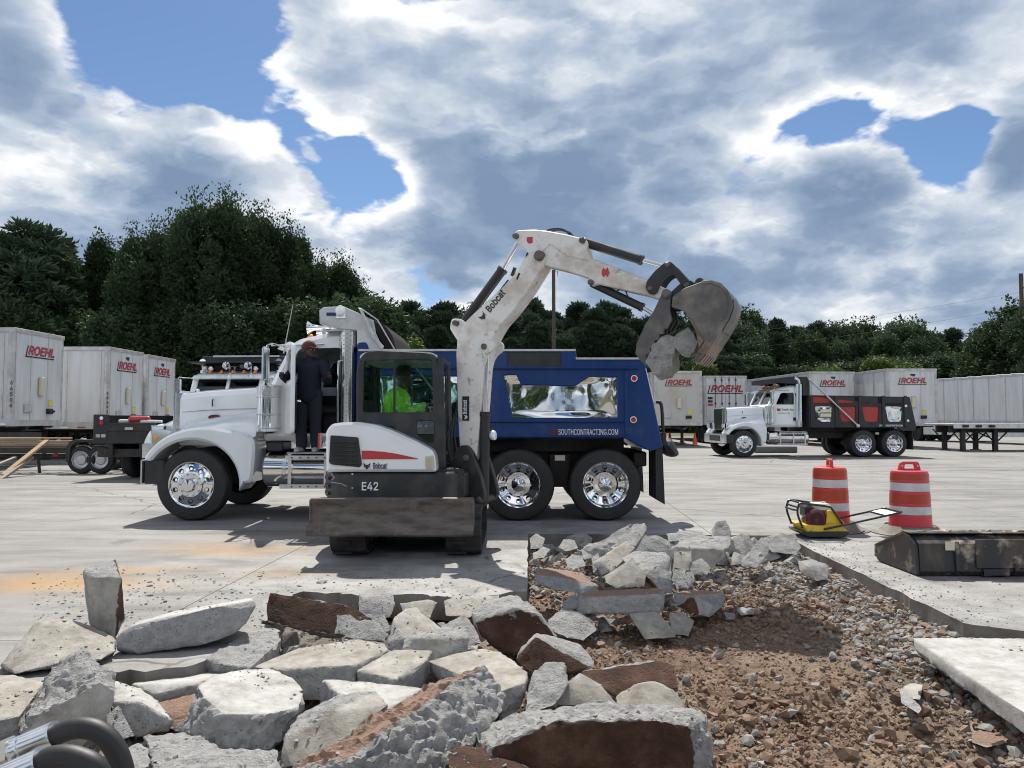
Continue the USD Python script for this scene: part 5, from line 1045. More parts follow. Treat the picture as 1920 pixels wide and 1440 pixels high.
EB('bucket_shell', prism(np.vstack([oo + nrm * .004, (oo - nrm * .03)[::-1]]), W0 - .012, W1 + .012, .004), 'bucket', smooth=30)
EB('wear_plate', prism(np.vstack([(oo + nrm * .016)[4:8], (oo + nrm * .005)[4:8][::-1]]), W0 + .05, W1 - .05, .003), 'bucket', smooth=30)
EB('side_cutter', [slab([(1297, 598), (1302, 600), (1325, 643), (1317, 655), (1311, 625)], W0 - .016, W0 - .001, .004)], 'lipsteel')
EB('bucket_lip', slab([(1328, 640), (1343, 645), (1328, 668), (1314, 664)], W0 - .014, W1 + .014, .008), 'lipsteel')
for i in range(5):
    y = W0 + .05 + i * .13
    EB('bucket_tooth', hull([pt(1326, 657, y - .04), pt(1326, 657, y + .04), pt(1315, 668, y - .045), pt(1330, 668, y - .045), pt(1315, 668, y + .045), pt(1330, 668, y + .045), pt(1307, 682, y - .03), pt(1316, 684, y - .03), pt(1307, 682, y + .03), pt(1316, 684, y + .03)]), 'lipsteel')
TH = [(1243, 550), (1251, 545), (1261, 551), (1259, 563), (1258, 580), (1262, 600), (1252, 618), (1247, 617), (1246, 627), (1238, 628), (1237, 638), (1229, 640), (1229, 650), (1221, 653), (1222, 662), (1213, 666), (1214, 683), (1205, 680), (1193, 664), (1195, 645), (1211, 610), (1226, 586), (1237, 563)]
th = EB('thumb_plate', slab(TH, 9.06, 9.085, .005, r=.006), 'bucket', smooth=25); EB('thumb_plate', slab(TH, 9.375, 9.40, .005, r=.006), 'bucket', smooth=25)
EB('thumb_plate', slab(TH, 9.22, 9.245, .005, r=.006), 'bucket', smooth=25)
EB('thumb_back', slab([(1196, 645), (1212, 611), (1227, 587), (1238, 564), (1243, 566), (1232, 590), (1217, 614), (1201, 648)], 9.08, 9.38, .004), 'bucket')
pin(1251, 552, 9.03, 9.43, .05, 'thumb_pin', 'bucket')
# ---------------------------------------------------------------- people
def person_operator():
    T = thing('person', 'person in bright green long-sleeved shirt and black cap seated in the excavator cab', 'person', (-1.42, 9.36, 1.24))
    y = 9.36; hip, chest, neck, head = np.array([-1.45, y, 1.38]), np.array([-1.40, y, 1.72]), np.array([-1.355, y, 1.86]), np.array([-1.31, y, 2.02])
    A = lambda x, yy, z: np.array([x, yy, z])
    hb = [((head + [-.02, 0, .02], .098), (head + [.02, 0, -.05], .072)), ((head + [.02, 0, -.05], .072), (head + [.045, 0, -.085], .045)), ((neck, .055), (head + [-.01, 0, -.05], .06)), ((chest, .1), (neck, .055)), ((hip, .14), (chest, .13)),
          ((head + [.075, 0, -.015], .014), (head + [.098, 0, -.03], .016))]
    for s in (-1, 1):
        sh_, el, wr = A(-1.385, y + s * .19, 1.76), A(-1.27, y + s * .24, 1.57), A(-1.02, y + s * .26, 1.655)
        hb += [((chest, .09), (sh_, .06)), ((sh_, .055), (el, .045)), ((el, .042), (wr, .03)), ((wr, .03), (wr + [.05, 0, .015], .035))]
        for f in range(4): b = wr + [.06, (f - 1.5) * .018, .02]; hb += [((b, .010), (b + [.035, 0, .008], .009)), ((b + [.035, 0, .008], .009), (b + [.045, 0, -.02], .008))]
        hb += [((wr + [.02, -s * .02, .02], .011), (wr + [.055, -s * .05, .025], .009))]
        k, ft = A(-1.02, y + s * .12, 1.30), A(-.92, y + s * .12, 1.06)
        hb += [((hip + [0, s * .09, -.06], .095), (k, .065)), ((k, .06), (ft, .045)), ((ft, .045), (ft + [.12, 0, -.0], .04))]
    part(T, 'body', flesh(hb, .02, 6), MAT['skin'], smooth=True)
    ey = [sphere(head + [.086, s * .032, .005], (.008, .011, .008), 1) for s in (-1, 1)]
    part(T, 'eye', ey[0], MAT['decalw'], smooth=True); part(T, 'eye', ey[1], MAT['decalw'], smooth=True)
    for s in (-1, 1): part(T, 'ear', sphere(head + [-.01, s * .088, -.015], (.022, .012, .034), 1), MAT['skin'], smooth=True)
    sb = [((hip + [0, 0, -.06], .165), (chest, .165)), ((chest, .16), (chest + [.02, 0, .1], .085))]
    for s in (-1, 1):
        sh_, el, wr = A(-1.385, y + s * .19, 1.76), A(-1.27, y + s * .24, 1.57), A(-1.05, y + s * .26, 1.65)
        sb += [((chest + [0, 0, .03], .13), (sh_, .082)), ((sh_, .08), (el, .066)), ((el, .064), (wr, .046))]
    part(T, 'shirt', flesh(sb, .022, 5), MAT['hivis'], smooth=True)
    tb = []
    for s in (-1, 1):
        k, ft = A(-1.02, y + s * .12, 1.30), A(-.93, y + s * .12, 1.09)
        tb += [((hip + [0, s * .09, -.06], .115), (k, .08)), ((k, .075), (ft, .06))]
    part(T, 'trousers', flesh(tb, .03, 4), MAT['denim'], smooth=True)
    part(T, 'cap', [flesh([((head + [-.02, 0, .035], .104), (head + [.0, 0, .05], .098)), ((head + [.07, -.05, .045], .014), (head + [.07, .05, .045], .014)), ((head + [.07, -.05, .045], .014), (head + [.165, -.035, .03], .010)), ((head + [.07, .05, .045], .014), (head + [.165, .035, .03], .010)), ((head + [.165, -.035, .03], .010), (head + [.165, .035, .03], .010))], .018, 4)], MAT['capk'], smooth=True)
person_operator()
def person_standing():
    yy = 11.50; f = at(578, 857, yy); bx = f[0]; z0 = 1.0
    T = thing('person', 'person in navy shirt, dark jeans and red cap standing on the truck step', 'person', (bx, yy, z0))
    A = lambda x, y, z: np.array([bx + x, yy + y, z0 + z])
    H = .955
    hip, chest, neck, head = A(0, 0, .92 * H), A(.005, 0, 1.28 * H), A(-.01, -.0, 1.47 * H), A(0, -.02, 1.60 * H)
    face = np.array([.75, -.66, 0]); sd = np.array([.66, .75, 0])
    hb = [((head - face * .02 + [0, 0, .02], .098), (head + face * .02 + [0, 0, -.05], .075)), ((head + face * .02 + [0, 0, -.05], .075), (head + face * .045 + [0, 0, -.09], .046)), ((neck, .06), (head + [0, 0, -.06], .062)), ((chest, .1), (neck, .06)), ((hip, .14), (chest, .14)),
          ((head + face * .08 + [0, 0, -.02], .014), (head + face * .10 + [0, 0, -.033], .017))]
    arms = {-1: (A(-.21, 0, 1.39 * H), A(-.30, -.06, 1.13 * H), A(-.33, -.22, 1.17 * H)), 1: (A(.21, 0, 1.39 * H), A(.30, -.10, 1.12 * H), A(.34, -.20, 1.16 * H))}
    for s, (sh_, el, wr) in arms.items():
        d = (wr - el) / np.linalg.norm(wr - el); e = wr + d * .05
        hb += [((chest, .1), (sh_, .065)), ((sh_, .06), (el, .048)), ((el, .044), (wr, .03)), ((wr, .03), (e, .035))]
        for k in range(4):
            b = e + np.array([0, 0, (k - 1.5) * .02]) + d * .02; c = b + d * .03; hb += [((b, .010), (c, .009)), ((c, .009), (c + np.array([-s * .03, .01, 0]), .009))]
        hb += [((wr + d * .02 + [0, 0, .02], .012), (wr + d * .05 + [-s * .03, 0, .045], .010))]
    for s in (-1, 1):
        k, an = A(s * .105, -.03, .50 * H), A(s * .11, .02, .09)
        hb += [((hip + [s * .09, 0, 0], .10), (k, .068)), ((k, .062), (an, .045)), ((an, .045), (an + [s * .02, -.13, -.045], .04))]
    part(T, 'body', flesh(hb, .02, 6), MAT['skin'], smooth=True)
    for s in (-1, 1):
        part(T, 'eye', sphere(head + face * .088 + sd * s * .032 + [0, 0, .0], (.009, .009, .008), 1), MAT['decalw'], smooth=True)
        part(T, 'ear', sphere(head - face * .005 + sd * s * .09 + [0, 0, -.02], (.02, .02, .034), 1), MAT['skin'], smooth=True)
    sb = [((hip + [0, 0, -.03], .17), (chest, .175)), ((hip + [-.05, 0, -.03], .15), (hip + [.05, 0, -.03], .15)), ((chest, .17), (chest + [0, 0, .13], .10))]
    for s, (sh_, el, wr) in arms.items(): sb += [((chest + [0, 0, .03], .14), (sh_, .09)), ((sh_, .09), ((sh_ * .1 + el * .9), .075))] + ([((el, .07), (wr, .05))] if s < 0 else [((el, .07), (wr * .85 + el * .15, .05))])
    part(T, 'shirt', flesh(sb, .024, 5), MAT['navy'], smooth=True)
    tb = [((hip + [-.06, 0, 0], .135), (hip + [.06, 0, 0], .135))]
    for s in (-1, 1):
        k, an = A(s * .105, -.03, .50 * H), A(s * .11, .02, .10)
        tb += [((hip + [s * .08, 0, -.02], .125), (k, .092)), ((k, .09), (an, .08))]
    part(T, 'trousers', flesh(tb, .024, 5), MAT['denim'], smooth=True)
    for s in (-1, 1): part(T, 'shoe', flesh([((A(s * .11, .03, .05), .05), (A(s * .13, -.16, .04), .04)), ((A(s * .11, .04, .03), .03), (A(s * .135, -.18, .03), .03))], .016, 4), MAT['shoe'], smooth=True)
    hd = head + [0, 0, .035]
    part(T, 'cap', flesh([((hd - face * .02, .105), (hd + [0, 0, .015], .10)), ((hd + face * .07 + sd * .05, .015), (hd + face * .07 - sd * .05, .015)), ((hd + face * .07 + sd * .05, .015), (hd + face * .17 + sd * .03 + [0, 0, -.015], .011)), ((hd + face * .07 - sd * .05, .015), (hd + face * .17 - sd * .03 + [0, 0, -.015], .011)), ((hd + face * .17 - sd * .03 + [0, 0, -.015], .011), (hd + face * .17 + sd * .03 + [0, 0, -.015], .011))], .018, 4), MAT['capr'], smooth=True)
person_standing()
# ---------------------------------------------------------------- box trailers
def decal_roehl(T, under, o, xd, up, h, label=None):
    """Sloping red lettering with a dark drop bar and a slanted stroke at its left."""
    xd, up, o = map(lambda q: np.asarray(q, float), (xd, up, o)); nn = np.cross(xd, up)
    t = text('ROEHL', h, (0, 0, 0), shear=.3, wide=1.15); w = t.extents[0]
    W = lambda a, b, d=0: o + xd * a + up * b + nn * d
    part(T, 'logo_shadow', text('ROEHL', h, W(h * .06, -h * .06, .004), xd, up, shear=.3, wide=1.15, depth=.003), MAT['decalk'], under=under, world=False)
    part(T, 'logo_lettering', text('ROEHL', h, W(0, 0, .009), xd, up, shear=.3, wide=1.15, depth=.003), MAT['decalr'], under=under, world=False)
    def q4(pts, d):
        v = [W(a, b, d) for a, b in pts] + [W(a, b, d + .003) for a, b in pts]; return hull(v)
    part(T, 'logo_bar', [q4([(-h * .42, -h * .38), (w * 1.02, -h * .38), (w * 1.02 + h * .06, -h * .24), (-h * .38, -h * .24)], .004), q4([(-h * .42, -h * .38), (-h * .24, -h * .38), (h * .16, h * 1.02), (h * .0, h * 1.02)], .004)], MAT['decalk'], under=under, world=False)
def box_trailer(label, loc, rz, L=15.0, top=4.1, bot=1.12, mat='trailer', nose=True, doors=False, number=None, gear=True, usmap=True, group=None):
    """Nose face at x = 0 looking along +x; the body runs back along -x."""
    T = thing('box_trailer', label, 'trailer', loc, rz, group)
    P = lambda n, m, mt, **k: part(T, n, m, MAT[mt], world=False, **k)
    b = P('body', box(-L, 0, -1.28, 1.28, bot + .12, top - .06, .015), mat)
    P('top_rail', [box(-L - .01, .012, s * 1.29 - .02, s * 1.29 + .02, top - .14, top, .008) for s in (-1, 1)] + [box(-.02, .025, -1.3, 1.3, top - .13, top + .0, .008), box(-L - .02, -L + .06, -1.3, 1.3, top - .13, top, .008)], 'rail', under=b)
    P('bottom_rail', [box(-L - .01, .012, s * 1.29 - .02, s * 1.29 + .02, bot, bot + .26, .008) for s in (-1, 1)] + [box(-.02, .02, -1.3, 1.3, bot, bot + .18, .008)], 'rail', under=b)
    for s in (-1, 1): P('corner_post', hull(np.concatenate([cyl((-.09, s * 1.215, bot), (-.09, s * 1.215, top), .108, n=16).vertices])), 'rail', under=b, smooth=40)
    for s in (-1, 1):
        for i in range(int(L / 1.22)):
            x = -.3 - 1.22 * i
            P('seam', box(x - .025, x + .025, s * 1.287 - .009, s * 1.287 + .009, bot + .26, top - .14), 'rail', under=b)
    if not doors:
        for y in (-.43, .43): P('nose_seam', box(.0, .008, y - .012, y + .012, bot + .18, top - .13), 'rail', under=b)
        if nose:
            decal_roehl(T, b, (.006, -.62, top - .74), (0, 1, 0), (0, 0, 1), .26)
            P('document_canister', hull(np.concatenate([sphere((.06, .05, bot + .98), (.07, .12, .05), 2).vertices, sphere((.06, .05, bot + 1.5), (.07, .12, .05), 2).vertices])), 'cream', smooth=40)
            P('connector_box', box(0, .06, -.75, -.4, bot + .42, bot + .68, .01), 'rail')
            P('air_connector', [box(0, .05, .40, .72, bot + .38, bot + .55, .01), cyl((.05, .48, bot + .46), (.13, .48, bot + .46), .05), cyl((.05, .64, bot + .46), (.13, .64, bot + .46), .04)], 'black')
            P('warning_sticker', box(.008, .010, .52, .72, bot + .62, bot + .84), 'yellow')
            if usmap:
                mp = [(-.14, .05), (-.12, -.03), (-.03, -.06), (.0, -.1), (.04, -.06), (.1, -.09), (.11, -.02), (.16, .06), (.12, .04), (.06, .05)]
                P('map_emblem', TM(*(lambda m: (np.stack([np.full(len(m.vertices), .009) + m.vertices[:, 1], m.vertices[:, 0] + .05, m.vertices[:, 2] + top - .33], 1), m.faces))(prism(mp, 0, .003)), process=False), 'decalk')
            if number: P('fleet_number', [text(c, .11, (.012 - .06, -1.335, bot + 1.25 - i * .17), (1, 0, 0), (0, 0, 1)) for i, c in enumerate(number)], 'decalk')
    else:
        for s in (-1, 1):
            dr = P('door', box(.0, .035, min(s * .012, s * 1.17), max(s * .012, s * 1.17), bot + .2, top - .15, .008), 'trailer')
            for y in (.22, .62):
                P('lock_rod', [cyl((.06, s * y, bot + .1), (.06, s * y, top - .06), .018, n=8)] + [box(.035, .09, s * y - .05, s * y + .05, z - .04, z + .04) for z in (bot + .35, bot + 1.3, top - .25)], 'chassis', under=dr)
            for z in (bot + .5, bot + 1.4, bot + 2.4): P('hinge', box(.03, .06, s * 1.14 - .06, s * 1.14 + .06, z - .03, z + .03), 'rail', under=dr)
        decal_roehl(T, b, (.037, -.95, top - .95), (0, 1, 0), (0, 0, 1), .38)
        P('placard', [box(.037, .04, -1.08, -.78, bot + 1.35 + i * .2, bot + 1.5 + i * .2) for i in range(2)], 'decalk'); P('placard', box(.037, .04, -1.08, -.78, bot + 1.15, bot + 1.3), 'decalr')
        P('bumper_bar', [box(-.05, .03, -1.2, 1.2, .5, .6, .01), box(-.04, .02, -.7, -.62, .6, bot), box(-.04, .02, .62, .7, .6, bot)], 'chassis')
    for s in (-1, 1):
        P('marker_lamp', box(.012, .03, s * 1.0 - .05, s * 1.0 + .05, top - .10, top - .05, .004), 'amber', under=b)
        for i in range(6):
            P('reflective_tape', box(-.45 - i * .62, -.15 - i * .62, s * 1.313 - .002, s * 1.313 + .002, bot + .04, bot + .09), 'decalr' if i % 2 else 'decalw', under=b)
        P('rivet_row', [box(-.02 - .0, -.012, s * 1.296 - .006, s * 1.296 + .006, z, z + .012) for z in np.arange(bot + .3, top - .2, .075)], 'rail', under=b, kind='stuff')
    P('underframe', [box(-L, -.05, -.5, -.4, bot - .12, bot), box(-L, -.05, .4, .5, bot - .12, bot)] + [box(x, x + .06, -1.2, 1.2, bot - .05, bot) for x in np.arange(-L + .3, 0, .9)], 'chassis')
    wx = (-.9, -2.15) if doors else (-L + 2.2, -L + .95)
    for x in wx:
        for s in (-1, 1): P('wheel', [lathe([(r, h) for r, h in TY_PROF], (x, s * 1.24, .52), (0, -s, 0), 24), lathe([(.33, .04), (.3, .06), (.2, .12), (0, .12)], (x, s * 1.24, .52), (0, -s, 0), 20), lathe([(r, h) for r, h in TY_PROF], (x, s * .92, .52), (0, -s, 0), 20)], 'rubber', smooth=35)
        P('axle', [cyl((x, -1.1, .52), (x, 1.1, .52), .07), box(x - .5, x + .5, -.5, -.4, .6, bot), box(x - .5, x + .5, .4, .5, .6, bot)], 'chassis')
    if not doors:
        for s in (-1, 1): P('landing_leg', [box(-2.65, -2.5, s * .75 - .07, s * .75 + .07, .35, bot + .05), box(-2.62, -2.53, s * .75 - .05, s * .75 + .05, .03, .4), box(-2.75, -2.4, s * .75 - .14, s * .75 + .14, 0, .03), tube([(-2.58, s * .75, .5), (-1.9, s * .6, bot)], .03, 6)], 'chassis')
        P('leg_brace', tube([(-2.58, -.75, .55), (-2.58, .75, .95)], .025, 6), 'chassis')
        P('kingpin_plate', box(-1.6, -.2, -.5, .5, bot - .16, bot - .10), 'chassis')
        P('skirt_panel', box(-L + 3.0, -4.0, -1.27, -1.25, .45, bot), 'trailer')
    return T
box_trailer('nearest white box trailer at the left edge, its side number reading 64506', (-14.95, 24.25, 0), 0, top=4.24, bot=1.27, number='64506', usmap=False)
box_trailer('second white box trailer from the left, with a cream canister on its nose', (-14.55, 28.95, 0), 0, top=4.1, number='64493')
box_trailer('third white box trailer, half hidden behind the other left trailers', (-14.75, 32.3, 0), 0, top=4.1)
R = lambda d: math.radians(d)
box_trailer('stained beige-white trailer nose behind the blue dump bed tail', (9.05, 41.8, 0), R(-90), mat='trailerd', usmap=False)
box_trailer('white trailer with closed rear doors and lock rods', (12.95, 46.6, 0), R(-90), doors=True)
box_trailer('white trailer angled behind the black dump truck cab', (17.7, 42.4, 0), R(-90 + 4), number='64471')
box_trailer('white trailer behind the tail of the black dump truck', (20.75, 39.8, 0), R(-90), number='64510')
box_trailer('long white trailer with its panelled side showing at the right edge', (31.2, 40.2, 0), R(-90 + 11), nose=False)
# ---------------------------------------------------------------- flatbed at the right
T = thing('flatbed_trailer', 'low flatbed trailer with landing legs in front of the rightmost white trailer', 'trailer', (26, 36.4, 0))
part(T, 'deck', box(20.2, 33.5, 35.2, 37.7, 1.18, 1.28, .02), MAT['rail']); part(T, 'side_rail', box(20.2, 33.5, 35.16, 35.2, 1.06, 1.26), MAT['alu'])
for y in (35.9, 37.0): part(T, 'beam', box(20.4, 33.2, y - .07, y + .07, .85, 1.18), MAT['chassis'])
for x in (22.4, 20.9):
    for y in (35.7, 37.2): part(T, 'landing_leg', [box(x - .09, x + .09, y - .09, y + .09, .02, 1.1), box(x - .18, x + .18, y - .16, y + .16, 0, .03), tube([(x, y, .35), (x + .7, y, 1.0)], .035, 6), tube([(x, y, .35), (x - .55, y, 1.0)], .03, 6)], MAT['chassis'])
part(T, 'leg_brace', [tube([(20.9, 35.7, .45), (22.4, 35.7, .45)], .03, 6), tube([(22.4, 35.7, .5), (22.4, 37.2, .9)], .03, 6)], MAT['chassis'])
for x in (30.5, 31.8):
    for s, y in ((-1, 35.4), (1, 37.5)): part(T, 'wheel', [lathe([(r, h) for r, h in TY_PROF], (x, y, .52), (0, -s, 0), 24), lathe([(.33, .04), (.2, .1), (0, .1)], (x, y, .52), (0, -s, 0), 20)], MAT['rubber'], smooth=35)
for i in range(3): part(T, 'winch', [box(20.6 + i * .6, 20.85 + i * .6, 35.08, 35.16, 1.1, 1.22, .01), cyl((20.72 + i * .6, 35.05, 1.16), (20.72 + i * .6, 35.16, 1.16), .04)], MAT['chassis'])
part(T, 'storage_box', box(24.9, 26.4, 35.3, 36.2, .5, 1.05, .03), MAT['chassis'])
g = gp(1455, 849); single('concrete_kerb_block', box(g[0] - .95, g[0] + .95, g[1], g[1] + .45, 0, .28, .03), MAT['kerb'], 'long grey concrete block lying beneath the black dump truck tank', 'concrete block')
# ---------------------------------------------------------------- lumber trailer and dark flatbed truck at the left
YT = 21.0
T = thing('utility_trailer', 'low dark tandem-axle trailer carrying weathered lumber at the left', 'trailer', (-13.5, 22.0, 0))
def X(px, Y=YT): return at(px, 800, Y)[0]
def Z(py, Y=YT): return at(960, py, Y)[2]
part(T, 'deck_frame', [box(-22, X(250), YT + .15, YT + .25, Z(851), Z(840)), box(-22, X(215), YT + 1.75, YT + 1.85, Z(851), Z(840))] + [box(x, x + .08, YT + .2, YT + 1.8, Z(851) + .02, Z(845)) for x in np.arange(-21.5, X(215), .8)], MAT['chassis'])
part(T, 'tongue', [tube([(X(215), YT + .2, Z(846)), (X(262), YT + 1.0, Z(852))], .05, 6), tube([(X(215), YT + 1.8, Z(846)), (X(262), YT + 1.0, Z(852))], .05, 6), box(X(225), X(240), YT + .4, YT + .9, Z(848), Z(838))], MAT['chassis'])
for px in (152, 188):
    for s, y in ((-1, YT), (1, YT + 2.0)):
        tq = part(T, 'tyre', lathe([(r * .72, h * .8) for r, h in TY_PROF], (X(px), y, .38), (0, -s, 0), 30), MAT['rubber'], smooth=35)
        part(T, 'rim', lathe([(.235, .04), (.24, .0), (.225, .0), (.21, .05), (.15, .07), (.12, .03), (.05, .02), (0, .02)], (X(px), y, .38), (0, -s, 0), 24), MAT['alu'], under=tq, smooth=35)
        part(T, 'axle', cyl((X(px), YT + .2, .38), (X(px), YT + 1.8, .38), .05), MAT['chassis'])
fp = [(124, 866), (124, 840), (132, 828), (142, 824), (198, 824), (208, 832), (212, 845), (207, 845), (196, 829), (176, 829), (170, 836), (165, 829), (144, 829), (134, 838), (131, 866)]
part(T, 'fender', prism(XZ(fp, YT), YT - .04, YT + .22, .006), MAT['chassis'])
part(T, 'marker_light', box(X(97), X(104), YT + .12, YT + .15, Z(856), Z(851)), MAT['redlens'])
part(T, 'side_ramp_leg', [tube([(X(60), YT + .3, Z(852)), (X(64), YT + .3, .0)], .04, 6), tube([(X(215), YT + .3, Z(852)), (X(225), YT + .3, 0.0)], .04, 6)], MAT['chassis'])
rr = random.Random(4); names = ['topmost long board of the lumber load on the low trailer', 'grey board second from the top of the lumber load', 'weathered board in the middle of the lumber load', 'short split board at the edge of the lumber load', 'lowest long board of the lumber load', 'thin board lying inmost on the lumber load', 'wide grey board next to the trailer fender', 'inner rough board of the lumber load']
for i, lab in enumerate(names):
    px0, px1 = -60 - 30 * (i % 3), (128, 122, 118, 60, 126, 108, 124, 100)[i]; z = Z(843) + .005 + (i % 4) * .085; y = YT + .25 + (i // 4) * .45 + .05 * (i % 2)
    m = box(X(px0), X(px1), y, y + (.12 + .05 * (i % 3)), z, z + .055, .004); m.apply_transform(trimesh.transformations.rotation_matrix(rr.uniform(-.012, .012), (0, 0, 1), m.centroid))
    single('lumber_board', m, MAT[('woodg', 'wood')[i % 2]], lab, 'board', 'boards stacked on the low trailer')
def board(p, q, w, t, mat, lab):
    p, q = np.asarray(p), np.asarray(q); d = (q - p) / np.linalg.norm(q - p); u = np.cross(d, (0, 0, 1)); u /= np.linalg.norm(u); n_ = np.cross(u, d)
    single('lumber_board', hull([c + s * u * w / 2 + k * n_ * t / 2 for c in (p, q) for s in (-1, 1) for k in (-1, 1)]), MAT[mat], lab, 'board')
board(at(7, 890, 19.6), at(88, 826, YT + .1), .14, .05, 'wood', 'pale plank leaning from the ground onto the low trailer')
board(at(0, 900, 19.2), at(60, 857, 20.6), .10, .06, 'woodg', 'dark plank on the ground end below the pale leaning plank')
board(at(-20, 878, 19.9), at(28, 858, 20.9), .1, .05, 'woodg', 'grey plank leaning at the very left edge')
T = thing('flatbed_truck', 'black flatbed with rear lights parked left of the white hood', 'truck', (-9.7, 20.5, 0))
YT2 = 19.0; X2 = lambda px: at(px, 800, YT2)[0]; Z2 = lambda py: at(960, py, YT2)[2]
part(T, 'bed', [box(X2(177), X2(292), YT2, YT2 + 5, Z2(812), Z2(808), .0), box(X2(177), X2(292), YT2 - .03, YT2 + .02, Z2(832), Z2(793), .01), box(X2(177), X2(177) + .06, YT2, YT2 + 5, Z2(812), Z2(778), .01)], MAT['black'])
part(T, 'headboard', box(X2(163), X2(292), YT2 + 4.9, YT2 + 5, Z2(815), Z2(768), .01), MAT['black'])
part(T, 'rear_post', box(X2(176), X2(203), YT2 - .04, YT2 + .05, Z2(832), Z2(777), .01), MAT['black'])
part(T, 'clearance_light', lathe([(0, .02), (.045, .015), (.045, 0)], (X2(192), YT2 - .045, Z2(784)), (0, -1, 0), 16), MAT['lens']); part(T, 'clearance_light', lathe([(0, .02), (.055, .015), (.055, 0)], (X2(192), YT2 - .045, Z2(792)), (0, -1, 0), 16), MAT['redlens'])
part(T, 'rear_panel', prism(XZ([(203, 797), (285, 797), (285, 808), (203, 808)], YT2), YT2 - .06, YT2 - .032, .004), MAT['chassis']); part(T, 'latch', box(X2(237), X2(252), YT2 - .075, YT2 - .06, Z2(806), Z2(801)), MAT['alu'])
for px in (186, 196): part(T, 'licence_plate', box(X2(px - 4), X2(px + 4), YT2 - .05, YT2 - .04, Z2(820), Z2(814)), MAT['rail'])
part(T, 'chassis', [box(X2(205), X2(212), YT2, YT2 + 6, .6, .9), box(X2(262), X2(269), YT2, YT2 + 6, .6, .9), box(X2(180), X2(290), YT2 + .1, YT2 + .2, .55, .75)], MAT['chassis'])
for x in (X2(222), X2(258)):
    for y in (YT2 + .9, YT2 + 4.6): part(T, 'wheel', [lathe([(r, h) for r, h in TY_PROF], (x - .14, y, .53), (1, 0, 0), 24), lathe([(.33, .03), (.2, .1), (0, .1)], (x - .14, y, .53), (1, 0, 0), 20)], MAT['rubber'], smooth=35)
bag = lambda px, py, w, h, d: flesh([((X2(px) - w, YT2 + .35, Z2(py)), h), ((X2(px) + w, YT2 + .4, Z2(py) + .02), h * .8)] if False else [(((X2(px) - w, YT2 + .35, Z2(py))), h), ] if False else [((np.array([X2(px) - w, YT2 + .35, Z2(py)]), h), (np.array([X2(px) + w, YT2 + .45, Z2(py) + d]), h * .7))], .03, 4)
single('tool_bag', bag(222, 790, .13, .055, .0), MAT['offw'], 'off-white sack on the black flatbed', 'sack', smooth=True)
single('tool_bag', bag(248, 787, .17, .10, .02), MAT['red'], 'red and white crumpled sack on the black flatbed', 'sack', smooth=True)
single('tool_bag', bag(270, 791, .22, .05, .01), MAT['offw'], 'pale folded sheet at the right end of the black flatbed', 'sheet', smooth=True)
# ---------------------------------------------------------------- drums
def drum(lab, x, y, H, Rr, rz, body, sc=1):
    T = thing('traffic_drum', lab, 'traffic drum', (x, y, 0))
    c = (x, y, 0); k = H / .94
    prof = [(.0, .03), (.285, .03), (.285, .06), (.270, .20)]
    zs = [(.06, .268), (.25, .258), (.27, .262), (.29, .255), (.425, .25), (.44, .254), (.455, .247), (.60, .243), (.615, .247), (.63, .24), (.77, .237), (.785, .241), (.80, .234), (.905, .228), (.93, .215), (.94, .19), (.935, 0)]
    b = part(T, 'barrel', lathe([(0, .05)] + [(r * Rr / .25, z * k) for z, r in zs], c, (0, 0, 1), 44), MAT[body], smooth=28)
    rad = lambda z: float(np.interp(z, [q[0] for q in zs], [q[1] for q in zs])) * Rr / .25
    for n_, z0, z1, m in (('white_band', .30, .415, 'drumw'), ('orange_band', .465, .59, 'drumo'), ('white_band', .64, .76, 'drumw'), ('orange_band', .81, .895, 'drumo')):
        part(T, n_, lathe([(rad(z0) + .002, z0 * k), (rad(z0) + .0045, z0 * k), (rad(z1) + .0045, z1 * k), (rad(z1) + .002, z1 * k)], c, (0, 0, 1), 44), MAT[m], under=b, smooth=30)
    hp = prism(roundpoly([(-.155, .0), (.155, 0), (.125, .10), (.10, .115), (-.10, .115), (-.125, .10)], .02, 2), -.022, .022, .006, holes=[roundpoly([(-.075, .025), (.075, .025), (.065, .08), (-.065, .08)], .015, 2)])
    m = moved(hp, (0, 0, 0), rz); m.apply_translation((x, y, H - .004)); hd = part(T, 'handle', m, MAT[body], under=b)
    for s in (-1, 1): part(T, 'handle_hole', moved(moved(cyl((s * .105, -.0235, .055), (s * .105, .0235, .055), .012, n=10), (0, 0, 0), rz), (x, y, H)), MAT['drumw'], under=hd)
    part(T, 'rubber_base', lathe([(.24, .0), (.48, .0), (.485, .012), (.40, .03), (.31, .11), (.30, .09), (.24, .09)], c, (0, 0, 1), 44), MAT['base'], smooth=35)
g1, g2 = at(1556, 900, 10.5), at(1705, 900, 10.15)
drum('orange drum barrel with two white bands standing behind the plate compactor', g1[0], g1[1], .845, .232, R(78), 'drumr')
drum('faded pinkish-orange drum barrel with broad top handle behind the black loader bucket', g2[0], g2[1], .825, .245, R(4), 'pink')
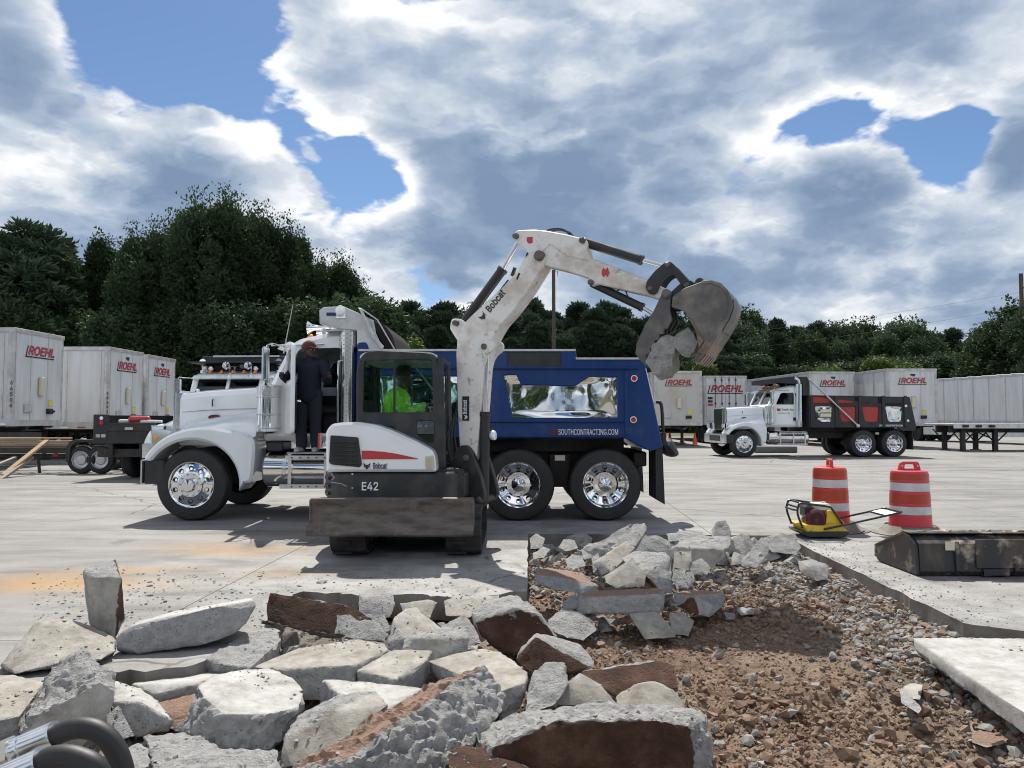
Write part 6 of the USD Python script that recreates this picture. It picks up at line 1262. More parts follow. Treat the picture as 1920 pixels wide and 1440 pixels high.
# ---------------------------------------------------------------- plate compactor
YC2 = 9.66; c0 = at(1545, 1000, YC2)
T = thing('plate_compactor', 'yellow plate compactor with maroon engine and long black handle on the slab', 'plate compactor', (c0[0], YC2 + .2, 0))
C = lambda n, m, mt, **k: part(T, n, m, MAT[mt], **k)
q = lambda px, py, y=YC2: at(px, py, y)
pl = XZ([(1506, 994), (1510, 990), (1580, 992), (1590, 999), (1586, 1003), (1578, 1005.5), (1516, 1005), (1508, 1001)], YC2)
C('base_plate', prism([(x, max(z, .003)) for x, z in XZ([(1503, 997), (1508, 1003), (1517, 1007), (1582, 1007), (1590, 1002), (1593, 996)], YC2)], YC2 - .02, YC2 + .48, .006), 'black')
C('exciter_housing', prism(roundpoly(XZ([(1504, 985), (1509, 991), (1515, 1001), (1578, 1002), (1589, 999), (1589, 994), (1577, 984), (1560, 981), (1546, 986), (1512, 984)], YC2), .02, 2), YC2 + .0, YC2 + .44, .012), 'yel', smooth=30)
for px, py in ((1520, 998), (1578, 1001)): C('bolt', cyl(q(px, py, YC2 + .005), q(px, py, YC2 - .012), .022, n=12), 'steel')
C('belt_guard', prism(roundpoly(XZ([(1548, 986), (1552, 957), (1560, 957), (1583, 980), (1583, 985)], YC2 + .05), .02, 2), YC2 + .04, YC2 + .14, .01), 'yel', smooth=30)
C('engine', [box(q(1516, 0)[0], q(1547, 0)[0], YC2 + .12, YC2 + .40, q(0, 988)[2], q(0, 962)[2], .02), lathe([(0, .0), (.10, .0), (.13, .03), (.13, .08), (0, .08)], q(1532, 975, YC2 + .04), (0, 1, 0), 26)], 'mar', smooth=30)
C('recoil_ring', [lathe([(rr_ - .008, 0), (rr_ - .008, -.006), (rr_ + .0, -.006), (rr_ + .0, 0)], q(1532, 975, YC2 + .04), (0, 1, 0), 26) for rr_ in (.045, .065, .085)], 'black')
C('fuel_tank', box(q(1521, 0)[0], q(1549, 0)[0], YC2 + .12, YC2 + .40, q(0, 962)[2], q(0, 947)[2], .025), 'offw'); C('fuel_cap', cyl(q(1544, 947, YC2 + .25), q(1544, 941, YC2 + .25), .03), 'offw')
C('air_filter', box(q(1500, 0)[0], q(1517, 0)[0], YC2 + .10, YC2 + .34, q(0, 974)[2], q(0, 949)[2], .03), 'black'); C('muffler', box(q(1504, 0)[0], q(1518, 0)[0], YC2 + .15, YC2 + .35, q(0, 988)[2], q(0, 974)[2], .02), 'steel')
fr = []
sh_ = lambda px, py, dy: q(px, py) + np.array([0, dy, 0])
for dy in (.02, .40): fr.append(tube([sh_(a_, b_, dy) for a_, b_ in ((1506, 990), (1497, 965), (1498, 950), (1504, 944), (1530, 947), (1556, 951), (1563, 957), (1582, 984))], .014, 8, 4))
fr.append(tube([sh_(1498, 952, .02), sh_(1498, 952, .40)], .013, 8)); fr.append(tube([sh_(1504, 944, .02), sh_(1504, 944, .40)], .013, 8)); fr.append(tube([sh_(1497, 957, .02), sh_(1491, 957, .06), sh_(1491, 957, .34), sh_(1497, 957, .40)], .011, 6))
C('roll_frame', fr, 'black', smooth=40)
hb = tube([sh_(1544, 992, -.02), sh_(1582, 984, -.02), sh_(1686, 961, -.02), sh_(1690, 960, .0), sh_(1690, 960, .40), sh_(1686, 961, .42), sh_(1582, 984, .42), sh_(1544, 992, .42)], .0125, 8)
hd = C('handle', hb, 'black', smooth=40); C('handle_crossbar', tube([sh_(1660, 967, -.02), sh_(1660, 967, .42)], .012, 6), 'black', under=hd)
C('handle_sticker', hull([sh_(px_, py_ + o_, dy) for px_, py_ in ((1662, 966.3), (1682, 961.8)) for o_ in (-.5, .5) for dy in (.0, .40)]), 'decalw', under=hd)
C('drain_hose', tube([q(1590, 1001, YC2 + .1), q(1605, 1001, YC2 + .1), q(1616, 998, YC2 + .1), (q(1621, 996, YC2 + .1))], .009, 6, 3), 'black', smooth=40)
# ---------------------------------------------------------------- loader bucket lying with its back to us
BX0 = at(1722, 1090, 7.35)[0]; BX1 = BX0 + 2.1; yb_ = 7.36
T = thing('loader_bucket', 'worn black loader bucket standing on the slab at the right edge', 'loader bucket', (BX0 + .8, 7.75, 0))
L_ = lambda n, m, mt, **k: part(T, n, m, MAT[mt], **k)
sp = [(7.37, .012), (7.40, .30), (7.50, .372), (7.62, .385), (8.18, .17), (8.20, .05), (8.16, .008)]
sd_ = L_('side_plate', prism(roundpoly(sp, .02, 2), BX0, BX0 + .03, .006, plane='yz'), 'bktback', smooth=25); L_('side_plate', prism(roundpoly(sp, .02, 2), BX1 - .03, BX1, .006, plane='yz'), 'bktback', smooth=25)
L_('edge_strip', prism([(7.63, .39), (8.2, .175), (8.21, .05), (8.19, .045), (8.175, .16), (7.61, .37)], BX0 - .012, BX0 + .012, .004, plane='yz'), 'bktback', under=sd_)
sh = [(8.15, .01), (7.40, .01), (7.365, .05), (7.385, .31), (7.49, .372), (7.62, .389), (7.62, .365), (7.50, .347), (7.415, .29), (7.395, .06), (7.42, .035), (8.15, .03)]
bs = L_('shell', prism(sh, BX0 + .031, BX1 - .031, .004, plane='yz'), 'bktback', smooth=30)
L_('top_lip', box(BX0 + .0, BX1, 7.47, 7.66, .386, .402, .006), 'bktback', under=bs)
for px in (1795, 1905, 2000):
    x = at(px, 1040, yb_)[0]; L_('back_rib', prism([(7.37, .02), (7.34, .06), (7.36, .33), (7.39, .33)], x - .02, x + .02, .004, plane='yz'), 'bktback', under=bs)
L_('wear_runner', [box(at(1812, 0, yb_)[0], at(1860, 0, yb_)[0], 7.33, 7.39, .012, .075, .008), box(at(1812, 0, yb_)[0], at(1826, 0, yb_)[0], 7.325, 7.36, .01, .06, .004)], 'bktback', under=bs)
mt = L_('mount_plate', box(at(1802, 0, yb_)[0], at(1905, 0, yb_)[0], 7.352, 7.375, .08, .355, .006), 'bktback', under=bs)
sx0, sx1 = at(1747, 0, yb_)[0], at(1765, 0, yb_)[0]; sz = at(0, 1024, yb_)[2]
L_('sticker', box(sx0, sx1, 7.362, 7.368, sz - .04, sz + .04), 'cream', under=bs)
L_('caked_dirt', [moved(trimesh.creation.icosphere(1, 1.0), (0, 0, 0)) if False else hull(np.random.default_rng(i).normal(size=(14, 3)) * [.03, .02, .006] + [BX0 + .15 + i * .11 + (.05 if i % 3 else 0), 7.56, .405]) for i in range(17)], '/World/Looks/clay_dirt' if False else 'lipsteel', kind='stuff')
# ---------------------------------------------------------------- cones, poles, wires
for i, (px, py, lab) in enumerate(((1303, 836, 'orange cone right of the stained trailer landing leg'), (1279, 831, 'orange cone between the landing legs of the stained trailer'), (1256, 830, 'orange cone at the left foot of the stained trailer'), (1367, 826, 'orange cone under the trailer with rear doors'))):
    g = gp(px, py); T = thing('traffic_cone', lab, 'traffic cone', g)
    b = part(T, 'cone', lathe([(.0, .03), (.15, .03), (.14, .06), (.035, .70), (.03, .72), (0, .72)], g, (0, 0, 1), 20), MAT['cone'], smooth=35)
    part(T, 'base', box(g[0] - .19, g[0] + .19, g[1] - .19, g[1] + .19, 0, .032, .006), MAT['black'])
def pole(px, top, Y, r, lab, arms=()):
    p = at(px, top, Y); T = thing('utility_pole', lab, 'utility pole', (p[0], Y, 0))
    part(T, 'shaft', lathe([(0, 0), (r * 1.25, 0), (r, p[2]), (0, p[2])], (p[0], Y, 0), (0, 0, 1), 14), MAT['pole'], smooth=40)
    for z, w in arms:
        a = part(T, 'crossarm', box(p[0] - .1, p[0] + w, Y - .16, Y - .04, z - .06, z + .06), MAT['pole'])
        part(T, 'insulator', [lathe([(0, 0), (.06, 0), (.07, .1), (.03, .18), (0, .18)], (p[0] + w * .9, Y - .1, z + .06), (0, 0, 1), 10)], MAT['rail'], under=a)
    return p
p1 = pole(1038, 506, 72, .16, 'slender wooden pole rising behind the blue dump bed'); part(stage and Thing('/World/utility_pole', (p1[0], 72, 0), 0), 'pole_top_hook', tube([(p1[0], 71.9, p1[2] - .1), (p1[0] + .35, 71.9, p1[2] - .15), (p1[0] + .4, 71.9, p1[2] - .7)], .025, 5), MAT['wire'])
p2 = pole(1914, 513, 70, .17, 'utility pole with a crossarm at the right edge', ((at(1914, 540, 70)[2], 1.6),))
def wire(a, b, sag, lab):
    t = np.linspace(0, 1, 24)[:, None]; p = np.asarray(a) * (1 - t) + np.asarray(b) * t; p[:, 2] -= (4 * sag * t * (1 - t))[:, 0]
    single('power_line', tube(p, .011, 5), MAT['wire'], lab, 'power line')
pz = lambda py: (at(1914, py, 70)[0], 70 - .1, at(1914, py, 70)[2])
wire(pz(548), (0.0, 150, 17.0), 2.0, 'upper power line running left from the right-edge pole'); wire(pz(575), (5.0, 150, 14.0), 2.0, 'lower power line running left from the right-edge pole')
wire(pz(672), at(1860, 664, 71), .02, 'upper short cable left of the right-edge pole before the oak'); wire(pz(678), at(1852, 676, 71), .02, 'lower short cable left of the right-edge pole before the oak')
# ---------------------------------------------------------------- hydraulic hoses close by
T = thing('hydraulic_hose', 'upper black hydraulic hose with a bright crimped fitting in the near left corner', 'hydraulic hose', (-.75, 1.12, 0))
def hz(px, py, y=1.12): return at(px, py, y)
part(T, 'hose', tube([hz(95, 1382), hz(140, 1366), hz(180, 1370), hz(212, 1398), hz(232, 1450), hz(240, 1540, 1.13), hz(235, 1800, 1.15), (-.52, 1.15, .02)], .0148, 18, 10), MAT['hose'], smooth=40)
ft = part(T, 'crimp_sleeve', lathe([(0, -.005), (.019, -.005), (.0205, .0), (.0205, .012), (.0195, .014), (.0205, .016), (.0205, .056), (.020, .062), (0, .062)], hz(31, 1410), hz(112, 1375) - hz(31, 1410), 28), MAT['chrome2'], smooth=30)
part(T, 'hex_nut', lathe([(0, 0), (.023, 0), (.025, .003), (.025, .022), (.023, .026), (0, .026)], hz(-3, 1424), hz(40, 1406) - hz(-3, 1424), 6), MAT['brass'])
part(T, 'steel_pipe', tube([hz(0, 1424), hz(-60, 1440), hz(-110, 1500), hz(-120, 1800), (-.95, 1.12, .0)], .014, 12, 6), MAT['steel'], smooth=40)
T = thing('hydraulic_hose', 'lower black hydraulic hose with a fitting at the bottom left corner', 'hydraulic hose', (-.7, 1.05, 0))
part(T, 'hose', tube([hz(60, 1440, 1.04), hz(100, 1420, 1.04), hz(145, 1422, 1.04), hz(185, 1450, 1.04), hz(205, 1540, 1.05), hz(200, 1900, 1.06), (-.5, 1.06, .02)], .0148, 18, 10), MAT['hose'], smooth=40)
part(T, 'crimp_sleeve', lathe([(0, 0), (.0205, 0), (.0205, .05), (.020, .055), (0, .055)], hz(10, 1462, 1.04), hz(85, 1428, 1.04) - hz(10, 1462, 1.04), 28), MAT['chrome2'], smooth=30)
part(T, 'steel_pipe', tube([hz(12, 1461, 1.04), hz(-60, 1490, 1.04), hz(-90, 1800, 1.04), (-.85, 1.05, .0)], .014, 12, 6), MAT['steel'], smooth=40)
# ---------------------------------------------------------------- broken concrete
def rubble_material(name, white):
    N = dict(tc=('texture_coordinate', {}), at=('attribute', dict(attribute='face_kind')), s=('separate_color', dict(color_type='rgb')), p=('principled_bsdf', dict(roughness=.88, specular_ior_level=.3))); L = [('at.color', 's.color')]
    N['oi'] = ('object_info', {}); N['off'] = ('vector_math', dict(math_type='scale', vector1=(7, 3, 5))); L.append(('oi.random', 'off.scale'))
    N['pos'] = ('vector_math', dict(math_type='add')); L += [('tc.object', 'pos.vector1'), ('off.vector', 'pos.vector2')]
    for k, sc, d, r in (('a', 3.0, 6.0, .6), ('b', 16.0, 8.0, .7), ('c', 70.0, 4.0, .7), ('d', 5.0, 7.0, .62)):
        N[k] = ('noise_texture', dict(scale=sc, detail=d, roughness=r)); L.append(('pos.vector', k + '.vector'))
    # fractured face: pale grey paste with darker aggregate
    N['ra'] = ('rgb_ramp', dict(ramp=[(.25, (.20, .198, .195)), (.5, (.32, .318, .312)), (.75, (.44, .437, .43))])); L.append(('b.fac', 'ra.fac'))
    N['v'] = ('voronoi_texture', dict(feature='f1', scale=38.0, randomness=1.0)); L.append(('pos.vector', 'v.vector'))
    N['vm'] = ('map_range', dict(from_min=.10, from_max=.22, to_min=1.0, to_max=0, clamp=True)); L.append(('v.distance', 'vm.value'))
    N['vs'] = ('separate_color', {}); L.append(('v.color', 'vs.color'))
    N['vg'] = ('math', dict(math_type='greater_than', value2=.62)); L.append(('vs.r', 'vg.value1'))
    N['vq'] = ('math', dict(math_type='multiply')); L += [('vm.result', 'vq.value1'), ('vg.value', 'vq.value2')]
    N['ag'] = ('mix_color', dict(b=(.06, .06, .064))); L += [('vq.value', 'ag.fac'), ('ra.color', 'ag.a')]
    # trowelled top: tan and smooth
    N['dm_'] = ('math', dict(math_type='multiply_add', value2=.55)); N['dn_'] = ('math', dict(math_type='multiply', value2=.45)); L += [('b.fac', 'dn_.value1'), ('d.fac', 'dm_.value1'), ('dn_.value', 'dm_.value3'), ('dm_.value', 'rs.fac')]
    N['rs'] = ('rgb_ramp', dict(ramp=[(.30, (.13, .116, .094)), (.43, (.225, .208, .176)), (.55, (.31, .296, .264)), (.68, (.40, .392, .37))] if not white else [(.30, (.17, .16, .142)), (.42, (.29, .28, .258)), (.52, (.37, .365, .35)), (.66, (.46, .455, .445))]))
    N['ms'] = ('mix_color', {}); L += [('s.r', 'ms.fac'), ('ag.result', 'ms.a'), ('rs.color', 'ms.b')]
    # clay-stained underside
    N['rb'] = ('rgb_ramp', dict(ramp=[(.3, (.034, .017, .011)), (.5, (.075, .036, .022)), (.66, (.13, .078, .05)), (.8, (.22, .19, .16))])); L.append(('d.fac', 'rb.fac'))
    N['ab'] = ('math', dict(math_type='multiply_add', value2=3.0, value3=-1.35)); L.append(('d.fac', 'ab.value1'))
    N['an'] = ('math', dict(math_type='minimum', value2=.3)); L.append(('ab.value', 'an.value1'))
    N['bb'] = ('math', dict(math_type='add')); L += [('s.g', 'bb.value1'), ('an.value', 'bb.value2')]
    N['bc'] = ('map_range', dict(from_min=.42, from_max=.62, clamp=True)); L.append(('bb.value', 'bc.value'))
    N['mb'] = ('mix_color', {}); L += [('bc.result', 'mb.fac'), ('ms.result', 'mb.a'), ('rb.color', 'mb.b')]
    # orange dust
    N['oc'] = ('math', dict(math_type='multiply_add', value2=1.6, value3=-.8)); L.append(('b.fac', 'oc.value1'))
    N['ob'] = ('math', dict(math_type='add')); L += [('s.b', 'ob.value1'), ('oc.value', 'ob.value2')]
    N['od'] = ('map_range', dict(from_min=.45, from_max=.8, to_max=.8, clamp=True)); L.append(('ob.value', 'od.value'))
    N['mo'] = ('mix_color', dict(b=(.28, .16, .10))); L += [('od.result', 'mo.fac'), ('mb.result', 'mo.a'), ('mo.result', 'p.base_color')]
    N['h1'] = ('math', dict(math_type='multiply_add', value2=.6)); L += [('b.fac', 'h1.value1')]
    N['h2'] = ('math', dict(math_type='multiply', value2=.4)); L += [('c.fac', 'h2.value1'), ('h2.value', 'h1.value3')]
    N['hs'] = ('map_range', dict(to_min=1.0, to_max=.3)); L.append(('s.r', 'hs.value'))
    N['bp'] = ('bump', dict(distance=.05)); L += [('h1.value', 'bp.height'), ('hs.result', 'bp.strength'), ('bp.normal', 'p.normal')]
    usdkit.material(stage, '/World/Looks/' + name, N, L, surface='p.BSDF')
rubble_material('broken_concrete', False); rubble_material('dusty_concrete', True)
RUB = '/World/Looks/broken_concrete'
CH = [0]
TOPS = []
def ray_dir(px, py): q = at(px, py, 1.0) - np.array([0, 0, CAM_H]); return q / np.linalg.norm(q)
def chunk(label, pts, smooth=(), brown=(), dust=(), rough=.022, edge=None, group=None, name='concrete_chunk', world=None, cat='concrete chunk', seed=None, notch=.012, mat=None):
    """A broken lump: the hull of surveyed points, refined, its fracture faces roughened and its arrises chipped. smooth / brown / dust: pixels on the faces that are trowelled, clay-stained or dusted."""
    CH[0] += 1; seed = CH[0] if seed is None else seed
    P = np.array([at(*q) for q in pts]) if world is None else np.asarray(world, float)
    h = hull(P); Ymean = P[:, 1].mean()
    if edge is None: edge = np.clip(.0052 * Ymean, .016, .05)
    fn, fo = np.asarray(h.face_normals), np.asarray(h.triangles)[:, 0]
    kf = np.zeros((len(fn), 3))
    o = np.array([0, 0, CAM_H])
    for ch, lst in ((0, smooth), (1, brown), (2, dust)):
        for q in lst:
            if len(q) == 3: n0 = np.asarray(q, float) / np.linalg.norm(q)
            else:
                d = ray_dir(*q); den = fn @ d; t = ((fo - o) * fn).sum(1) / np.where(abs(den) < 1e-9, 1e-9, den)
                inside = [(np.abs(((o + d * tt) - fo) @ fn.T) * 0).sum() if False else (((o + d * tt)[None] - fo) * fn).sum(1).max() for tt in t]
                cand = [i for i in range(len(fn)) if den[i] < 0]
                i = min(cand, key=lambda i: inside[i]); n0 = fn[i]
            kf[fn @ n0 > .86, ch] = 1
    mm = m3.Manifold(m3.Mesh(np.asarray(h.vertices, np.float32), np.asarray(h.faces, np.uint32)))
    mm = mm.refine_to_length(edge).to_mesh(); t = TM(mm.vert_properties[:, :3], mm.tri_verts); t.merge_vertices()
    V, F = np.asarray(t.vertices), np.asarray(t.faces); N_ = np.asarray(t.face_normals); C = V[F].mean(1)
    sc = N_ @ fn.T - 4 * np.abs(C @ fn.T - (fo * fn).sum(1)) / (edge + .05)
    fid = sc.argmax(1); kind = np.zeros((len(V), 3)); cnt = np.zeros(len(V)); amin = np.ones(len(V)); vn = np.asarray(t.vertex_normals)
    for k in range(3): np.add.at(kind, F[:, k], kf[fid]); np.add.at(cnt, F[:, k], 1)
    kind /= cnt[:, None]
    for k in range(3): np.minimum.at(amin, F[:, k], (N_ * vn[F[:, k]]).sum(1))
    sm = np.maximum(kind[:, 0], kind[:, 1] * .8)
    q = V + seed * 5.17
    size = np.linalg.norm(P.max(0) - P.min(0)); rr_ = rough * np.clip(size / .8, .35, 1.2)
    low = meshkit.fbm(q * 3.6, 3, seed) - .5; mid = meshkit.fbm(q * 13, 4, seed + 40) - .5; fine = meshkit.fbm(q * 38, 2, seed + 80) - .5
    d = (low * 1.9 * rr_ + mid * 1.7 * rr_ + fine * 1.5 * rr_) * (1 - .88 * sm) - np.clip(1 - amin, 0, .35) * notch * (.35 + 11 * np.clip(mid, -.03, .4)) * 1.6
    V = V + vn * d[:, None]
    if size > .3 and Ymean < 8.6:
        t2 = TM(V, F, process=False); up = t2.face_normals[:, 2] > .72
        if up.any(): TOPS.append((t2.triangles_center[up], t2.area_faces[up]))
    loc = np.append((V[:, :2].min(0) + V[:, :2].max(0)) / 2, V[:, 2].min())
    path = '/World/' + numbered('/World', name)
    g = usdkit.mesh(stage, path, (V - loc, F), mat or RUB, smooth=28)
    g.AddTranslateOp().Set(Gf.Vec3d(*map(float, loc)))
    # smooth=42 splits vertices: take the kinds from the nearest original vertex
    from scipy.spatial import cKDTree
    pv = np.array(g.GetPointsAttr().Get()); idx = cKDTree(V - loc).query(pv)[1]
    UsdGeom.PrimvarsAPI(g).CreatePrimvar('face_kind', Sdf.ValueTypeNames.Color3fArray, 'vertex').Set(Vt.Vec3fArray.FromNumpy(kind[idx].astype(np.float32)))
    tag(g.GetPrim(), label, cat, group)
    return g
def down(pl, dz=.25, k=.9):
    """Hidden lower points under surveyed ones, so that a lump reaches what carries it."""
    return pl
Gz = lambda px, py, z: (px, py, gp(px, py, z)[1])
# -- the left and centre foreground
chunk('upright grey block standing on end at the left', [(156, 1067, 5.36), (162, 1083, 5.24), (172, 1178, 5.28), (214, 1201, 5.2), (229, 1083, 5.24), (216, 1049, 5.55), (233, 1160, 5.36), (200, 1160, 5.6), (165, 1150, 5.6), (170, 1066, 5.6)], rough=.012, smooth=[(200, 1120)], brown=[(1, .2, 0)])
chunk('tan broom-finished slab tilted towards us at the far left, in the upright block’s shadow'.replace('’s', ''), [(0, 1247, 4.62), (67, 1163, 5.0), (125, 1160, 5.1), (172, 1175, 5.12), (216, 1196, 5.05), (216, 1221, 4.85), (187, 1238, 4.72), (102, 1243, 4.6), (29, 1263, 4.5), (67, 1180, 5.25), (125, 1178, 5.35), (216, 1215, 5.25), (10, 1262, 4.9)], smooth=[(110, 1210)], rough=.012)
chunk('long pale grey slab lying on edge right of the upright block', [(219, 1221, 4.94), (218, 1195, 4.95), (242, 1175, 5.0), (292, 1160, 5.05), (350, 1151, 5.05), (408, 1137, 5.15), (478, 1125, 5.3), (480, 1138, 5.25), (464, 1166, 5.2), (438, 1192, 5.15), (379, 1210, 5.05), (262, 1225, 4.95), (256, 1166, 5.3), (330, 1145, 5.38), (472, 1121, 5.62), (440, 1170, 5.55), (260, 1205, 5.3)], rough=.011, smooth=[(360, 1144)], mat='/World/Looks/dusty_concrete')
chunk('big rough grey block with a smooth tan face at the lower left', [(157, 1218, 4.45), (99, 1252, 4.45), (213, 1265, 4.3), (213, 1296, 4.15), (204, 1336, 4.1), (187, 1361, 4.05), (117, 1316, 4.02), (187, 1280, 4.12), (58, 1347, 3.95), (44, 1372, 3.9), (52, 1338, 4.1), (60, 1420, 3.95), (150, 1405, 4.0), (190, 1385, 4.1), (130, 1240, 4.6), (60, 1330, 4.35)], smooth=[(150, 1340)], rough=.03)
chunk('flat pale slab lying at the left edge of the photo', [(-70, 1263, 4.5), (30, 1265, 4.5), (84, 1279, 4.38), (38, 1342, 3.95), (0, 1350, 3.88), (-90, 1352, 3.88), (-70, 1320, 4.5), (84, 1330, 4.38), (38, 1400, 3.95), (-90, 1410, 3.88)], smooth=[(10, 1300)], rough=.015)
chunk('white-topped wedge right of the lower-left block', [(213, 1275, 4.5), (260, 1288, 4.42), (293, 1312, 4.3), (210, 1316, 4.2), (262, 1316, 4.15), (324, 1350, 4.1), (318, 1371, 4.12), (257, 1383, 4.1), (215, 1345, 4.15), (290, 1370, 4.4), (220, 1340, 4.5)], smooth=[(245, 1298)], rough=.018, mat='/World/Looks/dusty_concrete')
chunk('flat pale plate behind the white-topped wedge', [(245, 1283, 4.55), (285, 1268, 4.8), (360, 1256, 5.0), (455, 1250, 5.0), (470, 1256, 4.85), (400, 1272, 4.6), (365, 1284, 4.5), (290, 1300, 4.45), (290, 1325, 4.45), (365, 1310, 4.5), (470, 1285, 4.85), (250, 1305, 4.6)], smooth=[(350, 1270)], rough=.012, mat='/World/Looks/dusty_concrete')
chunk('small grey block dusted orange on top, between wedge and big boulder', [(292, 1320, 4.42), (330, 1303, 4.5), (366, 1300, 4.48), (368, 1330, 4.3), (344, 1375, 4.2), (322, 1368, 4.2), (305, 1335, 4.3), (350, 1370, 4.45), (300, 1350, 4.5)], dust=[(340, 1312)], rough=.018)
chunk('large boulder of slab with a pale trowelled top in the centre left', [(370, 1286, 4.3), (400, 1265, 4.55), (460, 1256, 4.65), (512, 1254, 4.65), (546, 1268, 4.55), (567, 1290, 4.4), (568, 1302, 4.3), (559, 1327, 4.12), (499, 1340, 3.98), (420, 1340, 3.97), (385, 1310, 4.1), (551, 1368, 4.12), (499, 1412, 3.95), (430, 1412, 3.93), (365, 1400, 4.0), (347, 1368, 4.08), (355, 1320, 4.2), (540, 1350, 4.5), (400, 1350, 4.5)], smooth=[(470, 1300)], rough=.024, mat='/World/Looks/dusty_concrete')
chunk('wide tan-topped slab behind the large boulder', [(476, 1250, 4.75), (520, 1230, 4.95), (566, 1213, 5.12), (668, 1199, 5.3), (722, 1207, 5.22), (728, 1219, 5.1), (668, 1247, 4.75), (610, 1250, 4.7), (512, 1256, 4.66), (598, 1310, 4.66), (666, 1300, 4.7), (512, 1310, 4.66), (728, 1255, 5.1), (668, 1240, 5.3), (500, 1290, 4.95)], smooth=[(610, 1228)], rough=.014)
chunk('square tan-topped slab piece left of the orange-ridged boulder', [(668, 1258, 4.72), (707, 1236, 4.92), (733, 1219, 5.05), (772, 1216, 5.1), (812, 1217, 5.08), (799, 1240, 4.85), (741, 1275, 4.55), (694, 1262, 4.65), (791, 1292, 4.82), (738, 1312, 4.54), (671, 1295, 4.7), (812, 1250, 5.08), (720, 1260, 5.1)], smooth=[(745, 1243)], rough=.014)
chunk('broad tan-topped slab right of the orange-ridged boulder', [(804, 1240, 4.9), (850, 1226, 5.05), (903, 1216, 5.1), (937, 1222, 5.05), (962, 1238, 4.85), (990, 1262, 4.6), (988, 1280, 4.45), (936, 1298, 4.3), (890, 1280, 4.5), (986, 1302, 4.45), (975, 1332, 4.42), (939, 1340, 4.32), (850, 1290, 4.85), (810, 1262, 4.9), (940, 1270, 5.05)], smooth=[(920, 1255)], rough=.014)
chunk('slab piece with bright white top between boulder and orange ridge', [(603, 1273, 4.5), (694, 1280, 4.42), (794, 1291, 4.38), (760, 1312, 4.2), (733, 1328, 4.08), (668, 1318, 4.12), (629, 1296, 4.28), (598, 1315, 4.45), (640, 1350, 4.12), (735, 1370, 4.08), (790, 1340, 4.38), (610, 1330, 4.5)], smooth=[(700, 1300)], rough=.014, mat='/World/Looks/dusty_concrete')
chunk('rough wedge with a smooth dark grey-brown face left of the orange ridge', [(556, 1342, 4.1), (603, 1316, 4.2), (628, 1303, 4.25), (668, 1316, 4.15), (705, 1296, 4.15), (727, 1322, 4.0), (533, 1389, 3.85), (572, 1362, 3.9), (617, 1337, 3.95), (640, 1346, 3.94), (668, 1364, 3.9), (642, 1388, 3.82), (590, 1420, 3.76), (551, 1438, 3.74), (526, 1436, 3.78), (600, 1420, 4.1), (700, 1370, 4.1)], smooth=[(595, 1385)], rough=.026)
chunk('long rough boulder with an orange-stained ridge leaning across the centre foreground', [(910, 1246, 4.4), (869, 1258, 4.36), (799, 1285, 4.22), (733, 1329, 4.02), (642, 1385, 3.78), (548, 1440, 3.55), (871, 1266, 4.25), (825, 1295, 4.1), (733, 1370, 3.76), (640, 1430, 3.52), (944, 1307, 4.28), (930, 1342, 4.15), (913, 1362, 4.1), (838, 1408, 3.96), (826, 1460, 3.7), (640, 1510, 3.42), (545, 1490, 3.45), (700, 1470, 4.0), (900, 1370, 4.4)], dust=[(775, 1310), (690, 1372)], rough=.032, notch=.02)
chunk('huge slab chunk at the bottom centre with a red-brown clay face', [(880, 1384, 4.05), (900, 1368, 4.12), (952, 1346, 4.22), (1030, 1327, 4.25), (1103, 1314, 4.25), (1173, 1317, 4.2), (1225, 1322, 4.15), (1311, 1329, 4.05), (1328, 1341, 3.95), (1336, 1388, 3.86), (1326, 1445, 3.82), (921, 1402, 3.75), (991, 1380, 3.75), (1041, 1352, 3.78), (1108, 1354, 3.76), (1168, 1360, 3.76), (1238, 1350, 3.78), (1297, 1362, 3.8), (930, 1470, 3.70), (1300, 1465, 3.74), (1320, 1440, 4.1), (920, 1440, 4.2), (1100, 1480, 3.7)], brown=[(1080, 1415)], rough=.026, notch=.02)
chunk('tilted chunk with a dark red-brown face right of centre, behind the small pale blocks', [(882, 1146, 5.75), (900, 1131, 5.9), (955, 1117, 6.0), (974, 1119, 6.0), (1004, 1139, 5.9), (1044, 1197, 5.7), (892, 1168, 5.6), (970, 1140, 5.62), (1012, 1156, 5.62), (1049, 1201, 5.62), (1010, 1215, 5.55), (965, 1228, 5.52), (949, 1224, 5.52), (929, 1215, 5.54), (903, 1193, 5.58), (1000, 1200, 5.95), (910, 1190, 5.95)], brown=[(970, 1185)], rough=.022)
chunk('pale wedge-shaped chunk with brown left end below the dark red-faced chunk', [(1001, 1187, 5.3), (1027, 1188, 5.32), (1056, 1208, 5.3), (1088, 1205, 5.35), (1113, 1237, 5.2), (1113, 1254, 5.12), (1067, 1264, 5.05), (994, 1264, 5.0), (968, 1238, 5.05), (978, 1215, 5.15), (1004, 1194, 5.15), (1005, 1264, 5.0), (1100, 1245, 5.45), (990, 1240, 5.4)], brown=[(984, 1238)], rough=.016)
chunk('rough pale slab standing nearly upright right of the tan slab', [(1025, 1238, 4.62), (1061, 1240, 4.6), (1066, 1282, 4.45), (1040, 1322, 4.3), (981, 1342, 4.22), (988, 1296, 4.4), (999, 1261, 4.55), (1045, 1330, 4.55), (1066, 1300, 4.65), (985, 1345, 4.5), (1000, 1290, 4.75)], rough=.024)
chunk('small leaning slab with a smooth pale face behind the huge bottom chunk', [(1087, 1261, 4.6), (1127, 1283, 4.55), (1160, 1322, 4.45), (1098, 1324, 4.4), (1080, 1285, 4.5), (1043, 1322, 4.42), (1062, 1280, 4.5), (1120, 1322, 4.75), (1060, 1330, 4.7)], smooth=[(1120, 1300)], rough=.018)
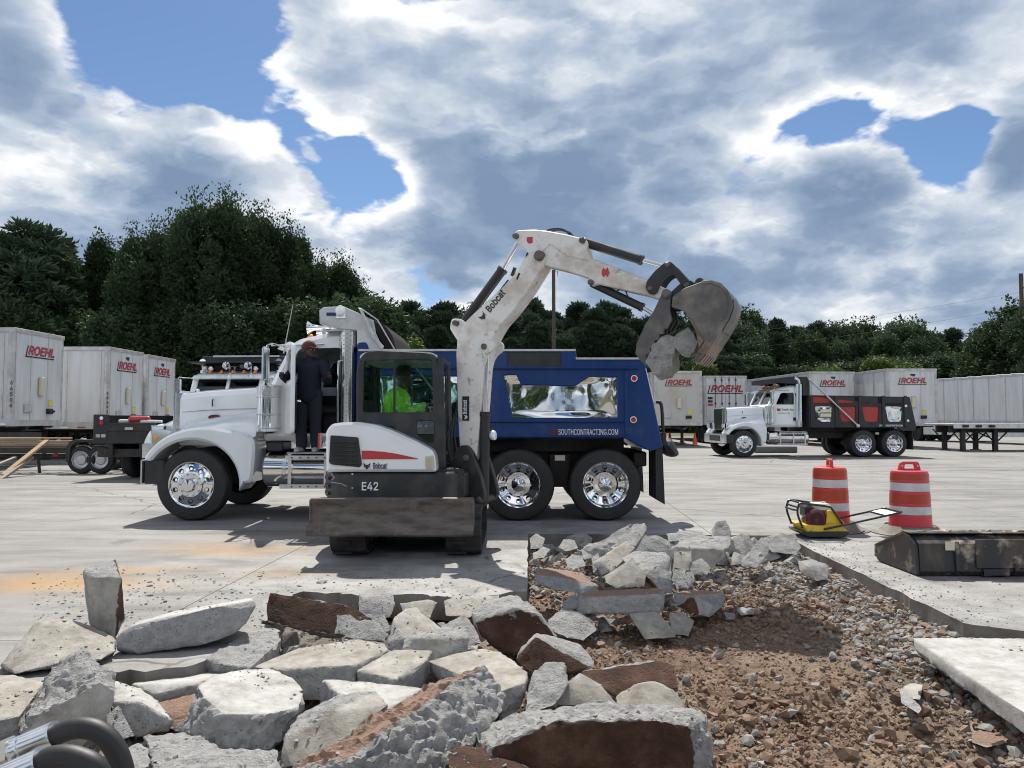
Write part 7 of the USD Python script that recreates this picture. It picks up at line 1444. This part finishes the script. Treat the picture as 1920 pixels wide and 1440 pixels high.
chunk('long brown-stained chunk lying across the dirt right of the small pale slab', [(1090, 1260, 4.95), (1160, 1246, 5.1), (1241, 1236, 5.15), (1264, 1246, 5.1), (1273, 1290, 4.9), (1200, 1296, 4.85), (1153, 1306, 4.8), (1108, 1284, 4.85), (1240, 1300, 5.15), (1110, 1300, 5.15)], brown=[(1200, 1270)], rough=.018)
chunk('rounded grey chunk with a smooth dark left face, right of the small pale slab', [(1154, 1305, 4.68), (1199, 1279, 4.72), (1228, 1276, 4.74), (1264, 1293, 4.7), (1286, 1326, 4.6), (1194, 1345, 4.52), (1160, 1335, 4.55), (1225, 1340, 4.5), (1270, 1340, 4.8), (1180, 1330, 4.9)], smooth=[(1185, 1315)], rough=.02)
chunk('dark brown lump at the bottom edge left of the huge chunk', [(838, 1408, 3.78), (870, 1398, 3.85), (916, 1401, 3.85), (950, 1425, 3.7), (1000, 1445, 3.62), (960, 1480, 3.5), (860, 1480, 3.5), (840, 1440, 3.6), (940, 1450, 3.85)], brown=[(880, 1430), (.2, -.6, .7)], rough=.02)
chunk('small rough lump between the orange ridge and the upright pale slab', [(932, 1350, 4.3), (945, 1326, 4.4), (972, 1328, 4.4), (978, 1345, 4.32), (960, 1362, 4.22), (935, 1365, 4.2), (960, 1350, 4.5)], rough=.02)
chunk('long brown clay-coated slab lying behind the wide tan slab', [(505, 1109, 5.75), (560, 1118, 5.72), (653, 1136, 5.62), (700, 1160, 5.55), (627, 1192, 5.48), (502, 1167, 5.6), (498, 1140, 5.68), (640, 1200, 5.75), (510, 1165, 5.95), (650, 1150, 5.9), (510, 1115, 5.98)], brown=[(570, 1150)], rough=.016)
chunk('grey broken end piece beside the brown clay-coated slab', [(630, 1152, 5.55), (679, 1149, 5.6), (722, 1153, 5.6), (733, 1182, 5.5), (722, 1203, 5.4), (663, 1198, 5.4), (627, 1188, 5.44), (700, 1200, 5.75), (650, 1170, 5.8)], rough=.02)
chunk('tan wedge tilted up to the right in front of the row of broken edge blocks', [(736, 1158, 5.4), (767, 1137, 5.62), (780, 1139, 5.62), (832, 1180, 5.4), (772, 1186, 5.28), (754, 1196, 5.2), (726, 1206, 5.2), (735, 1226, 5.15), (800, 1215, 5.2), (820, 1200, 5.5), (750, 1190, 5.6)], smooth=[(780, 1165)], rough=.016)
chunk('pale rough-topped slab with a smooth dark front below the tan wedge', [(757, 1198, 5.16), (782, 1184, 5.3), (866, 1173, 5.36), (880, 1193, 5.22), (875, 1226, 5.12), (814, 1240, 5.02), (752, 1218, 5.08), (790, 1195, 5.1), (878, 1196, 5.14), (800, 1225, 5.4)], smooth=[(830, 1212)], rough=.022)
chunk('small round-topped pale block left of the dark red-faced chunk', [(825, 1172, 5.6), (871, 1149, 5.7), (888, 1171, 5.6), (904, 1207, 5.45), (860, 1215, 5.4), (830, 1195, 5.45), (880, 1200, 5.75)], rough=.02)
chunk('square grey block standing in the broken slab edge, left of three', [(673, 1113, 6.5), (736, 1112, 6.5), (741, 1133, 6.35), (731, 1158, 6.25), (700, 1162, 6.22), (673, 1150, 6.25), (680, 1122, 6.35), (730, 1140, 6.6), (680, 1140, 6.6)], rough=.014)
chunk('grey block in the broken slab edge, middle of three', [(749, 1131, 6.3), (809, 1123, 6.45), (823, 1128, 6.4), (806, 1160, 6.2), (760, 1158, 6.2), (790, 1155, 6.5)], rough=.014, smooth=[(790, 1126)])
chunk('grey block in the broken slab edge, right of three', [(832, 1127, 6.3), (850, 1119, 6.4), (936, 1116, 6.45), (935, 1130, 6.35), (880, 1158, 6.12), (836, 1155, 6.15), (920, 1145, 6.5)], rough=.014, smooth=[(890, 1122)])
chunk('dusty flat plate left of the wide tan slab', [(385, 1236, 4.85), (420, 1215, 5.05), (470, 1183, 5.4), (518, 1183, 5.4), (527, 1200, 5.2), (470, 1252, 4.72), (425, 1248, 4.75), (470, 1275, 4.72), (526, 1230, 5.2), (390, 1262, 4.85), (470, 1220, 5.4)], rough=.02)
chunk('flat slab at the bottom edge right of the hoses', [(271, 1380, 4.0), (344, 1374, 4.02), (400, 1392, 3.85), (448, 1424, 3.62), (470, 1450, 3.5), (292, 1450, 3.5), (280, 1400, 3.8), (300, 1420, 4.0), (440, 1450, 3.75)], rough=.02)
chunk('small pale block at the bottom edge next to the hose bend', [(221, 1406, 3.75), (257, 1394, 3.85), (285, 1406, 3.8), (280, 1440, 3.6), (233, 1450, 3.55), (260, 1430, 3.85)], rough=.018)
chunk('half-hidden dark chunk below the large boulder', [(360, 1402, 3.85), (440, 1412, 3.8), (520, 1405, 3.85), (530, 1440, 3.65), (470, 1470, 3.5), (350, 1450, 3.6), (440, 1450, 3.9)], rough=.02)
chunk('pale shard in front of the lower-left block beside the white wedge', [(200, 1340, 4.0), (222, 1322, 4.05), (252, 1380, 3.95), (215, 1390, 3.9), (196, 1382, 3.92), (225, 1370, 4.15)], rough=.016)
# -- the pile in the middle of the pit
pile = [
 ('rough pale boulder at the top of the pile with its point to the right', [(1091, 1030, 8.2), (1122, 1012, 8.3), (1188, 979, 8.5), (1208, 981, 8.5), (1214, 992, 8.4), (1191, 1024, 8.15), (1126, 1050, 8.1), (1150, 1060, 8.1), (1150, 1040, 8.6), (1200, 1020, 8.6)], [], [], [], .024),
 ('tan layered block leaning under the top boulder of the pile', [(1126, 1052, 7.8), (1176, 1012, 8.05), (1192, 1026, 7.95), (1147, 1072, 7.65), (1128, 1078, 7.7), (1110, 1055, 7.85), (1180, 1060, 8.0), (1150, 1085, 7.9)], [(1150, 1040)], [], [], .016),
 ('rough grey boulder right of the top boulder of the pile', [(1194, 1030, 7.75), (1210, 1000, 7.9), (1229, 1003, 7.9), (1255, 1013, 7.85), (1264, 1033, 7.75), (1260, 1085, 7.6), (1220, 1070, 7.6), (1195, 1060, 7.65), (1230, 1060, 8.0)], [], [], [], .024),
 ('big pale block with a dark red left side at the heart of the pile', [(1166, 1046, 7.35), (1191, 1033, 7.5), (1248, 1036, 7.4), (1256, 1045, 7.3), (1264, 1087, 7.1), (1261, 1114, 7.0), (1236, 1110, 6.95), (1208, 1075, 7.0), (1180, 1064, 7.1), (1230, 1112, 7.3), (1200, 1100, 7.4)], [], [(1215, 1090)], [], .02),
 ('wedge with a smooth tan left face in front of the pile heart', [(1133, 1080, 6.95), (1186, 1045, 7.05), (1211, 1079, 6.88), (1208, 1100, 6.8), (1154, 1104, 6.78), (1136, 1092, 6.85), (1190, 1095, 7.1), (1150, 1100, 7.0)], [(1160, 1075)], [], [], .012),
 ('low slab with dusty top at the left of the pile', [(1000, 1077, 6.95), (1040, 1081, 6.86), (1085, 1090, 6.8), (1122, 1099, 6.8), (1022, 1064, 7.25), (1060, 1068, 7.2), (1092, 1075, 7.12), (1086, 1113, 6.72), (1038, 1105, 6.76), (1004, 1092, 6.86), (1118, 1112, 6.8), (1090, 1105, 7.1), (1020, 1092, 7.2)], [], [], [(0, 0, 1)], .012),
 ('long level slab across the front of the pile with clay crumbs on top', [(1082, 1143, 6.3), (1087, 1114, 6.35), (1135, 1106, 6.5), (1232, 1103, 6.5), (1245, 1108, 6.4), (1244, 1143, 6.3), (1235, 1152, 6.25), (1086, 1153, 6.25), (1090, 1120, 6.3), (1236, 1113, 6.28), (1230, 1140, 6.6), (1100, 1140, 6.6)], [], [], [(0, 0, 1)], .014),
 ('square block with brown left face and clay on top, right end of the pile', [(1262, 1113, 6.55), (1285, 1106, 6.7), (1358, 1110, 6.6), (1359, 1134, 6.45), (1330, 1158, 6.3), (1312, 1155, 6.28), (1266, 1140, 6.4), (1300, 1118, 6.35), (1340, 1140, 6.75), (1280, 1140, 6.7)], [], [(1288, 1135)], [(0, 0, 1)], .016),
 ('slab leaning on edge under the long level slab', [(1179, 1150, 6.15), (1232, 1146, 6.2), (1268, 1186, 6.05), (1267, 1195, 6.0), (1210, 1199, 5.98), (1195, 1178, 6.05), (1240, 1190, 6.3), (1190, 1165, 6.35)], [(1220, 1175)], [], [], .01),
 ('small smooth slab leaning right of the one under the long level slab', [(1254, 1152, 6.3), (1276, 1146, 6.35), (1303, 1164, 6.3), (1291, 1193, 6.15), (1260, 1190, 6.15), (1290, 1180, 6.4)], [(1275, 1170)], [], [], .012),
 ('round weathered chunk at the front left of the pile', [(1026, 1162, 6.1), (1054, 1140, 6.25), (1086, 1147, 6.2), (1116, 1163, 6.1), (1120, 1183, 6.0), (1094, 1202, 5.92), (1063, 1197, 5.92), (1030, 1180, 6.0), (1090, 1180, 6.3)], [], [], [], .03),
 ('small lump behind the round weathered chunk', [(1052, 1130, 6.5), (1066, 1117, 6.6), (1086, 1114, 6.6), (1086, 1140, 6.45), (1060, 1146, 6.42), (1075, 1135, 6.65)], [], [], [], .02),
 ('rough-topped slab with a smooth front at the right of the pile top', [(1264, 1024, 8.05), (1272, 1012, 8.25), (1314, 1004, 8.4), (1369, 1007, 8.35), (1373, 1019, 8.2), (1359, 1029, 8.05), (1300, 1028, 8.0), (1357, 1046, 8.0), (1336, 1066, 7.95), (1300, 1060, 7.95), (1330, 1050, 8.3), (1280, 1040, 8.2)], [(1330, 1040)], [], [], .022),
 ('upright square block below the rough-topped slab', [(1264, 1034, 7.6), (1297, 1033, 7.62), (1298, 1053, 7.5), (1291, 1070, 7.42), (1262, 1064, 7.45), (1290, 1050, 7.75), (1265, 1050, 7.75)], [(1280, 1050)], [], [], .01),
 ('grey block in front of the upright square block', [(1259, 1067, 7.15), (1302, 1073, 7.15), (1303, 1092, 7.05), (1290, 1104, 6.98), (1268, 1104, 6.98), (1259, 1088, 7.05), (1290, 1090, 7.3)], [], [], [], .014),
 ('small blocky lump right of the upright square block', [(1293, 1055, 7.5), (1316, 1046, 7.6), (1333, 1064, 7.5), (1326, 1080, 7.4), (1294, 1074, 7.42), (1315, 1070, 7.65)], [], [], [], .02),
 ('flat rough lump at the back of the pit behind the pile', [(1249, 1001, 9.1), (1291, 993, 9.2), (1319, 998, 9.15), (1317, 1010, 9.0), (1254, 1016, 8.95), (1290, 1012, 9.3)], [], [], [], .02),
 ('tall pointed stone standing at the back of the pit', [(1334, 994, 9.0), (1344, 976, 9.05), (1361, 976, 9.05), (1372, 998, 8.95), (1370, 1012, 8.85), (1335, 1012, 8.85), (1355, 1008, 9.2)], [], [], [], .022),
 ('small stone right of the tall pointed stone', [(1374, 1010, 9.0), (1390, 1000, 9.05), (1402, 1008, 9.0), (1397, 1030, 8.85), (1379, 1029, 8.85), (1390, 1020, 9.15)], [], [], [], .02),
 ('narrow upright splinter of slab right of the pile', [(1386, 1023, 8.45), (1394, 1006, 8.5), (1408, 1022, 8.45), (1399, 1042, 8.32), (1388, 1040, 8.35), (1398, 1035, 8.55)], [(1400, 1020)], [], [], .012),
 ('rough boulder leaning up at the right of the pile', [(1386, 1053, 8.2), (1407, 1029, 8.35), (1428, 1006, 8.5), (1443, 1021, 8.4), (1442, 1046, 8.25), (1420, 1064, 8.1), (1392, 1062, 8.12), (1430, 1045, 8.5)], [], [], [], .024),
 ('rounded rough boulder against the right back corner of the pit', [(1422, 1010, 9.1), (1454, 1000, 9.2), (1491, 1000, 9.2), (1502, 1026, 9.0), (1491, 1040, 8.9), (1447, 1036, 8.9), (1470, 1030, 9.3)], [], [], [], .026),
 ('small smooth-faced block left of the leaning right boulder', [(1367, 1050, 8.05), (1376, 1034, 8.15), (1389, 1038, 8.1), (1392, 1058, 8.0), (1370, 1060, 7.98), (1384, 1050, 8.2)], [(1378, 1050)], [], [], .014),
 ('grey wedge lying alone near the right-hand cut edge', [(1496, 1052, 7.85), (1522, 1048, 7.95), (1554, 1060, 7.85), (1553, 1087, 7.65), (1530, 1089, 7.6), (1500, 1075, 7.7), (1516, 1062, 7.7), (1540, 1080, 8.0)], [(1512, 1068)], [], [], .014),
 ('small angular lump at the left foot of the pile top', [(1108, 1046, 8.0), (1122, 1036, 8.1), (1130, 1060, 7.9), (1128, 1080, 7.75), (1112, 1076, 7.78), (1124, 1066, 8.1)], [], [], [], .02),
 ('pale lump left of the top boulder of the pile', [(1088, 1032, 8.5), (1104, 1018, 8.6), (1126, 1022, 8.5), (1124, 1046, 8.3), (1096, 1048, 8.3), (1112, 1040, 8.65)], [], [], [], .024),
 ('shadowed slab piece in the back left corner of the pit', [(1045, 1026, 9.3), (1056, 1010, 9.45), (1078, 1012, 9.4), (1084, 1028, 9.25), (1062, 1034, 9.2), (1072, 1026, 9.5)], [], [], [], .014),
 ('pale rubble lump in the back left corner of the pit', [(993, 1010, 9.5), (1006, 1000, 9.6), (1022, 1010, 9.5), (1016, 1028, 9.3), (994, 1030, 9.3), (1010, 1022, 9.6)], [], [], [], .024),
 ('flat pale lump beside the left wall of the pit', [(998, 1038, 8.8), (1018, 1024, 9.0), (1032, 1030, 8.95), (1020, 1046, 8.7), (1000, 1048, 8.65), (1015, 1042, 8.95)], [], [], [], .02),
 ('round pale lump right of the flat lump by the left pit wall', [(1060, 1048, 8.0), (1072, 1038, 8.1), (1092, 1044, 8.05), (1098, 1060, 7.9), (1076, 1068, 7.8), (1062, 1062, 7.85), (1080, 1056, 8.1)], [], [], [], .024),
 ('thin pale plate lying on the clay in the middle right', [(1380, 1143, 6.6), (1396, 1136, 6.75), (1416, 1142, 6.7), (1414, 1152, 6.55), (1390, 1154, 6.5), (1398, 1148, 6.7)], [], [], [], .012),
 ('small triangular pale shard at the right of the pile', [(1437, 1060, 8.0), (1442, 1050, 8.05), (1450, 1066, 7.9), (1436, 1070, 7.85), (1444, 1066, 8.05)], [], [], [], .012),
]
for lab, pts, sm, br, du, ro in pile: chunk(lab, pts, sm, br, du, rough=ro)
# -- sawn slab at the right foreground
chunk('large sawn slab with white dusty top at the right edge foreground', [(1711, 1195, 5.28), (1760, 1196, 5.27), (1990, 1197, 5.25), (1714, 1216, 5.22), (1924, 1338, 3.98), (2100, 1345, 3.95), (1724, 1228, 5.2), (1924, 1378, 3.98), (2100, 1385, 3.95), (1990, 1230, 5.25), (1806, 1290, 4.62)], smooth=[(.0, 0, 1), (-1, 0, 0)], rough=.012, notch=.006, mat='/World/Looks/dusty_concrete')
chunk('pale slab fragment lying in the gravel left of the sawn slab', [(1684, 1292, 4.75), (1710, 1280, 4.9), (1730, 1284, 4.85), (1726, 1312, 4.6), (1690, 1308, 4.62), (1715, 1302, 4.9)], smooth=[(0, 0, 1)], rough=.014)
chunk('long pale splinter beside the fragment left of the sawn slab', [(1688, 1300, 4.6), (1700, 1294, 4.65), (1730, 1328, 4.35), (1722, 1338, 4.28), (1690, 1318, 4.45), (1712, 1325, 4.5)], rough=.012)
chunk('brown and white flat stone near the bottom right', [(1818, 1374, 4.2), (1850, 1364, 4.35), (1886, 1372, 4.3), (1890, 1392, 4.1), (1850, 1402, 4.0), (1822, 1392, 4.08), (1860, 1385, 4.35)], dust=[(1860, 1376)], rough=.016)
# -- held in the bucket
def held(pts): return rotB([(PB(px, py)[0], y, PB(px, py)[1]) for px, py, y in pts])
chunk('long concrete slab piece gripped between the bucket and its thumb', None, world=held([(1240, 630, 9.02), (1256, 624, 9.05), (1272, 636, 9.0), (1268, 665, 8.98), (1262, 690, 9.0), (1258, 706, 9.05), (1241, 715, 9.05), (1233, 706, 9.0), (1216, 680, 9.0), (1219, 664, 9.0), (1235, 640, 9.0), (1243, 640, 9.4), (1258, 640, 9.45), (1262, 690, 9.42), (1240, 708, 9.4), (1222, 676, 9.4)]), rough=.03)
chunk('angular concrete lump wedged against the bucket teeth', None, world=held([(1268, 634, 9.0), (1292, 613, 9.05), (1297, 618, 9.0), (1312, 642, 9.0), (1304, 660, 9.0), (1295, 672, 9.02), (1282, 668, 9.0), (1268, 652, 8.98), (1275, 640, 9.4), (1300, 640, 9.42), (1290, 664, 9.4)]), rough=.022)
# -- smaller pieces of slab, each one lying loose
lr = np.random.default_rng(77)
def loose(n, region, label, group, smin, smax, z=None, flat=.6, power=2.2):
    k = 0
    while k < n:
        px, py = lr.uniform(region[0], region[2]), lr.uniform(region[1], region[3])
        zz = z if z is not None else -.2; g = gp(px, py, zz)
        inside = HOLE.contains(Point(g[0], g[1]))
        if (z is None) != inside: continue
        if z is None: g[2] = float(pit_z(np.array([g[0]]), np.array([g[1]]))[0])
        s = smin * (smax / smin) ** (lr.uniform() ** power)
        p = lr.normal(size=(11, 3)); p /= np.linalg.norm(p, axis=1, keepdims=True); p *= np.array([s, s * .8, s * flat]) * lr.uniform(.7, 1.15, (11, 1))
        a = lr.uniform(0, 6.28); p = p @ np.array([[math.cos(a), math.sin(a), 0], [-math.sin(a), math.cos(a), 0], [0, 0, 1]])
        p += g + np.array([0, 0, s * flat * .55])
        chunk(label, None, world=p, rough=.016, group=group, name='rubble_stone', cat='rubble stone', edge=max(.014, s * .3), dust=[(0, 0, 1)] if lr.uniform() < .18 else [], smooth=[(0, 0, 1)] if lr.uniform() < .3 else [])
        k += 1
loose(44, (1000, 1005, 1300, 1080), 'angular pale lump heaped at the back of the rubble pile', 'lumps heaped at the back of the rubble pile', .09, .24, power=1.2, flat=.75)
loose(40, (1290, 1005, 1500, 1075), 'angular pale lump heaped right of the rubble pile', 'lumps heaped right of the rubble pile', .08, .24, power=1.2, flat=.75)
loose(22, (1030, 1090, 1380, 1180), 'angular grey lump among the front slabs of the rubble pile', 'lumps among the front slabs of the rubble pile', .07, .17, flat=.7)
loose(30, (520, 1130, 1000, 1250), 'angular pale lump between the tan-topped slabs', 'lumps between the tan-topped slabs', .05, .11, flat=.7)
loose(22, (1500, 1060, 1760, 1260), 'fist-sized grey stone in the gravel below the right-hand cut edge', 'stones below the right-hand cut edge', .03, .07)
loose(16, (1290, 1040, 1520, 1110), 'grey stone scattered right of the rubble pile', 'stones right of the rubble pile', .03, .07)
loose(14, (995, 1010, 1130, 1090), 'pale rubble stone in the left back part of the pit', 'stones in the left back of the pit', .03, .08)
loose(14, (1340, 1270, 1480, 1440), 'stone lying on the brown earth beside the huge bottom chunk', 'stones beside the huge bottom chunk', .025, .055)
loose(14, (1680, 1290, 1915, 1440), 'stone in the gravel in front of the sawn right-hand slab', 'stones in front of the sawn slab', .03, .065)
loose(10, (1380, 1110, 1500, 1180), 'stone on the red clay clods in the middle right', 'stones on the red clay clods', .03, .06)
loose(12, (640, 1120, 960, 1215), 'pale rubble stone among the chunks at the broken slab edge', 'stones at the broken slab edge', .03, .07)
loose(14, (20, 1290, 520, 1430), 'pale rubble stone among the lower-left chunks', 'stones among the lower-left chunks', .03, .06)
loose(10, (1120, 1190, 1420, 1300), 'small stone on the shadowed earth in front of the pile', 'stones in front of the pile', .02, .045)
loose(26, (250, 1080, 700, 1180), 'thin concrete flake on the slab behind the chunks', 'flakes on the left slab', .02, .075, z=0.0, flat=.25)
# -- gravel
def gravel(name, label, n, where, smin, smax, mats, seed, flat=.75, zc=None):
    r = np.random.default_rng(seed); P, S = [], []
    while len(P) < n:
        k = n * 3; ok = []
        xy = where(r, k)
        for x, y in xy:
            if len(P) >= n: break
            P.append((x, y)); S.append(smin * (smax / smin) ** (r.uniform() ** 2.6))
    P = np.array(P); S = np.array(S); z = np.where([HOLE.contains(Point(*p)) for p in P], pit_z(P[:, 0], P[:, 1]), 0.0) if zc is None else np.full(len(P), zc)
    inst = UsdGeom.PointInstancer.Define(stage, '/World/' + numbered('/World', name)); protos = []
    for i in range(9):
        v = r.normal(size=(12, 3)); v /= np.linalg.norm(v, axis=1, keepdims=True); v *= r.uniform(.75, 1.1, (12, 1)) * np.array([1, .85, flat])
        m = hull(v); p = inst.GetPath().pathString + f'/stone_{i + 1:03d}' if i else inst.GetPath().pathString + '/stone'
        usdkit.mesh(stage, p, m, mats[i % len(mats)]); protos.append(p)
    inst.CreatePrototypesRel().SetTargets([Sdf.Path(p) for p in protos])
    inst.CreateProtoIndicesAttr(Vt.IntArray.FromNumpy(r.integers(0, 9, n).astype(np.int32)))
    inst.CreatePositionsAttr(Vt.Vec3fArray.FromNumpy(np.column_stack([P, z + S * .3]).astype(np.float32)))
    inst.CreateScalesAttr(Vt.Vec3fArray.FromNumpy(np.repeat(S[:, None], 3, 1).astype(np.float32)))
    a = r.uniform(0, 2 * PI, n); tl = r.normal(size=(n, 2)) * .25
    q = np.column_stack([np.cos(a / 2), tl[:, 0] * .5, tl[:, 1] * .5, np.sin(a / 2)]); q /= np.linalg.norm(q, axis=1, keepdims=True)
    inst.CreateOrientationsAttr(Vt.QuathArray([Gf.Quath(float(w), float(x), float(y), float(zz)) for w, x, y, zz in q]))
    tag(inst.GetPrim(), label, 'gravel', kind='stuff')
GM = [M(f'gravel_{k}', c, .9, col2=c2, nscale=9) for k, c, c2 in (('grey', (.175, .165, .152), (.24, .232, .22)), ('pale', (.26, .25, .236), (.2, .193, .18)), ('tan', (.235, .178, .125), (.17, .12, .08)), ('brown', (.165, .105, .068), (.22, .155, .105)), ('clay', (.11, .06, .04), (.16, .10, .068)))]
def reg(ys, fn):
    def w(r, k):
        a, b = r.uniform(-.1, 3.4, k), r.uniform(-7.0, 0.1, k); m = r.uniform(size=k) < fn(a, b)
        q = np.array([y2w(x, y) for x, y in zip(a[m], b[m])]); return [p for p in q if HOLE.contains(Point(*p))]
    return w
gravel('gravel', 'grey crushed gravel along the right-hand cut and round the pile', 13000, reg(0, lambda a, b: np.clip((a - 2.3) / .9, 0, 1) ** 1.2 * .9 + .4 * np.exp(-((a - 1.3) ** 2 / 1.2 + (b + 1.6) ** 2 / 1.2)) + .03), .008, .055, [GM[0], GM[1], GM[0], GM[2], GM[3]], 3)
gravel('gravel', 'brown earth crumbs and pebbles over the pit floor', 36000, reg(0, lambda a, b: .35 + .6 * np.exp(-((a - 2.0) ** 2 / .8 + (b + 3.3) ** 2 / .35)) + .4 * np.exp(-((a - 2.0) ** 2 / 1.2 + (b + 5.6) ** 2 / .4))), .004, .026, [GM[2], GM[3], GM[4], GM[3], GM[2]], 4)
gravel('earth_clods', 'dark red-brown earth clods in the two churned bands of the pit floor', 1100, reg(0, lambda a, b: np.exp(-((a - 2.1) ** 2 / .5 + (b + 3.2) ** 2 / .16)) + .8 * np.exp(-((a - 1.9) ** 2 / .9 + (b + 5.5) ** 2 / .2))), .012, .06, [GM[4], GM[3], GM[4]], 14, .8)
gravel('gravel', 'pale and brown rubble bits strewn round the pile at the back of the pit', 7000, reg(0, lambda a, b: np.clip((b + 2.6) / .8, 0, 1)), .010, .06, [GM[1], GM[2], GM[0], GM[1], GM[3]], 5)
def leftreg(r, k):
    px, py = r.uniform(-40, 1000, k), r.uniform(1085, 1440, k); g = [gp(a, b, -.2)[:2] for a, b in zip(px, py)]
    return [p for p in g if HOLE.contains(Point(*p))]
gravel('gravel', 'pale concrete crumbs between the left-hand chunks', 5000, leftreg, .006, .035, [GM[1], GM[0], GM[1], GM[2]], 6)
def slabreg(r, k):
    px, py = r.uniform(60, 985, k), 1062 + 130 * r.uniform(size=k) ** .8; g = [gp(a, b, 0)[:2] for a, b in zip(px, py)]
    return [p for p in g if not HOLE.contains(Point(*p))]
gravel('concrete_crumbs', 'flat concrete crumbs and dust flakes on the left slab', 1500, slabreg, .004, .022, [GM[1], GM[0]], 7, .35)
def rightreg(r, k):
    a, b = 3.3 + r.exponential(.35, k), r.uniform(-4.4, -.2, k); q = [y2w(x, y) for x, y in zip(a, b)]
    return [p for p in q if not HOLE.contains(Point(*p))]
gravel('concrete_crumbs', 'concrete crumbs along the right-hand cut edge', 700, rightreg, .004, .016, [GM[1], GM[0]], 8, .5)

def onslab(r, k):
    u, v = r.uniform(size=k), r.uniform(size=k) ** 1.4; return [(2.86 + .9 * uu, 5.15 - 1.1 * vv) for uu, vv in zip(u, v)]
gravel('concrete_crumbs', 'concrete crumbs lying on the sawn right-hand slab', 420, onslab, .003, .022, [GM[1], GM[0], GM[2]], 9, .5, zc=-.004)

tc, ta = np.concatenate([t[0] for t in TOPS]), np.concatenate([t[1] for t in TOPS])
def ontops(r, k): return []
r_ = np.random.default_rng(12); nt = 1500; tw = ta * np.clip(meshkit.fbm(tc * 3.1, 3, 5) - .5, 0, 1) ** 1.2; pick = r_.choice(len(tc), nt, p=tw / tw.sum())
def crumbs_on(P, S, mats, seed, label):
    inst = UsdGeom.PointInstancer.Define(stage, '/World/' + numbered('/World', 'concrete_crumbs')); r = np.random.default_rng(seed); protos = []
    for i in range(6):
        v = r.normal(size=(10, 3)); v /= np.linalg.norm(v, axis=1, keepdims=True); v *= r.uniform(.7, 1.1, (10, 1)) * np.array([1, .8, .5])
        p = inst.GetPath().pathString + (f'/crumb_{i:03d}' if i else '/crumb'); usdkit.mesh(stage, p, hull(v), mats[i % len(mats)]); protos.append(p)
    inst.CreatePrototypesRel().SetTargets([Sdf.Path(p) for p in protos]); n = len(P)
    inst.CreateProtoIndicesAttr(Vt.IntArray.FromNumpy(r.integers(0, 6, n).astype(np.int32)))
    inst.CreatePositionsAttr(Vt.Vec3fArray.FromNumpy(P.astype(np.float32))); inst.CreateScalesAttr(Vt.Vec3fArray.FromNumpy(np.repeat(S[:, None], 3, 1).astype(np.float32)))
    a = r.uniform(0, 2 * PI, n); inst.CreateOrientationsAttr(Vt.QuathArray([Gf.Quath(float(math.cos(q / 2)), 0., 0., float(math.sin(q / 2))) for q in a]))
    tag(inst.GetPrim(), label, 'gravel', kind='stuff')
S_ = .0025 * (.018 / .0025) ** (r_.uniform(size=nt) ** 2.4)
crumbs_on(tc[pick] + np.column_stack([r_.normal(size=(nt, 2)) * .008, S_ * .25]), S_, [GM[1], GM[1], GM[2], GM[0]], 13, 'crumbs and grit lying on the tops of the broken slabs')
